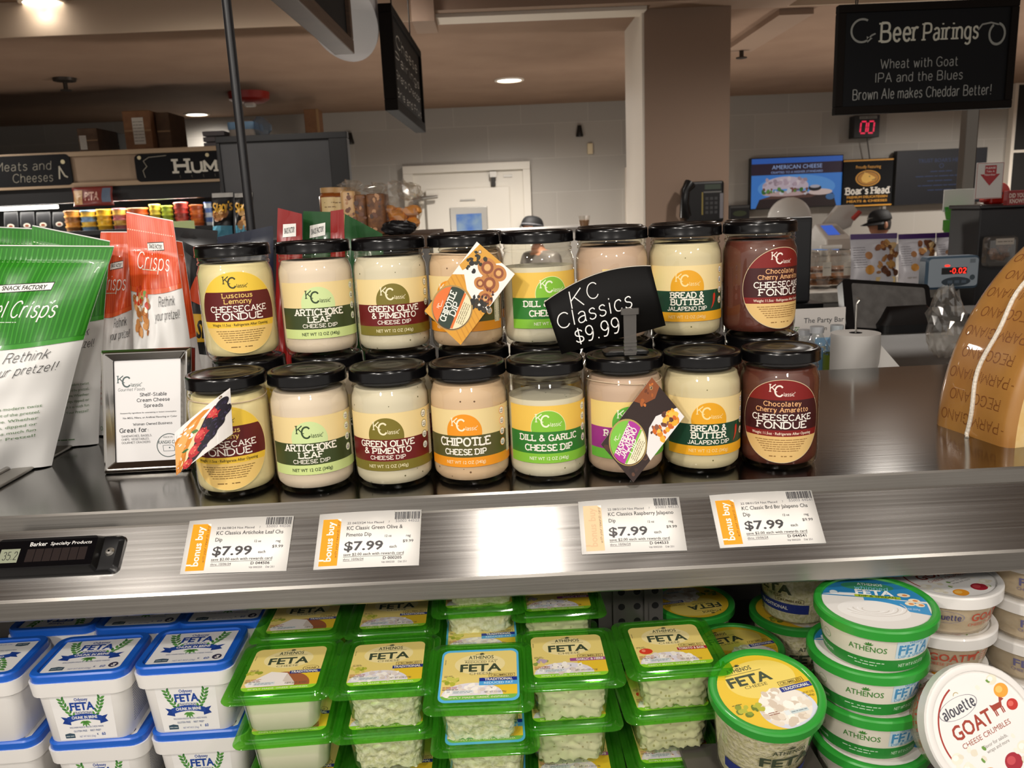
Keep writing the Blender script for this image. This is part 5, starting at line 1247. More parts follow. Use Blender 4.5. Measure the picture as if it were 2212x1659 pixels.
a.slab('Great for:', 5 * s, h_ - 86 * s, 4.8 * s, K, 2, 2.2, True, al='L', w=34 * s)
for i, tx in enumerate(('SANDWICHES, BAGELS,', 'CHIPS, VEGETABLES,', 'GOURMET CRACKERS')): a.slab(tx, 7 * s, h_ - (93 + 4 * i) * s, 2.3 * s, K, 2, 1.4, True, al='L', w=(36, 33, 34)[i] * s)
a.ring(63 * s, 18 * s, 13.5 * s, 14.5 * s, '#2d4544', 2, 30); a.text('KANSAS CITY', 63 * s, 22 * s, 4 * s, '#2d4544', 2, .01, w=25 * s); a.text('MADE IN', 62 * s, 28 * s, 1.8 * s, '#2d4544', 2, 0, w=11 * s)
a.line([(56 * s, 18 * s), (67 * s, 18 * s), (70 * s, 15 * s), (70 * s, 11 * s), (57 * s, 11 * s), (56 * s, 18 * s)], .5 * s, '#2d4544', 2); a.disc(64 * s, 15 * s, .9 * s, '#2d4544', 2, n=8)
a.build('printed_card', lambda u, v, h: ff(u + bw, v + bw, h - .0045), t, unit=1)
mb = MB(); mb.add([ff(*p, -.0030) for p in ic], [(0, 1, 2, 3)], clear_mat('frame_glass', '#ffffff', gloss=.05, rough=.03)); mb.build('frame_glass', t, False)

# --- parmesan wedge
P1 = at_z(2015, 915, CT); P2 = at_z(2175, 970, CT); P1.z = P2.z = CT
A_ = (P2 - P1).normalized(); B_ = V((-A_.y, A_.x, 0)); LEN = (P2 - P1).length
RR = .262; t = empty('cheese_wedge', P1, 0, 'large tied wedge of hard cheese with dotted lettering on its golden rind', 'cheese')
def wp(u, v, h):      # u metres along the axis, v metres round the rind
    q = v / RR; r = RR + h; return A_ * u + B_ * (RR - r * math.cos(q)) + V((0, 0, r * math.sin(q)))
rind = noise_mat('cheese_rind', '#9a672e', '#ae7d3d', 14, .38, .15, 6, .3, .7, .001)
paste = noise_mat('cheese_paste', '#e6c07c', '#eecf94', 60, .5, .3)
_M['cheese_rind'].node_tree.nodes['Principled BSDF'].inputs['Coat Weight'].default_value = .5
mb = MB(); VM = RR * R(82)
us = [0, .003, .010] + [.010 + (LEN - .02) * i / 6 for i in range(1, 6)] + [LEN - .010, LEN - .003, LEN]; hs = [-.010, -.003, 0] + [0] * 5 + [0, -.003, -.010]; NV = 30
vs = [wp(u, VM * j / NV, h) for j in range(NV + 1) for u, h in zip(us, hs)]; m_ = len(us)
mb.add(vs, [(j * m_ + i, j * m_ + i + 1, (j + 1) * m_ + i + 1, (j + 1) * m_ + i) for j in range(NV) for i in range(m_ - 1)], rind); mb.build('rind', t, angle=60)
mb = MB(); cen = B_ * RR
for u, fl in ((0, 0), (LEN, 1)):
    ring_ = [wp(u, VM * j / NV, -.010) for j in range(NV + 1)] + [A_ * u + cen]
    mb.add(ring_, [tuple(range(len(ring_))) if fl else tuple(reversed(range(len(ring_))))], paste)
mb.add([wp(0, 0, -.010), wp(LEN, 0, -.010), A_ * LEN + cen, cen.copy()], [(0, 1, 2, 3)], paste); mb.add([wp(0, VM, -.010), wp(LEN, VM, -.010), A_ * LEN + cen, cen.copy()], [(3, 2, 1, 0)], paste)
mb.build('cut_cheese', t, False)
a = Art(); DK = '#7c4a20'
for i in range(11):
    a.slab(('PARMIGIANO', 'REGGIANO', 'PARMIGIANO', 'REGGIANO')[i % 4], LEN * 500 - 1 + (i % 2) * 2, 18 + i * 25, 11.5, DK, 0, 1.45, False, w=(84, 72)[i % 2], rotd=180, dots=1.9)
    if i % 2 == 0: a.slab('-', LEN * 1000 - 8, 18 + i * 25, 11, DK, 0, 1.3, False, dots=1.9)
a.build('rind_marks', wp, t, eps=3e-5, base=2)
rope = noise_mat('cotton_string', '#e6dfd2', '#d2c8b6', 400, .8, .5)
mb = MB(); mb.tube([wp(LEN * .5 + .003 * math.sin(i * .6), VM * i / 40 + .001, .0016) for i in range(41)], .0024, rope, 8); mb.tube([wp(LEN * .5 - .0, .004, .002), wp(LEN * .5 + .006, .0, .006)], .002, rope, 8); mb.build('string', t)

# --- pretzel bags
def bag_fn(q, w, h, bulge, seed, seal=.07, side=1, pinch=.10):
    a, b, c, d = q
    nrm_ = ((b - a).cross(d - a)).normalized() * side
    def f(u, v, hh):
        s, t_ = u / w, v / h
        k = 1 - pinch * math.sin(PI * min(1, t_ * 1.05)) * .5; s2 = .5 + (s - .5) * k
        p = (a * (1 - s2) + b * s2) * (1 - t_) + (d * (1 - s2) + c * s2) * t_
        e = max(0, 1 - (2 * s - 1) ** 2) ** .65; g = min(1, max(0, (1 - seal - t_) / .55)) ** .7 * (.55 + .45 * min(1, t_ / .18))
        wv = noise.noise(V((s * 3.2, t_ * 3.2 * h / w, seed))) * .7 + noise.noise(V((s * 8, t_ * 6, seed + 9))) * .22
        tw = noise.noise(V((s * 2.5, seed * 1.7, t_ * .8))) * .25 * t_
        return p + nrm_ * (bulge * (e * g * (1 + wv * .55) + .10 * tw + .04 * wv) + hh)
    return f
foilb = mat('foil_silver', '#b9b8b6', .3, .8)
def make_bag(name, px, ys, w, h, bulge, base, art, label, cat='snack bag', group='snack bags behind the frame', seed=1, seal=.07, zfix=True, back=None):
    q = [at_y(p[0], p[1], y) for p, y in zip(px, ys)]
    if zfix:
        for i in (0, 1):                     # the bottom corners rest on the counter
            k = (CT + .001 - q[3 - i].z) / (q[i].z - q[3 - i].z); q[i] = q[3 - i] + (q[i] - q[3 - i]) * k
    o = (q[0] + q[1]) / 2; q = [p - o for p in q]
    t = empty(name, o, 0, label, cat, group)
    ff_, fb = bag_fn(q, w, h, bulge, seed, seal), bag_fn(q, w, h, bulge * .8, seed + 3, seal, -1)
    mb = MB(); mb.grid(lambda u, v: ff_(u * w, v * h, 0), 34, 48, pm(base)); mb.grid(lambda u, v: fb(u * w, v * h, 0), 14, 20, back or pm(base), True)
    mb.build('bag_film', t, True, angle=70)
    if art: art.cut(5, 5).build('bag_print', lambda u, v, hh: ff_(u, v, hh + .0008), t, unit=1, eps=2e-4, smooth=True)
    return t
def film(key, col, rough=.28): return mat(key, col, rough + .06, coat=.08)
grn, grn2 = film('film_green', '#28791b'), film('film_green_light', '#3a9428')
org, org2 = film('film_orange', '#d9491b'), film('film_orange_light', '#e2602c')
def pretzel_art(w, h, c1, c2, txt, quote=True, food=True, split=.52):
    a = Art()
    cut = lambda u: h * split - 6 * math.sin(PI * u / w) - 7 * (1 - u / w)
    a.strip(0, w, cut, h * .995, c1, 0, 18, 14)
    i = 0
    while i * 5.2 < w - 3:
        a.strip(i * 5.2 + .8, i * 5.2 + 2.6, lambda u: cut(u) + 1, h * .985, c2, .8, 1, 14); i += 1
    a.strip(0, w, lambda u: cut(u) - 5, cut, c2, .4, 18)
    u = 2
    while u < w - 3: a.rect(u, h * .925, u + 3, h * .93, '#b9d8a8' if c1 is grn else '#e8b8a0', 1); u += 5
    d = split - .52; y0 = h * (split + (1 - split) * .53)
    a.poly([(w * .40, y0 - h * .024), (w * .74, y0 - h * .010), (w * .74, y0 + h * .028), (w * .40, y0 + h * .014)], '#20241c', 1); a.poly([(w * .405, y0 - h * .020), (w * .735, y0 - h * .006), (w * .735, y0 + h * .024), (w * .405, y0 + h * .010)], '#f2f0ea', 1.6)
    a.text('SNACK FACTORY', w * .57, y0 + h * .002, h * .018, '#22261e', 2.4, .02, w=w * .27, rotd=2)
    a.slab(txt, w * .50, h * (split + (1 - split) * .30), h * .07, '#f3f1ea', 2, .85, False, w=w * .62, skew=.22); a.fine(w * .3, w * .6, h * (split + (1 - split) * .16), 1.2, '#d6ead0', 2)
    if quote:
        a.slab('Rethink', w * .72, h * (.435 + d), h * .042, '#2a2a2a', 2, .7, False, w=w * .27, skew=.3, rotd=6); a.slab('your pretzel!', w * .72, h * (.375 + d), h * .038, '#2a2a2a', 2, .7, False, w=w * .40, skew=.3, rotd=6)
    if food:
        a.blobs(30, w * .10, h * (.27 + d), w * .42, h * (.47 + d), 3, 7, ['#b8743c', '#c98a50', '#a5602c', '#d8a068'], 1.4); a.blobs(20, w * .12, h * (.38 + d), w * .40, h * (.49 + d), 1.6, 3.6, ['#c93a22', '#e0583a', '#6f9a3c', '#f0e6d0'], 3)
    for i, tx in enumerate(("Crunch'em. Dip'em. Stack'em.", 'Snack Factory Pretzel Crisps are a modern twist', "on an old favorite. They're the best part of the pretzel,", 'flavorful with the crunch you love. Whether', 'paired with your favorite toppings, dipped or', 'eaten alone, this delicious snack is as much fun', "to share. You'll Rethink Your Pretzel!")):
        a.text(tx, w * .10, h * (.245 + d * .6 - .027 * i), h * .0125, '#6d8a66' if c1 is grn else '#c08070', 2, .003, 'L', rotd=3, w=w * (.5 if i == 0 else .80))
    a.ring(w * .3, h * .035, 2, 2.8, '#6d8a66', 2, 12); a.fine(w * .36, w * .7, h * .035, 2, '#6d8a66', 2)
    return a
white_f = '#e4e3e0'
make_bag('pretzel_bag', [(-175, 1010), (118, 985), (247, 531), (-120, 528)], [.93, .93, .955, .955], 170, 250, .040, white_f, pretzel_art(170, 250, grn, grn2, 'Pretzel Crisps', split=.60), 'green and white pretzel bag nearest the camera at the left edge', seed=2)
make_bag('pretzel_bag', [(75, 930), (215, 925), (238, 520), (70, 486)], [1.02, 1.02, 1.04, 1.04], 120, 240, .022, white_f, pretzel_art(120, 240, grn, grn2, 'Crisps', split=.64), 'green and white pretzel bag leaning behind the nearest green one', seed=5)
make_bag('pretzel_bag', [(-120, 930), (75, 930), (95, 494), (-120, 484)], [1.09, 1.09, 1.11, 1.11], 130, 240, .03, white_f, pretzel_art(130, 240, grn, grn2, 'Crisps'), 'green pretzel bag in back, only its top edge showing at far left', seed=8)
make_bag('pretzel_bag', [(290, 880), (435, 875), (374, 476), (273, 457)], [1.00, 1.00, 1.035, 1.035], 110, 245, .026, white_f, pretzel_art(110, 245, org, org2, 'Crisps', split=.72), 'orange and white pretzel bag with tall crimped top behind the frame', seed=11, seal=.16)
make_bag('pretzel_bag', [(200, 880), (300, 880), (287, 500), (218, 500)], [1.07, 1.07, 1.10, 1.10], 90, 240, .02, white_f, pretzel_art(90, 240, org, org2, 'Crisps', food=False, split=.64), 'orange pretzel bag between the green bags and the tall orange one', seed=14)
make_bag('pretzel_bag', [(370, 880), (450, 880), (394, 522), (345, 512)], [1.07, 1.07, 1.10, 1.10], 90, 240, .02, white_f, pretzel_art(90, 240, org, org2, 'Crisps', food=False, quote=False), 'orange pretzel bag just right of and behind the tall orange one', seed=17)
blkf = film('film_black', '#161618', .25); navyf = film('film_navy', '#1c2233', .25); redf = film('film_red', '#8a1a17', .25); dgr = film('film_dark_green', '#184a1f', .22)
a = Art(); a.rect(0, 0, 100, 85, white_f, 0, 6, 4); a.poly([(0, 95), (100, 105), (100, 140), (0, 130)], '#e0b02a', 1); a.text('SIZE', 72, 118, 20, '#1c1a16', 2, .04, w=48, rotd=5); a.poly([(20, 150), (100, 142), (100, 175), (40, 180)], '#d0481f', 1)
make_bag('pretzel_bag', [(385, 880), (490, 870), (478, 560), (392, 520)], [1.13, 1.13, 1.15, 1.15], 100, 215, .02, '#1a1a1c', a, 'black and orange bag with a yellow printed band beside the top lemon jar', seed=20, back=blkf)
for i, (px, y, m, lb) in enumerate((([(455, 880), (600, 880), (590, 487), (470, 512)], 1.16, navyf, 'dark navy snack bag behind the top row lemon jar lid'), ([(360, 880), (460, 880), (470, 498), (368, 490)], 1.18, blkf, 'plain black snack bag behind the orange bags'))):
    make_bag('snack_bag', px, [y] * 4, 100, 230, .018, m, None, lb, seed=23 + i, back=m)
def small_art(m):
    a = Art(); a.poly([(24, 200), (76, 204), (76, 218), (24, 214)], '#f0eee8', 1); a.text('SNACK FACTORY', 50, 209, 6, '#1f1f1f', 2, .02, w=42, rotd=6); return a
for i, (px, y, m, lb) in enumerate((([(585, 880), (660, 880), (652, 462), (600, 449)], 1.13, redf, 'red snack bag standing behind the top row artichoke jar'), ([(645, 880), (725, 880), (718, 458), (655, 456)], 1.16, dgr, 'dark green snack bag beside the red one'), ([(712, 880), (760, 880), (742, 452), (714, 456)], 1.12, redf, 'narrow red snack bag between two green ones'), ([(728, 880), (850, 880), (826, 505), (745, 462)], 1.18, dgr, 'glossy green snack bag slumped behind the olive jar'))):
    make_bag('snack_bag', px, [y] * 4, 100, 230, .02, m, small_art(m) if i < 2 else None, lb, seed=33 + i, back=m, seal=.12)
# ================================================================== signs hanging and standing behind the counter
wood = noise_mat('sign_wood', '#4a3524', '#5c4430', 8, .6, 0, 4, .3, .7, .001, 0, (1, 1, 14))
board = mat('chalkboard', '#0c0d10', .65, spec=.2); chalk = '#b9b8b0'
def facing(px, Y, w=None):
    """upright plane facing the aisle: returns origin (top-left), width, height in metres"""
    a = at_y(*px[0], Y); b = at_y(*px[1], Y); return a, b.x - a.x, a.z - b.z
def panel(t, name, x0, x1, z0, z1, Y, dep, m, bev=.002, org=V()):
    return MB().box((x0 - org.x, Y - org.y, z0 - org.z), (x1 - org.x, Y + dep - org.y, z1 - org.z), m).build(name, t, False, bevel=bev)
def face_art(t, name, a, x0, z0, Y, org, sc=1.0, eps=3e-4, unit=.001):
    return a.build(name, lambda u, v, h: V((x0 - org.x + u, Y - org.y - h, z0 - org.z + v)), t, eps=eps, unit=unit)
Y = 2.2
x0, x1, z0, z1 = pb(1813, 10, 2185, 243, Y); z0 = at_y(1813, 248, Y).z; o = V((x0, Y, z0)); w, h = (x1 - x0) * 1000, (z1 - z0) * 1000
t = empty('hanging_chalkboard', o, 0, 'black hanging chalkboard about beer pairings over the deli counter', 'sign')
panel(t, 'board', x0 + .01, x1 - .01, z0 + .01, z1 - .01, Y + .006, .012, board, .001, o)
mb = MB(); fw = .020
for A, B in (((x0, z0), (x1, z0 + fw)), ((x0, z1 - fw), (x1, z1)), ((x0, z0 + fw), (x0 + fw, z1 - fw)), ((x1 - fw, z0 + fw), (x1, z1 - fw))): mb.box((A[0] - x0, 0, A[1] - z0), (B[0] - x0, .022, B[1] - z0), mat('sign_frame_dark', '#17120f', .8, spec=.15))
mb.build('frame', t, False, bevel=.002)
a = Art(); s = w / 372.0
def sx(px): return (px - 1813) * s
def sz(px, py): return ((248 - .0437 * (px - 1813)) - py) * h / 238.0
a.slab('Beer', sx(1942), sz(1942, 66), 36 * s, '#c4c2b2', 1, 1.25, True, w=76 * s); a.slab('Pairings', sx(2048), sz(2048, 64), 32 * s, '#c4c2b2', 1, 1.2, True, w=112 * s)
a.slab('Wheat with Goat', sx(1986), sz(1986, 132), 18 * s, '#8f8f8a', 1, .9, False, w=160 * s); a.slab('IPA and the Blues', sx(1987), sz(1987, 162), 18 * s, '#8f8f8a', 1, .9, False, w=182 * s); a.slab('Brown Ale makes Cheddar Better!', sx(1996), sz(1996, 197), 20 * s, '#8f8f8a', 1, .9, False, w=290 * s)
a.ring(sx(1864), sz(1864, 64), 20 * s, 24 * s, '#8e8f88', 1, 24, 60, 300); a.line([(sx(1876), sz(1876, 84)), (sx(1884), sz(1884, 74)), (sx(1892), sz(1892, 70))], 3 * s, '#8e8f88', 1); a.poly([(sx(1874), sz(1874, 76)), (sx(1886), sz(1886, 80)), (sx(1876), sz(1876, 90))], '#8e8f88', 1)
a.ring(sx(2144), sz(2144, 70), 14 * s, 18 * s, '#8e8f88', 1, 24, 120, 440, 1.25); a.line([(sx(2104), sz(2104, 62)), (sx(2112), sz(2112, 50)), (sx(2130), sz(2130, 46)), (sx(2146), sz(2146, 50))], 3 * s, '#8e8f88', 1)
face_art(t, 'chalk_writing', a, x0, z0, Y + .006, o)
for px in (1855, 2170):
    mb = MB(); xx = at_y(px, 0, Y).x - x0; zt = z1 - z0
    for i in range(14): mb.tube([(xx + .006 * math.cos(q * PI / 4) * (i % 2), .011 + .006 * math.cos(q * PI / 4) * ((i + 1) % 2), zt + .008 + i * .016 + .010 * math.sin(q * PI / 4)) for q in range(8)], .0016, dk, 5, True)
    mb.build('chain', t)

# signs hung edge-on on the left of the aisle
def edge_sign(pa, pc, z, hgt, th, label, framed, lines):
    A, B = at_z(*pa, z), at_z(*pc, z); d = (B - A).normalized(); n_ = V((d.y, -d.x, 0)); L = (B - A).length
    if n_.x < 0: n_ = -n_
    t = empty('hanging_chalkboard', B, 0, label, 'sign'); M = Matrix((-d, n_, V((0, 0, 1)))).transposed().to_4x4()
    MB().box((.02, -th * .3, .02), (L - .02, th * .3, hgt), board, M).build('board', t, False)
    mb = MB()
    mb.box((0, -th / 2, 0), (L, th / 2, .04), framed, M).box((0, -th / 2, .04), (.03, th / 2, hgt), framed, M).box((L - .03, -th / 2, .04), (L, th / 2, hgt), framed, M).box((0, -th / 2, hgt), (L, th / 2, hgt + .03), framed, M); mb.build('frame', t, False, bevel=.003)
    a = Art(); k = L * 1000
    for i, (tx, v, hh, w) in enumerate(lines): a.slab(tx, k * .5, v, hh, chalk, 1, 1.2, False, w=k * w)
    x_, n2 = M.to_3x3() @ V((-1, 0, 0)), M.to_3x3() @ V((0, 1, 0))
    a.build('chalk_writing', lambda u, v, h: M @ V((L - u, th * .3 + h, v)), t, eps=4e-4)
    for k_ in (.2, .8): MB().tube([M @ V((L * k_, 0, hgt + .03)), M @ V((L * k_, 0, CEIL + .15 - z))], .003, dk, 6).build('hanging_wire', t)
    return t
edge_sign((846, 238), (909, 287), 2.10, .34, .05, 'narrow chalkboard seen edge-on, hanging left of the lit downlight', mat('sign_frame_dark'), [('Cheese', 270, 44, .7), ('Pairings', 205, 36, .8), ('Sharp Cheddar', 140, 30, .85), ('Brie and Fruit', 75, 30, .85)])
edge_sign((600, -12), (745, 118), 2.2, .5, .06, 'wood framed chalkboard whose corner hangs in at the top edge', wood, [('Wine', 330, 60, .5), ('Pairings', 240, 50, .7)])
p = at_z(765, 136, 2.44); q = at_z(709, -68, 2.44); d = (q - p); L = d.length / 2; d.normalize(); c = (p + q) / 2
t = empty('oval_canopy', (c.x, c.y, 2.44), 0, 'pale grey oval canopy hanging behind the wood framed chalkboard', 'canopy')
M = Matrix((V((-d.y, d.x, 0)), d, V((0, 0, 1)))).transposed().to_4x4(); mb = MB(); pal = mat('canopy_grey', '#b4b2b6', .6)
vs = []; N_ = 40
for zz, k in ((.0, .96), (.012, 1.0), (.19, 1.0), (.2, .97)):
    for i in range(N_): vs.append(M @ V((.135 * k * math.cos(2 * PI * i / N_), L * k * math.sin(2 * PI * i / N_), zz)))
mb.add(vs, [(j * N_ + i, j * N_ + (i + 1) % N_, (j + 1) * N_ + (i + 1) % N_, (j + 1) * N_ + i) for j in range(3) for i in range(N_)] + [tuple(reversed(range(N_))), tuple(range(3 * N_, 4 * N_))], pal); mb.build('drum', t)
MB().tube([(0, 0, .2), (0, 0, CEIL + .16 - 2.44)], .008, dk).build('drop_rod', t)
p = at_y(530, 380, 1.24)
t = empty('sign_post', (p.x, p.y, CT), 0, 'thin black upright rod rising from the counter to the ceiling', 'post')
MB().tube([(0, 0, 0), (0, 0, CEIL + .16 - CT)], .0068, blks, 12).build('rod', t); MB().lathe([(.001, .004), (.02, .004), (.024, 0)], blks, 20, cap=False).build('foot_flange', t)

# ================================================================== dark cooler wall on the left
YC_ = 5.6
case_black = mat('case_black', '#141416', .5); header = noise_mat('header_laminate', '#8a755f', '#96806a', 5, .6)
xl, xr = -6.5, at_y(640, 350, YC_).x
zt = at_y(0, 345, YC_).z; zb_ = at_y(0, 402, YC_).z; o = V((-4, YC_, 0))
t = empty('wall_cooler', o, 0, 'long dark refrigerated wall case with tan header on the left', 'refrigerated case')
panel(t, 'header_panel', xl, xr, zb_, zt, YC_, .04, header, .003, o)
panel(t, 'header_trim', xl, xr, zt, zt + .03, YC_ - .015, .06, mat('header_trim_tan', '#a08a70', .5), .003, o); panel(t, 'header_trim', xl, xr, zb_ - .03, zb_, YC_ - .015, .06, mat('header_trim_tan'), .003, o)
zc = at_y(0, 445, YC_).z
panel(t, 'valance', xl, xr, zc, zb_ - .03, YC_ + .01, .05, case_black, .003, o)
panel(t, 'case_top', xl, xr, zt - .02, zt, YC_ + .04, 1.2, case_black, .0, o); panel(t, 'case_back', xl, xr, 0, zt - .02, YC_ + 1.0, .05, mat('case_inside', '#3a3a3c', .5), 0, o)
zs = at_y(300, 493, YC_ + .12).z; zs0 = zs
panel(t, 'shelf', xl, xr, zs - .03, zs, YC_ + .02, .5, case_black, .002, o); panel(t, 'base_cabinet', xl, xr, 0, zs - .25, YC_ - .2, .9, case_black, .004, o)
strip = mat('tube_light', '#ffffff', .5, emit='#fdf6ea', es=5.0)
lx = at_y(122, 450, YC_ + .15).x; zl = at_y(60, 449, YC_ + .15).z
panel(t, 'light_tube', xl, lx, zl - .012, zl + .012, YC_ + .15, .03, strip, 0, o)
panel(t, 'price_strip', at_y(368, 480, YC_).x, at_y(418, 480, YC_).x, zs - .02, zs + .035, YC_ + .005, .008, mat('strip_green', '#b9c98f', .5), .001, o)
l = bpy.data.lights.new('case_tube_light', 'AREA'); l.shape = 'RECTANGLE'; l.size = 2.2; l.size_y = .05; l.energy = 26; l.color = (1, .95, .86); lo = bpy.data.objects.new('case_tube_light', l); C.objects.link(lo); lo.location = (-3.1, YC_ + .1, zc - .005); lo.rotation_euler = (R(-20), 0, 0)
def case_sign(px, name, label, fn):
    x0, x1, z0, z1 = pb(*px, YC_ - .02); o2 = V((x0, YC_ - .02, z0)); t = empty('header_sign', o2, 0, label, 'sign', 'black signs on the cooler header')
    w, h = (x1 - x0) * 1000, (z1 - z0) * 1000; mb = MB(); mb.loft([(0, w / 2000, h / 2000, .03), (.012, w / 2000, h / 2000, .03)], board, Matrix.Translation((w / 2000, .016, h / 2000)) @ rot(90)); mb.build('sign_board', t, False)
    a = Art(); fn(a, w, h); face_art(t, 'chalk_writing', a, x0, z0, YC_ - .02 + .003, o2, eps=6e-4)
def s1(a, w, h):
    a.slab('Meats and', w * .66, h * .66, h * .27, '#8a8578', 1, .7, False, w=w * .40, skew=.15); a.slab('Cheeses', w * .72, h * .28, h * .27, '#8a8578', 1, .7, False, w=w * .28, skew=.15); a.line([(w * .91, h * .2), (w * .92, h * .6), (w * .95, h * .3), (w * .97, h * .25)], h * .05, '#a8a292', 1); a.disc(w * .95, h * .75, h * .07, '#c9bf9a', 1)
def s2(a, w, h):
    a.slab('H', w * .315, h * .52, h * .50, '#c9c6ba', 1, 2.2, True, w=w * .085); a.slab('UMMUS', w * .60, h * .47, h * .37, '#c9c6ba', 1, 2.4, True, w=w * .42)
    a.line([(w * .06, h * .15), (w * .05, h * .4), (w * .08, h * .55), (w * .06, h * .75), (w * .1, h * .88), (w * .22, h * .92)], h * .025, '#8a8578', 1)
    for i in range(6): a.slab('t', w * (.3 + .08 * i), h * .14, h * .1, '#6a6558', 1, 1, False)
    for u in (.035, .5): a.disc(w * u, h * .88, h * .07, '#c9bf9a', 1)
case_sign((-160, 345, 158, 399), 's', 'black rounded sign about meats and cheeses on the tan header', s1)
case_sign((288, 334, 610, 380), 's', 'black rounded sign about hummus on the tan header beside the dark panel', s2)
# tubs stacked on the case shelf
def stack(px, pt, pbm, n, cols, k, Y=None):
    Y = Y or YC_ + .12; c0 = at_y((px[0] + px[1]) / 2, pbm, Y); r = (at_y(px[1], pbm, Y).x - at_y(px[0], pbm, Y).x) / 2; zt_ = at_y((px[0] + px[1]) / 2, pt, Y).z
    hh = (zt_ - zs0) / n
    for i in range(n):
        t = empty('hummus_tub', (c0.x, Y, zs0 + i * hh), 0, '%s tub, %s of the %s on the lit cooler shelf' % (k, ('bottom', 'second', 'third', 'fourth', 'fifth')[i], 'stack'), 'tub', 'tubs on the cooler shelf')
        MB().lathe([(.001, 0), (r * .86, 0), (r * .95, hh * .72)], pm(cols[(i + 1) % len(cols)]), 18, cap=False).build('tub_body', t); MB().lathe([(r, hh * .70), (r, hh * .97), (r * .9, hh), (.001, hh)], pm(cols[i % len(cols)]), 18, cap=False).build('lid', t)
for px, a_, b_, n_, cols, k in (((143, 175), 455, 488, 4, ['#c78a3a', '#8a5a2a'], 'brown and amber'), ((178, 210), 454, 488, 4, ['#d9b64a', '#6f8fb0'], 'yellow and blue'), ((212, 244), 452, 488, 4, ['#e0b52c', '#c89a20'], 'golden yellow'), ((247, 276), 450, 488, 4, ['#dcb45a', '#c9787a'], 'yellow and pink'), ((279, 324), 449, 488, 4, ['#c9602c', '#d98a4a'], 'orange'), ((328, 351), 441, 488, 5, ['#d9c24a', '#b8a02c'], 'lemon yellow'), ((353, 378), 444, 488, 5, ['#b9c83c', '#8fa02c'], 'lime green'), ((381, 411), 437, 488, 5, ['#a8332a', '#8a2a22'], 'dark red'), ((414, 443), 442, 488, 5, ['#d9702c', '#b8501c'], 'bright orange'), ((446, 462), 436, 488, 5, ['#5a78b8', '#c9cfd8'], 'blue and white')):
    stack(px, a_, b_, n_, cols, k)
for i in range(4):
    x = 28 + i * 35; p = at_y(x, 485, YC_ + .14); zt2 = at_y(x, 458, YC_ + .14).z
    t = empty('deli_pouch', (p.x, p.y, zs0), 0, 'dark pouch with pale label in the lit cooler, %s from the left' % ('first', 'second', 'third', 'fourth')[i], 'pouch', 'dark pouches on the cooler shelf')
    MB().loft([(0, .05, .03, .01), (.06, .05, .025, .01), (zt2 - zs0, .045, .004, .003)], blkf).build('pouch', t)
    a = Art(); a.disc(0, 50, 24, '#d8cfc0', 0, ry=16, n=14); a.disc(0, 50, 14, '#8a4a34', 1, ry=8, n=10); a.build('pouch_label', lambda u, v, h: V((u, -.0285 - h, v)), t, eps=8e-4)
x0, x1, z0, z1 = pb(140, 405, 235, 443, YC_ - .12); o2 = V(((x0 + x1) / 2, YC_ - .02, z0))
q = [V((x0, YC_ - .04, z0)), V((x1, YC_ - .04, z0)), V((x1, YC_ - .03, z1)), V((x0, YC_ - .03, z1))]
t = empty('pita_bag', q[0], 0, 'red and brown bread bag hanging on the front of the dark cooler', 'bread bag'); f_ = bag_fn([p - q[0] for p in q], 300, 120, .03, 3, .05)
mb = MB(); mb.grid(lambda u, v: f_(u * 300, v * 120, 0), 14, 8, pm('#7a2a24')); mb.build('bag_film', t, solid=.004); a = Art(); a.rect(10, 10, 80, 100, '#c9a070', 1, 6, 4); a.blobs(10, 15, 20, 75, 90, 6, 12, ['#a8743c', '#e0c49a'], 1.6); a.rect(230, 20, 290, 110, '#5a6a80', 1, 4, 4); a.text('PITA', 155, 60, 50, '#d8b0a0', 1, .03, w=110); a.build('bag_print', lambda u, v, h: f_(u, v, h + .004), t, unit=1, eps=8e-4)
# cartons on top of the case
cb1, cb2 = noise_mat('carton_brown', '#6d4a30', '#7a5538', 20, .8), noise_mat('carton_dark', '#4a3626', '#56402e', 20, .8)
def carton(px, Y, dep, m, label, lab=None):
    x0, x1, z0, z1 = pb(*px, Y); z0 = zt + .03; o2 = V(((x0 + x1) / 2, Y + dep / 2, z0)); w = (x1 - x0) / 2
    t = empty('carton', o2, 0, label, 'box', 'cartons on top of the cooler'); MB().box((-w, -dep / 2, 0), (w, dep / 2, z1 - z0), m).build('box_body', t, False, bevel=.004)
    MB().box((-w * .98, -dep / 2 - .001, (z1 - z0) * .48), (w * .98, -dep / 2, (z1 - z0) * .52), mat('tape_tan', '#8a6a44', .4)).build('tape', t, False)
    if lab:
        a = Art(); a.rect(0, 0, lab[2], lab[3], '#b9b4aa', 0)
        for i in range(7): a.fine(4, lab[2] - 4, lab[3] * (.12 + .12 * i), lab[3] * .03, '#4a463f', 1)
        a.build('box_label', lambda u, v, h: V((-w + lab[0] + u, -dep / 2 - .001 - h, lab[1] + v)), t, eps=6e-4)
    return t
carton((165, 278, 215, 325), YC_ + .1, .3, cb2, 'low dark carton with white label on top of the cooler, left one', (.01, .02, 45, 90))
carton((262, 240, 332, 320), YC_ + .1, .35, cb1, 'tall brown carton with long white label on top of the cooler', (.06, .04, 75, 170))
carton((334, 243, 372, 315), YC_ + .16, .3, cb2, 'tall dark carton beside the tall labelled one')
carton((219, 288, 258, 322), YC_ + .5, .3, case_black, 'short black carton between the brown cartons on the cooler')
wr = clear_mat('wrap_blue', '#cfd8e2', body=.3, bodycol='#9fb4c8', rough=.1)
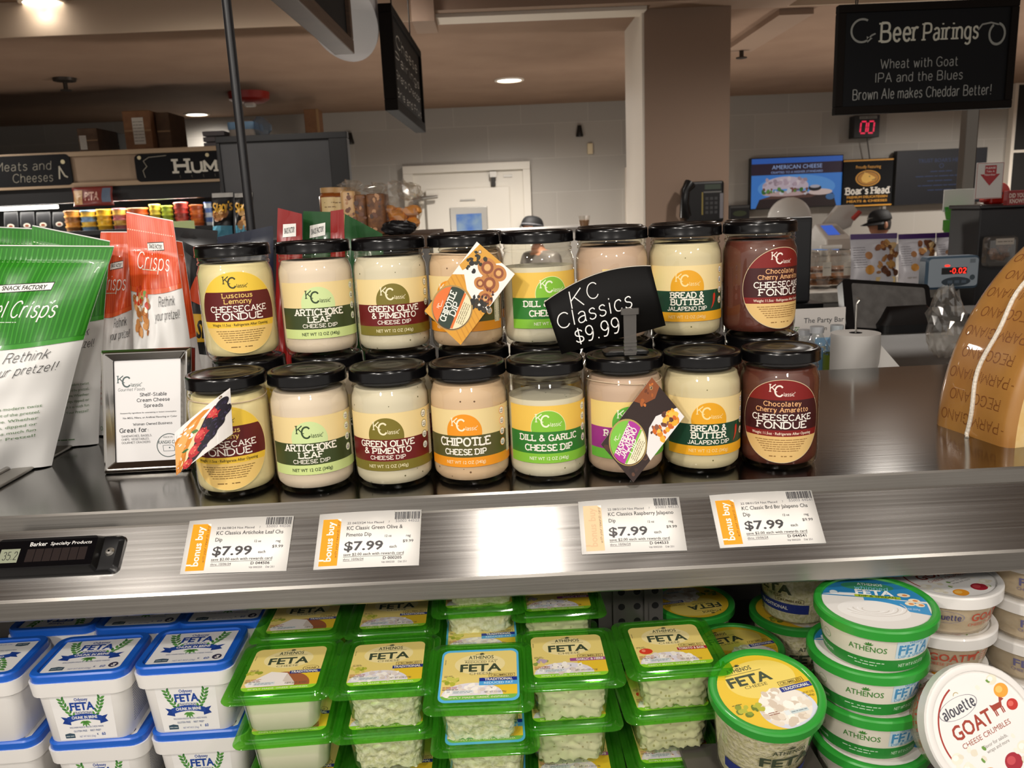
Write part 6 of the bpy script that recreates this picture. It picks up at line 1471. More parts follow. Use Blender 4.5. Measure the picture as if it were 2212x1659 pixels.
x0, x1, z0, z1 = pb(492, 262, 552, 298, YC_ + .1); o2 = V(((x0 + x1) / 2, YC_ + .2, zt + .03)); t = empty('wrapped_bundle', o2, 0, 'plastic wrapped bundle with blue stripe on top of the cooler', 'package')
rbox((x1 - x0) / 2, .12, (z1 - zt - .03) / 2, .03, mat('bundle_white', '#a8a29a', .6)).build('bundle', t); MB().loft([((z1 - zt) * .55, (x1 - x0) / 2 + .005, .125, .03), ((z1 - zt) * .8, (x1 - x0) / 2 + .005, .125, .03)], pm('#6f93b4')).build('blue_band', t)
MB().ball(((x1 - x0) / 2 + .03, -.05, (z1 - zt) * .6), .07, wr, 10, 7, (1, 1, 1), .2).build('loose_wrap', t, False)
x0, x1, z0, z1 = pb(436, 282, 492, 303, YC_ + .1); t = empty('paper_stack', (x0, YC_ + .1, zt + .03), 0, 'low stack of grey trays lying beside the wrapped bundle', 'trays')
for i in range(3): MB().box((0, 0, i * (z1 - zt - .03) / 3), (x1 - x0 - .01 * i, .25, (i + .85) * (z1 - zt - .03) / 3), mat('tray_grey', '#77757a', .5)).build('tray', t, False, bevel=.004)
x0, x1, z0, z1 = pb(655, 236, 692, 290, 6.6); t = empty('carton_column', (x0, 6.6, 0), 0, 'tall brown carton column behind the dark panel', 'box'); MB().box((0, 0, 0), (x1 - x0, .15, z1), cb1).build('box_body', t, False, bevel=.004); MB().box((x1 - x0 - .02, -.002, 0), (x1 - x0, .0, z1), mat('tape_tan')).build('tape', t, False)
# dark board on legs
Yp = 4.6; x0, x1, z0, z1 = pb(466, 303, 750, 290, Yp); z1 = at_y(600, 290, Yp).z; t = empty('display_board', ((x0 + x1) / 2, Yp, 0), 0, 'big blank dark grey board with black frame in front of the cooler', 'board')
hw = (x1 - x0) / 2
MB().box((-hw + .02, .0, .55), (hw - .03, .03, z1 - .03), noise_mat('board_grey', '#38383a', '#424244', 3, .5)).build('panel', t, False)
mb = MB(); mb.box((-hw, -.015, z1 - .035), (hw, .04, z1), case_black).box((-hw, -.015, .5), (-hw + .02, .04, z1 - .035), case_black).box((hw - .10, -.03, .5), (hw, .05, z1 - .035), case_black).box((-hw, -.015, .5), (hw, .04, .56), case_black); mb.build('frame', t, False, bevel=.004)
for sx_ in (-1, 1): MB().box((sx_ * hw - (.03 if sx_ > 0 else 0), -.25, 0), (sx_ * hw + (.03 if sx_ < 0 else 0), .25, .03), case_black).box((sx_ * hw - (.03 if sx_ > 0 else 0), 0, .03), (sx_ * hw + (.03 if sx_ < 0 else 0), .03, .5), case_black).build('leg', t, False)

# ================================================================== snack and gift display between counter and wall
def table(name, px0, px1, pyt, Y, dep, m, label, cat):
    z = at_y((px0 + px1) / 2, pyt, Y).z; a, b = at_y(px0, pyt, Y).x, at_y(px1, pyt, Y).x; t = empty(name, ((a + b) / 2, Y + dep / 2, 0), 0, label, cat); w = (b - a) / 2
    MB().box((-w, -dep / 2, z - .03), (w, dep / 2, z), m).build('table_top', t, False, bevel=.003); MB().box((-w + .03, -dep / 2 + .03, 0), (w - .03, dep / 2 - .03, z - .03), case_black).build('table_base', t, False)
    return z
zg = table('gift_table', 640, 930, 512, 1.75, .5, wood, 'wooden gift display table mostly hidden behind the jars', 'table')
def on(px, py, Y): p = at_y(px, py, Y); return p
# chips
zc2 = table('chip_stand', 440, 620, 520, 2.9, .4, case_black, 'black stand holding the chip bags in front of the dark board', 'stand')
for i, (a0, a1) in enumerate(((457, 504), (506, 546))):
    q = [at_y(a0, 497, 3.0), at_y(a1, 495, 3.0), at_y(a1 + 1, 415, 3.02), at_y(a0, 417, 3.02)]; q[0].z = q[1].z = zc2 + .001
    t = empty('chip_bag', q[0], 0, 'black chip bag with yellow script, %s' % ('left one of the pair beside the thin rod', 'right one of the pair, crossed by the thin rod')[i], 'chip bag', 'black chip bags')
    w_, h_ = (q[1] - q[0]).length * 1000, (q[3] - q[0]).length * 1000; f_ = bag_fn([p - q[0] for p in q], w_, h_, .025, i + 4, .1); g_ = bag_fn([p - q[0] for p in q], w_, h_, .02, i + 4, .1, -1)
    mb = MB(); mb.grid(lambda u, v: f_(u * w_, v * h_, 0), 12, 14, blkf); mb.grid(lambda u, v: g_(u * w_, v * h_, 0), 12, 14, blkf, True); mb.build('bag_film', t)
    a = Art(); a.rect(3, 3, w_ - 3, h_ * .30, '#5fa9c4', 0, 6, 3); a.blobs(9, w_ * .2, h_ * .24, w_ * .8, h_ * .58, 10, 17, ['#c58a4a', '#a96a30', '#dcae70'], 1); a.slab("Stacy's", w_ * .5, h_ * .70, h_ * .19, '#e2aa2a', 2, 1.5, False, w=w_ * .86, skew=.2, rotd=7); a.strip(2, w_ - 2, h_ * .9, h_ * .99, '#c9c6c0', 1, 6); a.build('bag_print', lambda u, v, h: f_(u, v, h + .002), t, unit=1, eps=5e-4)
# little jars and wrapped toast blocks
tan = pm('#c9a06a'); brownb = noise_mat('toast_brown', '#8a5a34', '#5c3a22', 60, .6); wrapc = clear_mat('cello_wrap', '#f6f4f0', gloss=.1, rough=.08, body=.08)
gj = None
for i, px in enumerate((698, 722)):
    p = on(px, 440, 1.85); z = zg + .055
    t = empty('honey_jar', (p.x, 1.95, zg), 0, 'small amber jar with tan label on the gift table, %s' % ('left one', 'right one')[i], 'jar', 'small jars on the gift table'); hj = at_y(px, 406, 1.95).z - zg
    MB().lathe([(.001, 0), (.026, 0), (.028, .01), (.028, hj - .02), (.022, hj - .012), (.022, hj - .008)], mat('honey_amber', '#8a4a1c', .15, coat=.5), 20, cap=False).build('jar_body', t); MB().lathe([(.024, hj - .012), (.024, hj), (.001, hj)], pm('#b08a58'), 20, cap=False).build('lid', t)
    a = Art(); a.rect(-22, hj * 1000 - 55, 22, hj * 1000 - 22, '#d9bf8a', 0, 10); a.fine(-12, 12, hj * 1000 - 34, 3, '#7a5a34', 1); a.fine(-12, 12, hj * 1000 - 44, 3, '#7a5a34', 1); a.build('jar_label', cyl(.0282, 0), t, eps=4e-4)
for i, (a0, a1, pt, pb_, m) in enumerate(((738, 770, 412, 470, tan), (766, 792, 420, 470, brownb), (792, 832, 418, 505, brownb))):
    c = on((a0 + a1) / 2, 470, 1.88); hx_ = (at_y(a1, 470, 1.88).x - at_y(a0, 470, 1.88).x) / 2; zt2 = at_y((a0 + a1) / 2, pt, 1.88).z
    t = empty('toast_pack', (c.x, 1.93, zg), 0, ('tan wrapped toast pack beside the small jars', 'brown wrapped toast pack in the middle of the gift table', 'dark speckled fruit toast pack beside the orange bag')[i], 'food pack', 'wrapped packs on the gift table')
    rbox(hx_, .05, (zt2 - zg) / 2, .008, m).build('pack', t); a = Art(); a.blobs(16, -hx_ * 800, 10, hx_ * 800, (zt2 - zg) * 950, 3, 7, ['#4a2c1c', '#b9875a', '#6d3f24'], 0); a.build('fruit_slices', lambda u, v, h: V((u, -.0505 - h, v)), t, eps=4e-4)
    if i != 1: MB().ball((0, 0, zt2 - zg + .012), .024, wrapc, 11, 7, (1.2, .8, .5), .3).tube([(0, 0, zt2 - zg), (.004, 0, zt2 - zg + .025)], [.008, .016], wrapc, 8).build('cello_topknot', t, False)
def lump_bag(name, px, Y, z, r, sc, m, label, cat, inner=None):
    p = on(*px, Y); t = empty(name, (p.x, Y, z), 0, label, cat)
    mb = MB(); mb.ball((0, 0, r * sc[2] * .96), r, m, 20, 12, sc, .16); mb.build('wrapper', t, False)
    if inner:
        mb = MB()
        for i in range(14): mb.ball((rnd.uniform(-.6, .6) * r * sc[0], rnd.uniform(-.5, .5) * r * sc[1], r * sc[2] * rnd.uniform(.3, 1.0)), r * .3, inner, 7, 5, (1, .8, .7), .15)
        mb.build('contents', t)
    return t
lump_bag('orange_snack_bag', (868, 480), 1.92, zg, .060, (.85, .6, 1.0), wrapc, 'clear wrapped bag of orange snacks on the gift table', 'snack bag', pm('#e8941c'))
lump_bag('crumpled_tissue', (862, 500), 1.80, zg, .026, (1.5, .7, .6), blkf, 'crumpled black tissue in front of the orange snack bag', 'tissue')
lump_bag('cello_bow', (888, 445), 1.94, zg + .075, .022, (1.3, .6, .9), wrapc, 'gathered clear cellophane top above the orange snack bag', 'cellophane')
# ================================================================== deli wall and service counter on the right
def wallthing(name, px, Y, dep, label, cat, m, bev=.004, grp=None):
    """a flat box fixed at distance Y; returns its empty, x/z extents in metres and a placer for its face art"""
    x0, x1, z0, z1 = pb(*px, Y); o2 = V((x0, Y, z0)); t = empty(name, o2, 0, label, cat, grp)
    MB().box((0, 0, 0), (x1 - x0, dep, z1 - z0), m).build('housing', t, False, bevel=bev)
    return t, (x1 - x0) * 1000, (z1 - z0) * 1000
def front(t, name, a, eps=6e-4, base=1.0): return a.build(name, lambda u, v, h: V((u, -h, v)), t, eps=eps, base=base)
def lit(c, s=1.0): return mat('lit_%s_%d' % (c.lstrip('#'), int(s * 10)), '#000000', .4, emit=c, es=s)
WY = WALLY - .09
# television one
t, w, h = wallthing('wall_television', (1622, 342, 1818, 445), WY, .07, 'lit wall television showing a sandwich on blue', 'television', blks)
a = Art(); S = .55; a.rect(9, 9, w - 9, h - 9, lit('#3f7fd0', S), 0); a.rect(9, h * .88, w - 9, h - 9, lit('#2f62bb', S), .6); a.rect(9, h * .66, w - 9, h * .88, lit('#2a1a2c', S), 1)
a.disc(w * .5, h * .40, w * .42, lit('#5a98dc', S), .6, ry=h * .25, hi=h * .66)
a.text('AMERICAN CHEESE', w * .5, h * .805, h * .075, lit('#9fb8e8', S), 2, 0, w=w * .54); a.text('CRAFTED TO A HIGHER STANDARD', w * .5, h * .705, h * .04, lit('#8fa6d8', S), 2, .01, w=w * .56)
a.poly([(w * .06, 9), (w * .1, h * .19), (w * .28, h * .27), (w * .9, h * .27), (w * .94, 9)], lit('#2a1c1c', S), 1.4); a.poly([(w * .1, h * .19), (w * .28, h * .28), (w * .78, h * .28), (w * .66, h * .2)], lit('#5a3c34', S), 1.6)
a.disc(w * .38, h * .43, w * .25, lit('#c9b6c0', S), 3, ry=h * .19, lo=h * .38); a.blobs(30, w * .15, h * .45, w * .6, h * .58, w * .012, w * .03, [lit('#d9c6c8', S), lit('#a08a94', S), lit('#b8a0aa', S)], 3.4)
a.blobs(36, w * .12, h * .30, w * .62, h * .39, w * .012, w * .03, [lit('#5a8a3c', S), lit('#d0cbd0', S), lit('#7a4a3c', S), lit('#3c6a2c', S)], 3.6); a.disc(w * .38, h * .29, w * .25, lit('#c2a4a0', S), 3.2, ry=h * .05)
a.disc(w * .76, h * .30, w * .13, lit('#d8c0b8', S), 2.6, ry=h * .06); a.disc(w * .70, h * .38, w * .07, lit('#1c1a20', S), 3, ry=h * .06); a.disc(w * .70, h * .41, w * .055, lit('#b8b0b8', S), 3.4, ry=h * .03); a.disc(w * .87, h * .2, w * .05, lit('#3f6a9a', S), 3, ry=h * .06)
front(t, 'lit_screen', a)
# hanging deli sign
GO = '#d79a35'
t, w, h = wallthing('wall_sign', (1823, 345, 1925, 445), WY - .02, .05, 'black and gold delicatessen wall sign with oval emblem between the screens', 'sign', board, .002)
a = Art(); a.rect(0, h * .955, w, h * .985, GO, 0); a.rect(0, h * .02, w, h * .05, GO, 0)
a.text('Proudly Featuring', w * .5, h * .835, h * .06, GO, 0, .01, w=w * .5)
a.disc(w * .5, h * .60, w * .25, GO, 0, ry=h * .165); a.disc(w * .5, h * .60, w * .225, '#3a2a14', .6, ry=h * .145); a.disc(w * .5, h * .60, w * .21, '#b07a2a', 1, ry=h * .13)
a.poly([(w * .36, h * .60), (w * .40, h * .68), (w * .47, h * .715), (w * .53, h * .68), (w * .60, h * .64), (w * .66, h * .60), (w * .63, h * .555), (w * .55, h * .53), (w * .47, h * .50), (w * .39, h * .53)], '#e3b65a', 1.5)
a.poly([(w * .42, h * .69), (w * .42, h * .735), (w * .46, h * .705)], '#e3b65a', 1.5); a.disc(w * .53, h * .635, w * .012, '#3a2a14', 2, n=8); a.line([(w * .58, h * .56), (w * .64, h * .575), (w * .655, h * .60)], h * .012, '#3a2a14', 2)
a.slab("Boar's Head", w * .5, h * .345, h * .13, '#e9e4da', 1, 2.1, True, w=w * .86)
a.text('PREMIUM DELICATESSEN', w * .5, h * .215, h * .045, GO, 1, .03, w=w * .82); a.text('MEATS & CHEESES', w * .5, h * .13, h * .045, GO, 1, .03, w=w * .82)
front(t, 'sign_print', a)
# television two, dark menu
t, w, h = wallthing('wall_television', (1938, 326, 2125, 436), WY, .07, 'dark wall television with faint blue lettering behind the steel post', 'television', blks)
a = Art(); a.rect(9, 9, w - 9, h - 9, lit('#070b16', .6), 0); B_2 = lit('#22304f', .7)
a.text("TRUST BOAR'S HEAD", w * .5, h * .80, h * .065, B_2, 1, .02, w=w * .52); a.ring(w * .5, h * .70, h * .03, h * .045, B_2, 1, 12)
for i, k in enumerate((.24, .56, .3, .5, .28)): a.fine(w * (.5 - k / 2), w * (.5 + k / 2), h * (.60 - i * .085), h * .03, B_2, 1)
front(t, 'dark_screen', a)
# now serving counter
t, w, h = wallthing('number_display', (1846, 250, 1899, 296), WALLY - .12, .11, 'black now-serving box with red double zero below the chalkboard', 'number display', blks)
a = Art(); a.rect(w * .2, h * .84, w * .88, h * .96, '#8c8a86', 0); a.text('NOW SERVING', w * .54, h * .9, h * .07, '#2a2a2a', 1, .02, w=w * .62); RD = lit('#ff2d55', .8)
for u in (.36, .66):
    P = [(w * (u - .12), h * .2), (w * (u - .09), h * .72), (w * (u + .13), h * .72), (w * (u + .10), h * .2), (w * (u - .12), h * .2)]
    for i in range(4):
        p, q = P[i], P[i + 1]; a.line([(p[0] + (q[0] - p[0]) * .1, p[1] + (q[1] - p[1]) * .1), (q[0] - (q[0] - p[0]) * .1, q[1] - (q[1] - p[1]) * .1)], w * .055, RD, 1)
    for k in (0, 2):
        p, q = P[k * 1 + (0 if k == 0 else 0)], P[k + 1]
        m_ = ((P[0][0] + P[1][0]) / 2, h * .46) if k == 0 else ((P[2][0] + P[3][0]) / 2, h * .46); a.disc(m_[0], m_[1], w * .018, '#0c0c0c', 2, n=8)
front(t, 'red_digits', a)
MB().tube([(w * .00062, .05, 0), (w * .0008, .06, -.2), (w * .0009, .1, -.4)], .006, mat('cable_grey', '#5c5a57', .6), 6).build('cable', t)
# wall phone on the column
t, w, h = wallthing('wall_phone', (1483, 393, 1564, 480), 4.16, .058, 'black wall phone mounted on the front of the column', 'phone', blk, .012)
mb = MB(); mb.tube([(-.01, -.02, h * .0002), (-.02, -.045, h * .0005), (-.015, -.045, h * .0008), (.01, -.03, h * .00095)], [.03, .022, .022, .03], blk, 12); mb.build('handset', t)
a = Art(); a.rect(w * .48, h * .80, w * .9, h * .92, '#3a463a', 0); a.rect(w * .45, h * .72, w * .92, h * .755, '#6a6a68', 0); a.rect(w * .40, h * .2, w * .44, h * .74, '#8a7a3a', 0)
for i in range(4):
    for j in range(3): a.rect(w * (.5 + j * .12), h * (.22 + i * .11), w * (.58 + j * .12), h * (.29 + i * .11), '#39393b', 0)
a.rect(w * .88, h * .1, w * .97, h * .7, '#77757a', 0); front(t, 'key_panel', a, 8e-4)
t, w, h = wallthing('wall_box', (1577, 444, 1619, 472), WALLY - .2, .2, 'small dark box low on the tiled wall right of the column', 'box', blks); a = Art(); a.rect(4, h * .8, w - 4, h * .95, '#4a4a4a', 0); a.disc(w * .5, h * .4, w * .35, '#39422c', 0, ry=h * .2); front(t, 'box_panel', a)

# deli back counter with machines
def counter(name, px0, px1, pyt, Y, dep, top, body, label):
    z = at_y((px0 + px1) / 2, pyt, Y).z; a, b = at_y(px0, pyt, Y).x, at_y(px1, pyt, Y).x; w = (b - a) / 2; t = empty(name, ((a + b) / 2, Y + dep / 2, 0), 0, label, 'counter')
    MB().box((-w, -dep / 2 - .02, z - .035), (w, dep / 2, z), top).build('worktop', t, False, bevel=.004); MB().box((-w, -dep / 2, 0), (w, dep / 2, z - .035), body).build('cabinet', t, False); return z
stone = noise_mat('grey_stone', '#8e8880', '#a8a299', 40, .4); steel_b = mat('steel_plain', '#8f8b86', .35, .9)
zk = counter('deli_back_counter', 1600, 2330, 545, 5.35, .95, steel_b, steel_b, 'steel back counter under the televisions')
zd = counter('deli_service_counter', 1480, 2330, 624, 2.6, .36, stone, steel_b, 'stone topped service counter carrying the candy bags')
zw = 1.388
t = empty('work_counter', (.9, 1.75, 0), 0, 'low work surface directly behind the steel display counter', 'counter'); wk = mat('work_surface', '#4a4743', .5)
MB().box((-.6, -.46, zw - .03), (1.4, .6, zw), wk).build('worktop', t, False); MB().box((-.6, -.44, 0), (1.4, .58, zw - .03), case_black).build('cabinet', t, False)
# slicer and label scale
enam = mat('white_enamel', '#b4b2ae', .3, coat=.3)
x0, x1, z0, z1 = pb(1752, 486, 1835, 540, 5.4); t = empty('meat_slicer', ((x0 + x1) / 2, 6.1, zk + .002), 0, 'white enamelled slicer on the back counter below the lit television', 'slicer'); hw = (x1 - x0) / 2
zz = max(z1 - zk, .1)
MB().loft([(0, hw, .2, .05), (zz * .4, hw, .2, .06), (zz * .75, hw * .8, .17, .06), (zz * .8, hw * .7, .1, .05)], enam).build('base', t)
MB().lathe([(.001, -.03), (.16, -.03), (.16, .0), (.13, .02), (.001, .03)], enam, 28, Matrix.Translation((-hw * .2, -.02, zz * .72 + .08)) @ rot(90, 20)).build('blade_guard', t)
q = at_y(1832, 462, 5.5); q0 = V(((x0 + x1) / 2, 6.1, zk))
MB().loft([(-.16, .05, .02, .01), (.0, .1, .025, .02), (.1, .03, .02, .01)], enam, Matrix.Translation((at_y(1828, 468, 6.05).x - q0.x, 0, at_y(1828, 468, 6.05).z - zk)) @ rot(0, 55)).build('product_arm', t)
p1, p2 = at_y(1842, 474, 6.0), at_y(1858, 458, 6.0); MB().tube([p1 - q0, p2 - q0], .018, mat('handle_red', '#9c2f2a', .4), 10).build('handle', t)
x0, x1, z0, z1 = pb(1822, 482, 1888, 520, 5.2); t = empty('label_scale', ((x0 + x1) / 2, 5.63, zk), 0, 'white label scale with small blue screen beside the slicer', 'scale'); hw = (x1 - x0) / 2; zz = at_y(1850, 482, 5.5).z - zk
mb = MB(); mb.add([(-hw, -.2, 0), (hw, -.2, 0), (hw, .2, 0), (-hw, .2, 0), (-hw * .9, -.14, zz * .5), (hw * .9, -.14, zz * .5), (hw * .75, .1, zz), (-hw * .75, .1, zz), (-hw, .2, zz * .4), (hw, .2, zz * .4)], [(0, 3, 2, 1), (0, 1, 5, 4), (4, 5, 6, 7), (7, 6, 9, 8), (8, 9, 2, 3), (1, 2, 9, 6, 5), (0, 4, 7, 8, 3)], enam); mb.build('housing', t, False, bevel=.01)
n0 = V((0, -.24, zz * .5)); sl = V((0, .24, zz * .5)); a = Art(); L_ = sl.length * 1000; a.rect(-hw * 500, L_ * .25, hw * 300, L_ * .85, lit('#3a5fc0', .9), 0); a.rect(hw * 400, L_ * .3, hw * 650, L_ * .8, '#8a8a88', 0); a.build('scale_screen', flat((0, -.14, zz * .5 + .001), (1, 0, 0), sl), t, eps=1.5e-3)
MB().box((-hw * 1.6, -.24, .0), (hw * -.2, -.21, zz * .35), enam).build('platter', t, False, bevel=.006)
# clamshells and candy bags on the service counter
clam = clear_mat('clamshell', '#f4f2ee', gloss=.1, rough=.05, body=.05)
for i, (a0, a1) in enumerate(((1752, 1785), (1793, 1832))):
    Yk = 2.72; c = at_y((a0 + a1) / 2, 600, Yk); hx_ = (at_y(a1, 600, Yk).x - at_y(a0, 600, Yk).x) / 2; zt2 = at_y(a0, 540, Yk).z - zd
    t = empty('clamshell_box', (c.x, Yk, zd), 0, 'clear clamshell box of brown cookies, %s' % ('nearer the dark screen', 'nearer the candy bags')[i], 'food box', 'clear clamshell boxes')
    MB().loft([(0, hx_ * .85, .05, .02), (zt2 * .5, hx_, .06, .025), (zt2 * .52, hx_ + .004, .064, .025), (zt2 * .9, hx_ * .9, .05, .025), (zt2, hx_ * .75, .04, .02)], clam).build('clear_box', t)
    mb = MB()
    for k in range(6): mb.lathe([(.001, -.008), (.026, -.008), (.028, 0), (.02, .008), (.001, .01)], brownb, 12, Matrix.Translation(((k % 2 - .5) * hx_ * .9, (k // 4) * .03 - .015, .02 + .02 * (k // 2))))
    mb.build('cookies', t); a = Art(); a.rect(-14, zt2 * 350, 14, zt2 * 700, '#d0c9bc', 0); a.fine(-10, 10, zt2 * 560, 2, '#5a564e', 1); a.build('box_label', lambda u, v, h: V((u, -.0655 - h, v)), t, eps=5e-4)
pur = film('film_purple', '#4a2a6a'); sil = film('film_white_silver', '#c4c2c8', .25)
for i, (a0, a1, pt, Yk) in enumerate(((1836, 1938, 506, 2.62), (1940, 2021, 506, 2.66), (2022, 2077, 503, 2.70), (2076, 2130, 502, 2.74))):
    q = [at_y(a0, 600, Yk), at_y(a1, 600, Yk), at_y(a1, pt - 3, Yk + .02), at_y(a0, pt, Yk + .02)]; q[0].z = q[1].z = zd + .001
    t = empty('candy_bag', q[0], 0, 'white and purple granola bag on the service counter, %s' % ('first from the clamshells', 'second from the clamshells', 'third from the clamshells', 'last, beside the black cabinet')[i], 'snack bag', 'granola bags on the service counter')
    w_, h_ = (q[1] - q[0]).length * 1000, (q[3] - q[0]).length * 1000; f_ = bag_fn([p - q[0] for p in q], w_, h_, .022, i + 40, .12); g_ = bag_fn([p - q[0] for p in q], w_, h_, .02, i + 41, .12, -1)
    mb = MB(); mb.grid(lambda u, v: f_(u * w_, v * h_, 0), 12, 14, sil); mb.grid(lambda u, v: g_(u * w_, v * h_, 0), 12, 14, sil, True); mb.build('bag_film', t)
    a = Art(); a.strip(1, w_ - 1, h_ * .90, h_ * .995, pur, 0, 8, 2); a.blobs(34, w_ * .55, h_ * .25, w_ * .97, h_ * .84, 7, 14, ['#9a6a3a', '#b88a4c', '#7a4a2c', '#d0b080', '#5a3420'], 1); a.disc(w_ * .36, h_ * .60, w_ * .08, '#9a6a40', 1, n=12); a.disc(w_ * .36, h_ * .34, w_ * .1, '#c98a2c', 1, n=12)
    for k in range(9): a.fine(w_ * .04, w_ * .30, h_ * (.75 - k * .045), 2.2, '#77747c', 1)
    a.text('NET WT', w_ * .3, h_ * .14, 5, '#8a8478', 1, .01); a.rect(w_ * .5, h_ * .05, w_ * .95, h_ * .2, '#e0c48a', .8); a.build('bag_print', lambda u, v, h: f_(u, v, h + .002), t, unit=1, eps=4e-4)
# dark screen edge-on behind the chocolate jars
def slabthing(name, px, Y, dep, m, label, cat, zb_, part='housing', bev=.006):
    x0, x1, z0, z1 = pb(*px, Y); t = empty(name, ((x0 + x1) / 2, Y, zb_), 0, label, cat); MB().box(((x0 - x1) / 2, 0, 0), ((x1 - x0) / 2, dep, z1 - zb_), m).build(part, t, False, bevel=bev); return t, (x1 - x0), z1 - zb_
t, w, h = slabthing('side_screen', (1700, 470, 1752, 600), 2.2, .04, blks, 'black upright screen behind the top row chocolate jar', 'screen', zw + .05)
MB().box((-.06, -.03, -.05), (.06, .07, 0), blk).build('stand', t, False); a = Art(); a.rect(-w * 400, h * 60, w * 400, h * 940, '#1c1d20', 0); front(t, 'screen_face', a)
# register monitor seen from behind
Ym = 1.95; c4 = [at_y(*p, y) for p, y in (((1828, 708), Ym), ((2019, 720), Ym), ((2014, 590), Ym + .06), ((1819, 602), Ym + .06))]; c4[2] = c4[3] + (c4[1] - c4[0]); o2 = (c4[0] + c4[1]) / 2; o2.z = zw
t = empty('register_monitor', o2, 0, 'black register monitor with grey panel behind the paper roll', 'monitor'); q = [p - o2 for p in c4]; W_, H_ = (q[1] - q[0]).length * 1000, (q[3] - q[0]).length * 1000; fq = quad(*q, W_, H_)
mb = MB(); vs = [fq(W_ / 2 + x, H_ / 2 + y, 0) for x, y in rrect(W_ / 2, H_ / 2, 9)]; vb = [p + (fq(0, 0, -.03) - fq(0, 0, 0)) for p in vs]; n_ = len(vs)
mb.add(vs + vb, [tuple(range(n_)), tuple(reversed(range(n_, 2 * n_)))] + [(i, n_ + i, n_ + (i + 1) % n_, (i + 1) % n_) for i in range(n_)], blk); mb.build('housing', t, False)
a = Art(); a.rrect(W_ * .10, H_ * .02, W_ * .94, H_ * .92, 6, noise_mat('monitor_grey', '#5a5856', '#6a6866', 40, .35), 0); a.build('grey_panel', lambda u, v, h: fq(u, v, h), t, unit=1, eps=1e-3)
MB().loft([(0, .085, .06, .02), (.02, .085, .06, .02), (.035, .07, .045, .02), (.06, .05, .012, .008)], blk, Matrix.Translation((.05, .035, 0))).build('stand', t)
# weighing display
Yd = 2.1; x0, x1, z0, z1 = pb(2003, 556, 2114, 622, Yd); o2 = V(((x0 + x1) / 2, Yd, zw)); t = empty('weighing_display', o2, 0, 'blue grey weighing display with glowing red digits beside the cheese wedge', 'scale display'); hw = (x1 - x0) / 2; zb2, zt2 = z0 - zw, z1 - zw
bl = mat('scale_blue', '#3f5568', .4); fcm = mat('scale_face', '#8f9aa4', .4)
mb = MB(); mb.loft([(0, hw, (zt2 - zb2) / 2, .012), (.03, hw, (zt2 - zb2) / 2, .012), (.036, hw - .006, (zt2 - zb2) / 2 - .006, .01)], bl, Matrix.Translation((0, .036, (zb2 + zt2) / 2)) @ rot(90)); mb.build('housing', t, False)
a = Art(); w, h = hw * 2000, (zt2 - zb2) * 1000; a.rrect(-w * .46, h * .08, w * .46, h * .94, 8, fcm, 0); a.rect(-w * .22, h * .46, w * .25, h * .66, '#0c0808', 1); RD2 = lit('#ff2a1c', 2.5)
a.slab('-0.02', w * .08, h * .56, h * .15, RD2, 2, 1.5, False, w=w * .30); a.disc(-w * .12, h * .72, w * .05, RD2, 2, ry=h * .03, n=12); a.disc(w * .06, h * .23, w * .27, '#2a3640', 1, ry=h * .14)
for u in (-.1, .03, .16): a.rect(w * u, h * .18, w * (u + .09), h * .27, '#4a5866', 2)
a.disc(w * .36, h * .34, w * .05, '#39464e', 1, n=12); a.rect(w * .3, h * .78, w * .4, h * .9, '#6a747c', 1); a.build('face_panel', lambda u, v, hh: V((u * .001, .0 - hh, zb2 + v * .001)), t, unit=1, eps=6e-4)
MB().tube([(0, .02, zb2 + .01), (0, .02, .01)], .012, blk, 10).lathe([(.001, .012), (.06, .012), (.065, 0)], blk, 20, Matrix.Translation((0, .02, 0)), cap=False).build('pedestal', t)
# steel post, notice and ticket dispenser
p0, p1 = at_y(2079, 300, 3.0), at_y(2105, 300, 3.0); t = empty('steel_post', ((p0.x + p1.x) / 2, 3.0, 0), 0, 'square stainless post below the hanging chalkboard', 'post'); w = (p1.x - p0.x) / 2
MB().box((-w, -w, 0), (w, w, CEIL - .001), mat('post_steel', '#6a655f', .3, .9)).build('post_tube', t, False, bevel=.004)
t, w, h = wallthing('paper_notice', (2040, 410, 2104, 455), 2.93, .004, 'blank white card fixed on the stainless post', 'notice', mat('paper_white', '#c8c6c2', .6), .0005)
Yt = 2.35; t, w, h = wallthing('take_number_sign', (2111, 352, 2164, 428), Yt, .004, 'white take-a-number sign with red arrow', 'sign', mat('sign_white', '#d4cfca', .4), .0008)
a = Art(); RDs = '#a81f26'; a.line([(2, 2), (w - 2, 2), (w - 2, h - 2), (2, h - 2), (2, 2)], 1.2, '#b0564f', 0); a.poly([(w * .3, h * .92), (w * .72, h * .92), (w * .72, h * .68), (w * .86, h * .68), (w * .5, h * .36), (w * .14, h * .68), (w * .3, h * .68)], RDs, 1)
a.text('PLEASE', w * .5, h * .85, h * .05, '#e8dcd8', 2, .02, w=w * .36); a.text('Take A', w * .5, h * .755, h * .05, '#e8dcd8', 2, .01, w=w * .3); a.text('Number', w * .5, h * .665, h * .05, '#e8dcd8', 2, .01, w=w * .4); front(t, 'sign_print', a, 4e-4)
xk0, xk1, zk0, zk1 = pb(2118, 452, 2420, 600, Yt + .05)
t = empty('black_cabinet', (xk0, Yt + .05, 0), 0, 'black cabinet at the right edge under the red ticket dispenser', 'cabinet'); MB().box((0, 0, 0), (xk1 - xk0, .16, zk1), noise_mat('cabinet_black', '#1b1b1d', '#232326', 6, .5)).build('cabinet_body', t, False, bevel=.004); MB().box((-.004, -.006, zk1), (xk1 - xk0, .165, zk1 + .012), blk).build('cabinet_top', t, False, bevel=.003)
zt3 = zk1 + .012
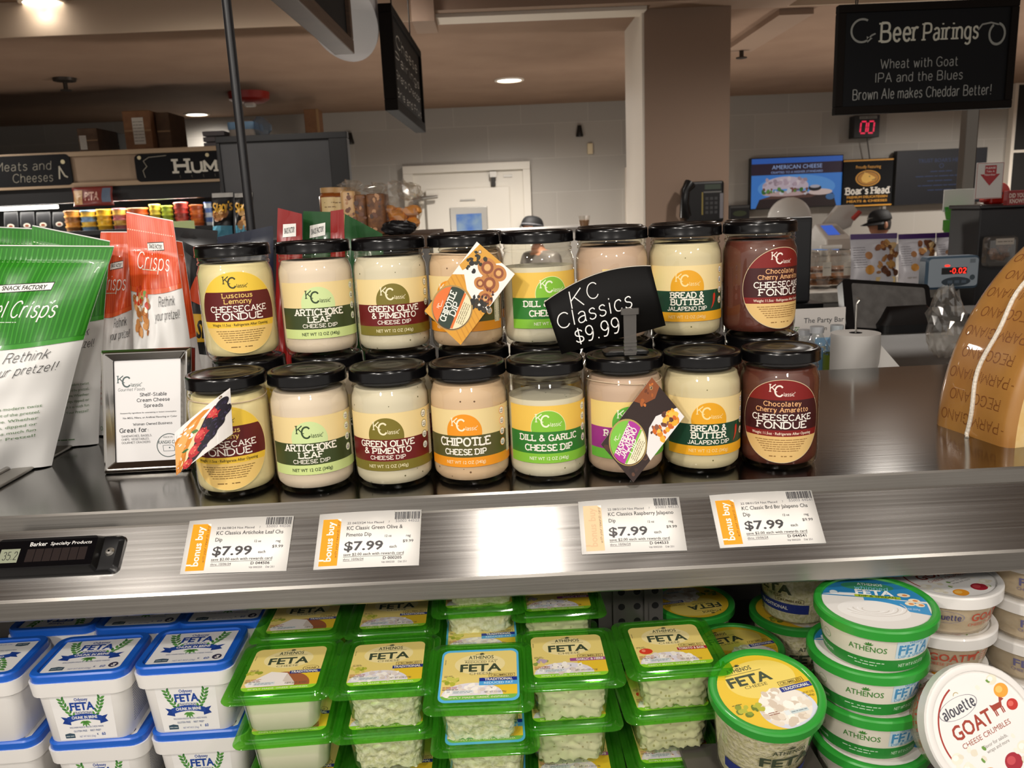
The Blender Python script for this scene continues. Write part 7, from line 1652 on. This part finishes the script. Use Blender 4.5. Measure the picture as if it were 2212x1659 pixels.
c = at_y(2152, 428, Yt + .1); redp = mat('dispenser_red', '#c02a1c', .35, coat=.3); t = empty('ticket_dispenser', (c.x, Yt + .1, zt3), 0, 'round red ticket dispenser on top of the black cabinet', 'dispenser'); rr = at_y(2152, 397, Yt + .1).z - zt3
mb = MB(); mb.lathe([(.001, -.018), (rr * .5, -.018), (rr * .54, -.014), (rr * .54, .014), (rr * .5, .018), (.001, .018)], redp, 28, Matrix.Translation((.0, 0, rr * .52)) @ rot(90)); mb.build('drum', t)
MB().box((-rr * .5, -.02, 0), (rr * .15, .02, rr * .5), redp).box((-rr * .75, -.016, rr * .1), (-rr * .4, .016, rr * .35), redp).build('snout', t, False, bevel=.006); MB().lathe([(.001, 0), (.006, 0), (.006, .004), (.001, .004)], blk, 12, Matrix.Translation((0, -.018, rr * .52)) @ rot(90)).build('hub', t)
t, w, h = wallthing('fact_card', (2178, 412, 2330, 437), Yt - .0, .02, 'red card asking did you know, at the right edge', 'sign', mat('card_red', '#8f2a2a', .5), .001); a = Art(); a.text('DID YOU', w * .13, h * .66, h * .28, '#d8c4b8', 0, .03, w=w * .22); a.text('KNOW?', w * .13, h * .28, h * .28, '#d8c4b8', 0, .03, w=w * .2); front(t, 'card_print', a, 4e-4)
t, w, h = wallthing('snack_pouch', (2139, 511, 2199, 575), Yt, .045, 'clear pouch of brown snacks hanging on the black cabinet', 'snack pouch', clear_mat('pouch_clear', '#f0eeea', gloss=.08, rough=.06, body=.12), .012); mb = MB()
for i in range(16): mb.ball((rnd.uniform(.2, .8) * w / 1000, .022, rnd.uniform(.1, .7) * h / 1000), .011, brownb, 7, 5, (1, .9, .8), .2)
mb.build('snacks', t); a = Art(); a.rect(w * .2, h * .72, w * .8, h * .92, '#b8aea2', 0); a.fine(w * .25, w * .75, h * .82, 3, '#5a5248', 1); front(t, 'pouch_label', a)
# stacked green tubs near the post
gb = clear_mat('green_tub', '#58c040', gloss=.08, rough=.1, body=.5, bodycol='#2fa02a')
for i, (py0, py1) in enumerate(((476, 497), (447, 474))):
    x0, x1, z0, z1 = pb(2064, py0, 2115, py1, 2.86); z0 = zd + .001 if i == 0 else at_y(2090, 474, 2.86).z
    t = empty('green_basket', ((x0 + x1) / 2, 2.9, z0), 0, 'bright green plastic tub by the steel post, %s' % ('bottom one', 'upper one')[i], 'tub', 'green tubs by the post'); hw = (x1 - x0) / 2; hh = z1 - z0
    MB().loft([(0, hw * .8, .04, .01), (hh * .8, hw * .95, .045, .012), (hh * .82, hw, .05, .012), (hh, hw, .05, .012)], gb).build('tub_body', t); mb = MB()
    for k in range(4): mb.box((-hw * .8 + k * hw * .45, -.048, hh * .1), (-hw * .8 + k * hw * .45 + .012, -.046, hh * .75), pm('#1f6a20'))
    mb.build('ribs', t, False)
# party sign, water bottles, paper roll, plastic bag
Yp2 = 1.62; t, w, h = wallthing('party_sign', (1716, 668, 1822, 790), Yp2, .004, 'white card advertising a party bar behind the chocolate jars', 'sign', mat('sign_white'), .0008)
a = Art(); a.text('The Party Bar', w * .58, h * .80, h * .085, '#3c3d40', 0, .004, w=w * .78); a.text('n', w * .62, h * .66, h * .07, '#3c3d40', 0, .0); a.text('PICKS!', w * .06, h * .52, h * .075, '#4f7a3a', 0, .02, rotd=90, w=h * .36); a.rect(w * .42, h * .1, w * .80, h * .5, '#8fb8d8', 0); a.blobs(14, w * .45, h * .15, w * .78, h * .45, 3, 7, ['#c9dcea', '#d0b880', '#6f9ac0'], 1); front(t, 'sign_print', a, 3e-4)
watr = clear_mat('water_bottle', '#f2f6f8', gloss=.1, rough=.03, body=.03)
for i, (px, pyt, Yb, r_) in enumerate(((1805, 702, 1.44, .022), (1762, 705, 1.48, .024), (1737, 712, 1.52, .024))):
    c = at_y(px, 780, Yb); hh = at_y(px, pyt, Yb).z - zw
    t = empty('water_bottle', (c.x, Yb, zw), 0, ('clear water bottle with green label just left of the paper roll', 'clear water bottle in front of the party card, the middle one', 'clear water bottle in front of the party card, nearest the jars')[i], 'bottle', 'water bottles behind the counter')
    MB().lathe([(.001, 0), (r_ * .9, 0), (r_, .006), (r_, hh * .60), (r_ * .55, hh * .80), (r_ * .45, hh * .86), (r_ * .45, hh * .9)], watr, 20, cap=False).build('bottle_body', t)
    MB().lathe([(r_ * .52, hh * .88), (r_ * .52, hh), (.001, hh)], pm('#c9ccd0') if i else pm('#b8c0c4'), 16, cap=False).build('cap', t)
    MB().lathe([(r_ * 1.01, hh * .18), (r_ * 1.01, hh * .5)], pm(('#7a8f2c', '#7fb0d8', '#5f8fc0')[i]), 20, cap=False).build('bottle_label', t)
c = at_y(1845, 790, 1.36); rr = (at_y(1895, 760, 1.36).x - at_y(1796, 760, 1.36).x) / 2; hh = at_y(1845, 719, 1.36).z - zw
paper = mat('paper_roll_white', '#dcdad6', .7); t = empty('paper_roll', (c.x, 1.36, zw), 0, 'white roll of register paper standing behind the counter', 'paper roll')
MB().lathe([(.010, 0), (rr, 0), (rr, hh), (.010, hh), (.010, hh - .03)], paper, 40, cap=False).build('roll', t); MB().lathe([(.0105, .002), (.0105, hh + .0005), (.0085, hh + .0005), (.0085, .002)], blks, 20, cap=False).build('core', t)
q = [at_y(1892, 745, 1.37), at_y(1900, 742, 1.36), at_y(1946, 795, 1.33), at_y(1890, 797, 1.33)]; mb = MB(); oo = V((c.x, 1.36, zw)); mb.add([p - oo for p in q], [(3, 2, 1, 0)], paper); mb.build('loose_end', t, False, solid=.0004)
MB().tube([V((at_y(1845, 600, 1.36).x - c.x, 0, 0)) * 0 + V((0, 0, hh * .5)), (0, 0, hh + .05)], .0016, al, 6).tube([(0, 0, hh + .05), (.004, 0, hh + .056), (.0, 0, hh + .06)], .0022, al, 6).build('spindle', t)
lump_bag('plastic_bag', (2042, 712), 1.62, zw, .05, (.75, .6, 1.45), wrapc, 'crumpled clear plastic bag between the monitor and the cheese wedge', 'plastic bag')
t = empty('clear_cup', (at_y(1262, 478, 4.9).x, 4.9, 0), 0, 'clear plastic cup with pale filling seen over the jar lids', 'cup'); zq = at_y(1262, 489, 4.9).z; zq1 = at_y(1262, 466, 4.9).z
t.location.z = zq; MB().lathe([(.001, 0), (.026, 0), (.036, zq1 - zq), (.038, zq1 - zq)], clam, 20, cap=False).build('cup_wall', t); MB().lathe([(.001, .002), (.025, .002), (.031, (zq1 - zq) * .6), (.001, (zq1 - zq) * .62)], pm('#b98a5c'), 18, cap=False).build('filling', t)
zpt = empty('prep_table', (at_y(1230, 489, 5.0).x, 5.05, 0), 0, 'steel prep table in front of the worker by the cooler door', 'table'); MB().box((-.5, -.25, zq - .03), (.5, .25, zq - .0005), steel_b).build('table_top', zpt, False)
for sx_ in (-1, 1):
    for sy_ in (-1, 1): MB().box((sx_ * .47 - .02, sy_ * .22 - .02, 0), (sx_ * .47 + .02, sy_ * .22 + .02, zq - .03), steel_b).build('leg', zpt, False)

# ================================================================== two deli workers
skin = mat('skin', '#b98468', .5); hairm = mat('hair_dark', '#1a1412', .6); capm = mat('cap_black', '#0a0b0d', .7)
def person(loc, headz, rz, shirt, label, bow=0.0, side=0):
    """standing figure facing -Y, one continuous body; headz is the height of the eyes"""
    t = empty('person', loc, rz, label, 'person'); S = (headz) / 1.55
    me = bpy.data.meshes.new('body'); vs = []; ed = []; rad = []
    def add(p, r, par=None):
        vs.append(V(p) * S); rad.append(r * S)
        if par is not None: ed.append((par, len(vs) - 1))
        return len(vs) - 1
    pel = add((0, 0, .92), .15); ab = add((0, 0, 1.08), .135, pel); ch = add((0, -.02 - bow * .3, 1.26), .15, ab); nk = add((0, -.03 - bow * .6, 1.39), .06, ch); hb = add((0, -.05 - bow, 1.47), .062, nk)
    for s_ in (-1, 1):
        sh = add((s_ * .17, -.02 - bow * .3, 1.33), .068, ch); el = add((s_ * .23, -.06, 1.06), .048, sh); wr_ = add((s_ * .16, -.26, .98), .032, el); hd = add((s_ * .14, -.34, .98), .036, wr_)
        for k in range(4): f1 = add((s_ * (.115 + .018 * k), -.385, .975), .010, hd); add((s_ * (.115 + .018 * k), -.42, .955 - .004 * (k % 2)), .008, f1)
        th_ = add((s_ * .095, -.36, .985), .011, hd); add((s_ * .075, -.385, .975), .009, th_)
        hp_ = add((s_ * .09, 0, .86), .092, pel); kn = add((s_ * .095, -.01, .48), .06, hp_); an = add((s_ * .1, .02, .09), .042, kn); add((s_ * .1, -.13, .045), .04, an)
    me.from_pydata(vs, ed, []); ob = bpy.data.objects.new('b', me); C.objects.link(ob); ob.modifiers.new('skin', 'SKIN'); 
    for i, v in enumerate(me.skin_vertices[0].data): v.radius = (rad[i], rad[i]); v.use_root = i == 0
    sb = ob.modifiers.new('sub', 'SUBSURF'); sb.levels = 2; sb.render_levels = 2
    dg = bpy.context.evaluated_depsgraph_get(); m2 = bpy.data.meshes.new_from_object(ob.evaluated_get(dg)); bpy.data.objects.remove(ob)
    # head grown onto the neck in the same mesh
    bm = bmesh.new(); bm.from_mesh(m2); hc = V((0, -.085 - bow, 1.575)) * S
    r = bmesh.ops.create_uvsphere(bm, u_segments=28, v_segments=20, radius=.108 * S)
    for v in r['verts']:
        p = v.co.copy(); n_ = p.normalized(); x, y, z = n_
        p.x *= .72 * (1 - .16 * max(0, -z)); p.y *= .88; p.z *= 1.06
        fr = max(0, -y)
        d = .022 * math.exp(-((x / .14) ** 2 + ((z + .12) / .17) ** 2)) * (y < 0) + .008 * math.exp(-((x / .25) ** 2 + ((z + .62) / .2) ** 2)) * (y < 0) - .008 * math.exp(-(((abs(x) - .36) / .15) ** 2 + ((z - .06) / .10) ** 2)) * (y < 0) + .006 * math.exp(-((x / .3) ** 2 + ((z + .42) / .07) ** 2)) * (y < 0)
        p.y -= d * S; v.co = hc + p
    for s_ in (-1, 1):
        e = bmesh.ops.create_uvsphere(bm, u_segments=10, v_segments=8, radius=.028 * S)
        for v in e['verts']: v.co = hc + V((s_ * .078 * S + v.co.x * .35, v.co.y * .7 + .01 * S, v.co.z * 1.15 - .01 * S))
    bm.to_mesh(m2); bm.free(); m2.materials.clear(); m2.materials.append(skin); m2.materials.append(pm(shirt)); m2.materials.append(pm('#23242a')); m2.materials.append(mat('eye_dark', '#1c1512', .2)); m2.materials.append(mat('lips', '#8f5348', .5))
    for p in m2.polygons:
        c_ = p.center / S
        p.material_index = 2 if c_.z < .90 and abs(c_.y) < .2 and abs(c_.x) < .2 and c_.y > -.2 else 1 if c_.z < 1.40 and c_.y > -.22 and not (c_.z > 1.36 and abs(c_.x) < .06) else 0
        l_ = p.center - hc
        if p.material_index == 0 and l_.y < -.05 * S:
            if abs(abs(l_.x) - .032 * S) < .013 * S and abs(l_.z - .008 * S) < .006 * S: p.material_index = 3
            if abs(l_.x) < .024 * S and abs(l_.z + .050 * S) < .006 * S: p.material_index = 4
    m2.shade_smooth(); m2.name = 'body'; o = bpy.data.objects.new('body', m2); C.objects.link(o); o.parent = t
    mb = MB(); vs = []; n1 = 20   # hair: cap over the back and crown
    mb.grid(lambda u, v: hc + V((math.sin((u - .5) * 2 * PI * .70) * .082 * math.sin(v * PI * .62 + .05), math.cos((u - .5) * 2 * PI * .70) * .101 * math.sin(v * PI * .62 + .05), .122 * math.cos(v * PI * .62 + .05))) * S, 20, 12, hairm); mb.build('hair', t)
    return t, hc, S
hp1 = at_y(1930, 483, 6.75)
t, hc, S = person((hp1.x, 6.75, 0), hp1.z - .02, -14, '#b9b4b0', 'person in a black cap and pale shirt looking down behind the granola bags', .05)
M = Matrix.Translation(hc + V((0, 0, .028 * S))) @ rot(8)
mb = MB(); mb.grid(lambda u, v: M @ (V((math.sin(u * 2 * PI) * .087 * math.cos(v * PI / 2) ** .7, math.cos(u * 2 * PI) * .105 * math.cos(v * PI / 2) ** .7, .098 * math.sin(v * PI / 2))) * S), 24, 8, capm)
mb.grid(lambda u, v: M @ (V((math.sin((u - .5) * PI * .9) * (.085 + .02 * v), -math.cos((u - .5) * PI * .9) * (.10 + .075 * v), .004 - .018 * v - .02 * abs(u - .5))) * S), 14, 4, capm); mb.build('cap', t, True, solid=.003)
a = Art(); a.ring(0, 0, 8, 12, '#c9c6c0', 0, 16); a.fine(14, 44, 0, 5, '#c9c6c0', 0); a.build('cap_badge', lambda u, v, h: M @ (V((u - .008, -.104 * S - h + .02 * (u / .05) ** 2, v + .036))), t, eps=1.5e-3)
hp2 = at_y(1172, 500, 7.0)
t, hc, S = person((hp2.x, 7.0, 0), hp2.z - .01, 62, '#6b6662', 'person with dark head covering and lowered head in front of the cooler door', .04)
mb = MB(); M = Matrix.Translation(hc + V((0, 0, .03 * S))) @ rot(-10)
mb.grid(lambda u, v: M @ (V((math.sin(u * 2 * PI) * .089 * math.cos(v * PI / 2) ** .6, math.cos(u * 2 * PI) * .108 * math.cos(v * PI / 2) ** .6, .092 * math.sin(v * PI / 2))) * S), 24, 8, capm)
mb.grid(lambda u, v: M @ (V((math.sin(u * 2 * PI) * .0905, math.cos(u * 2 * PI) * .1095, .012 + .008 * v)) * S), 24, 1, pm('#77787c')); mb.build('head_covering', t)
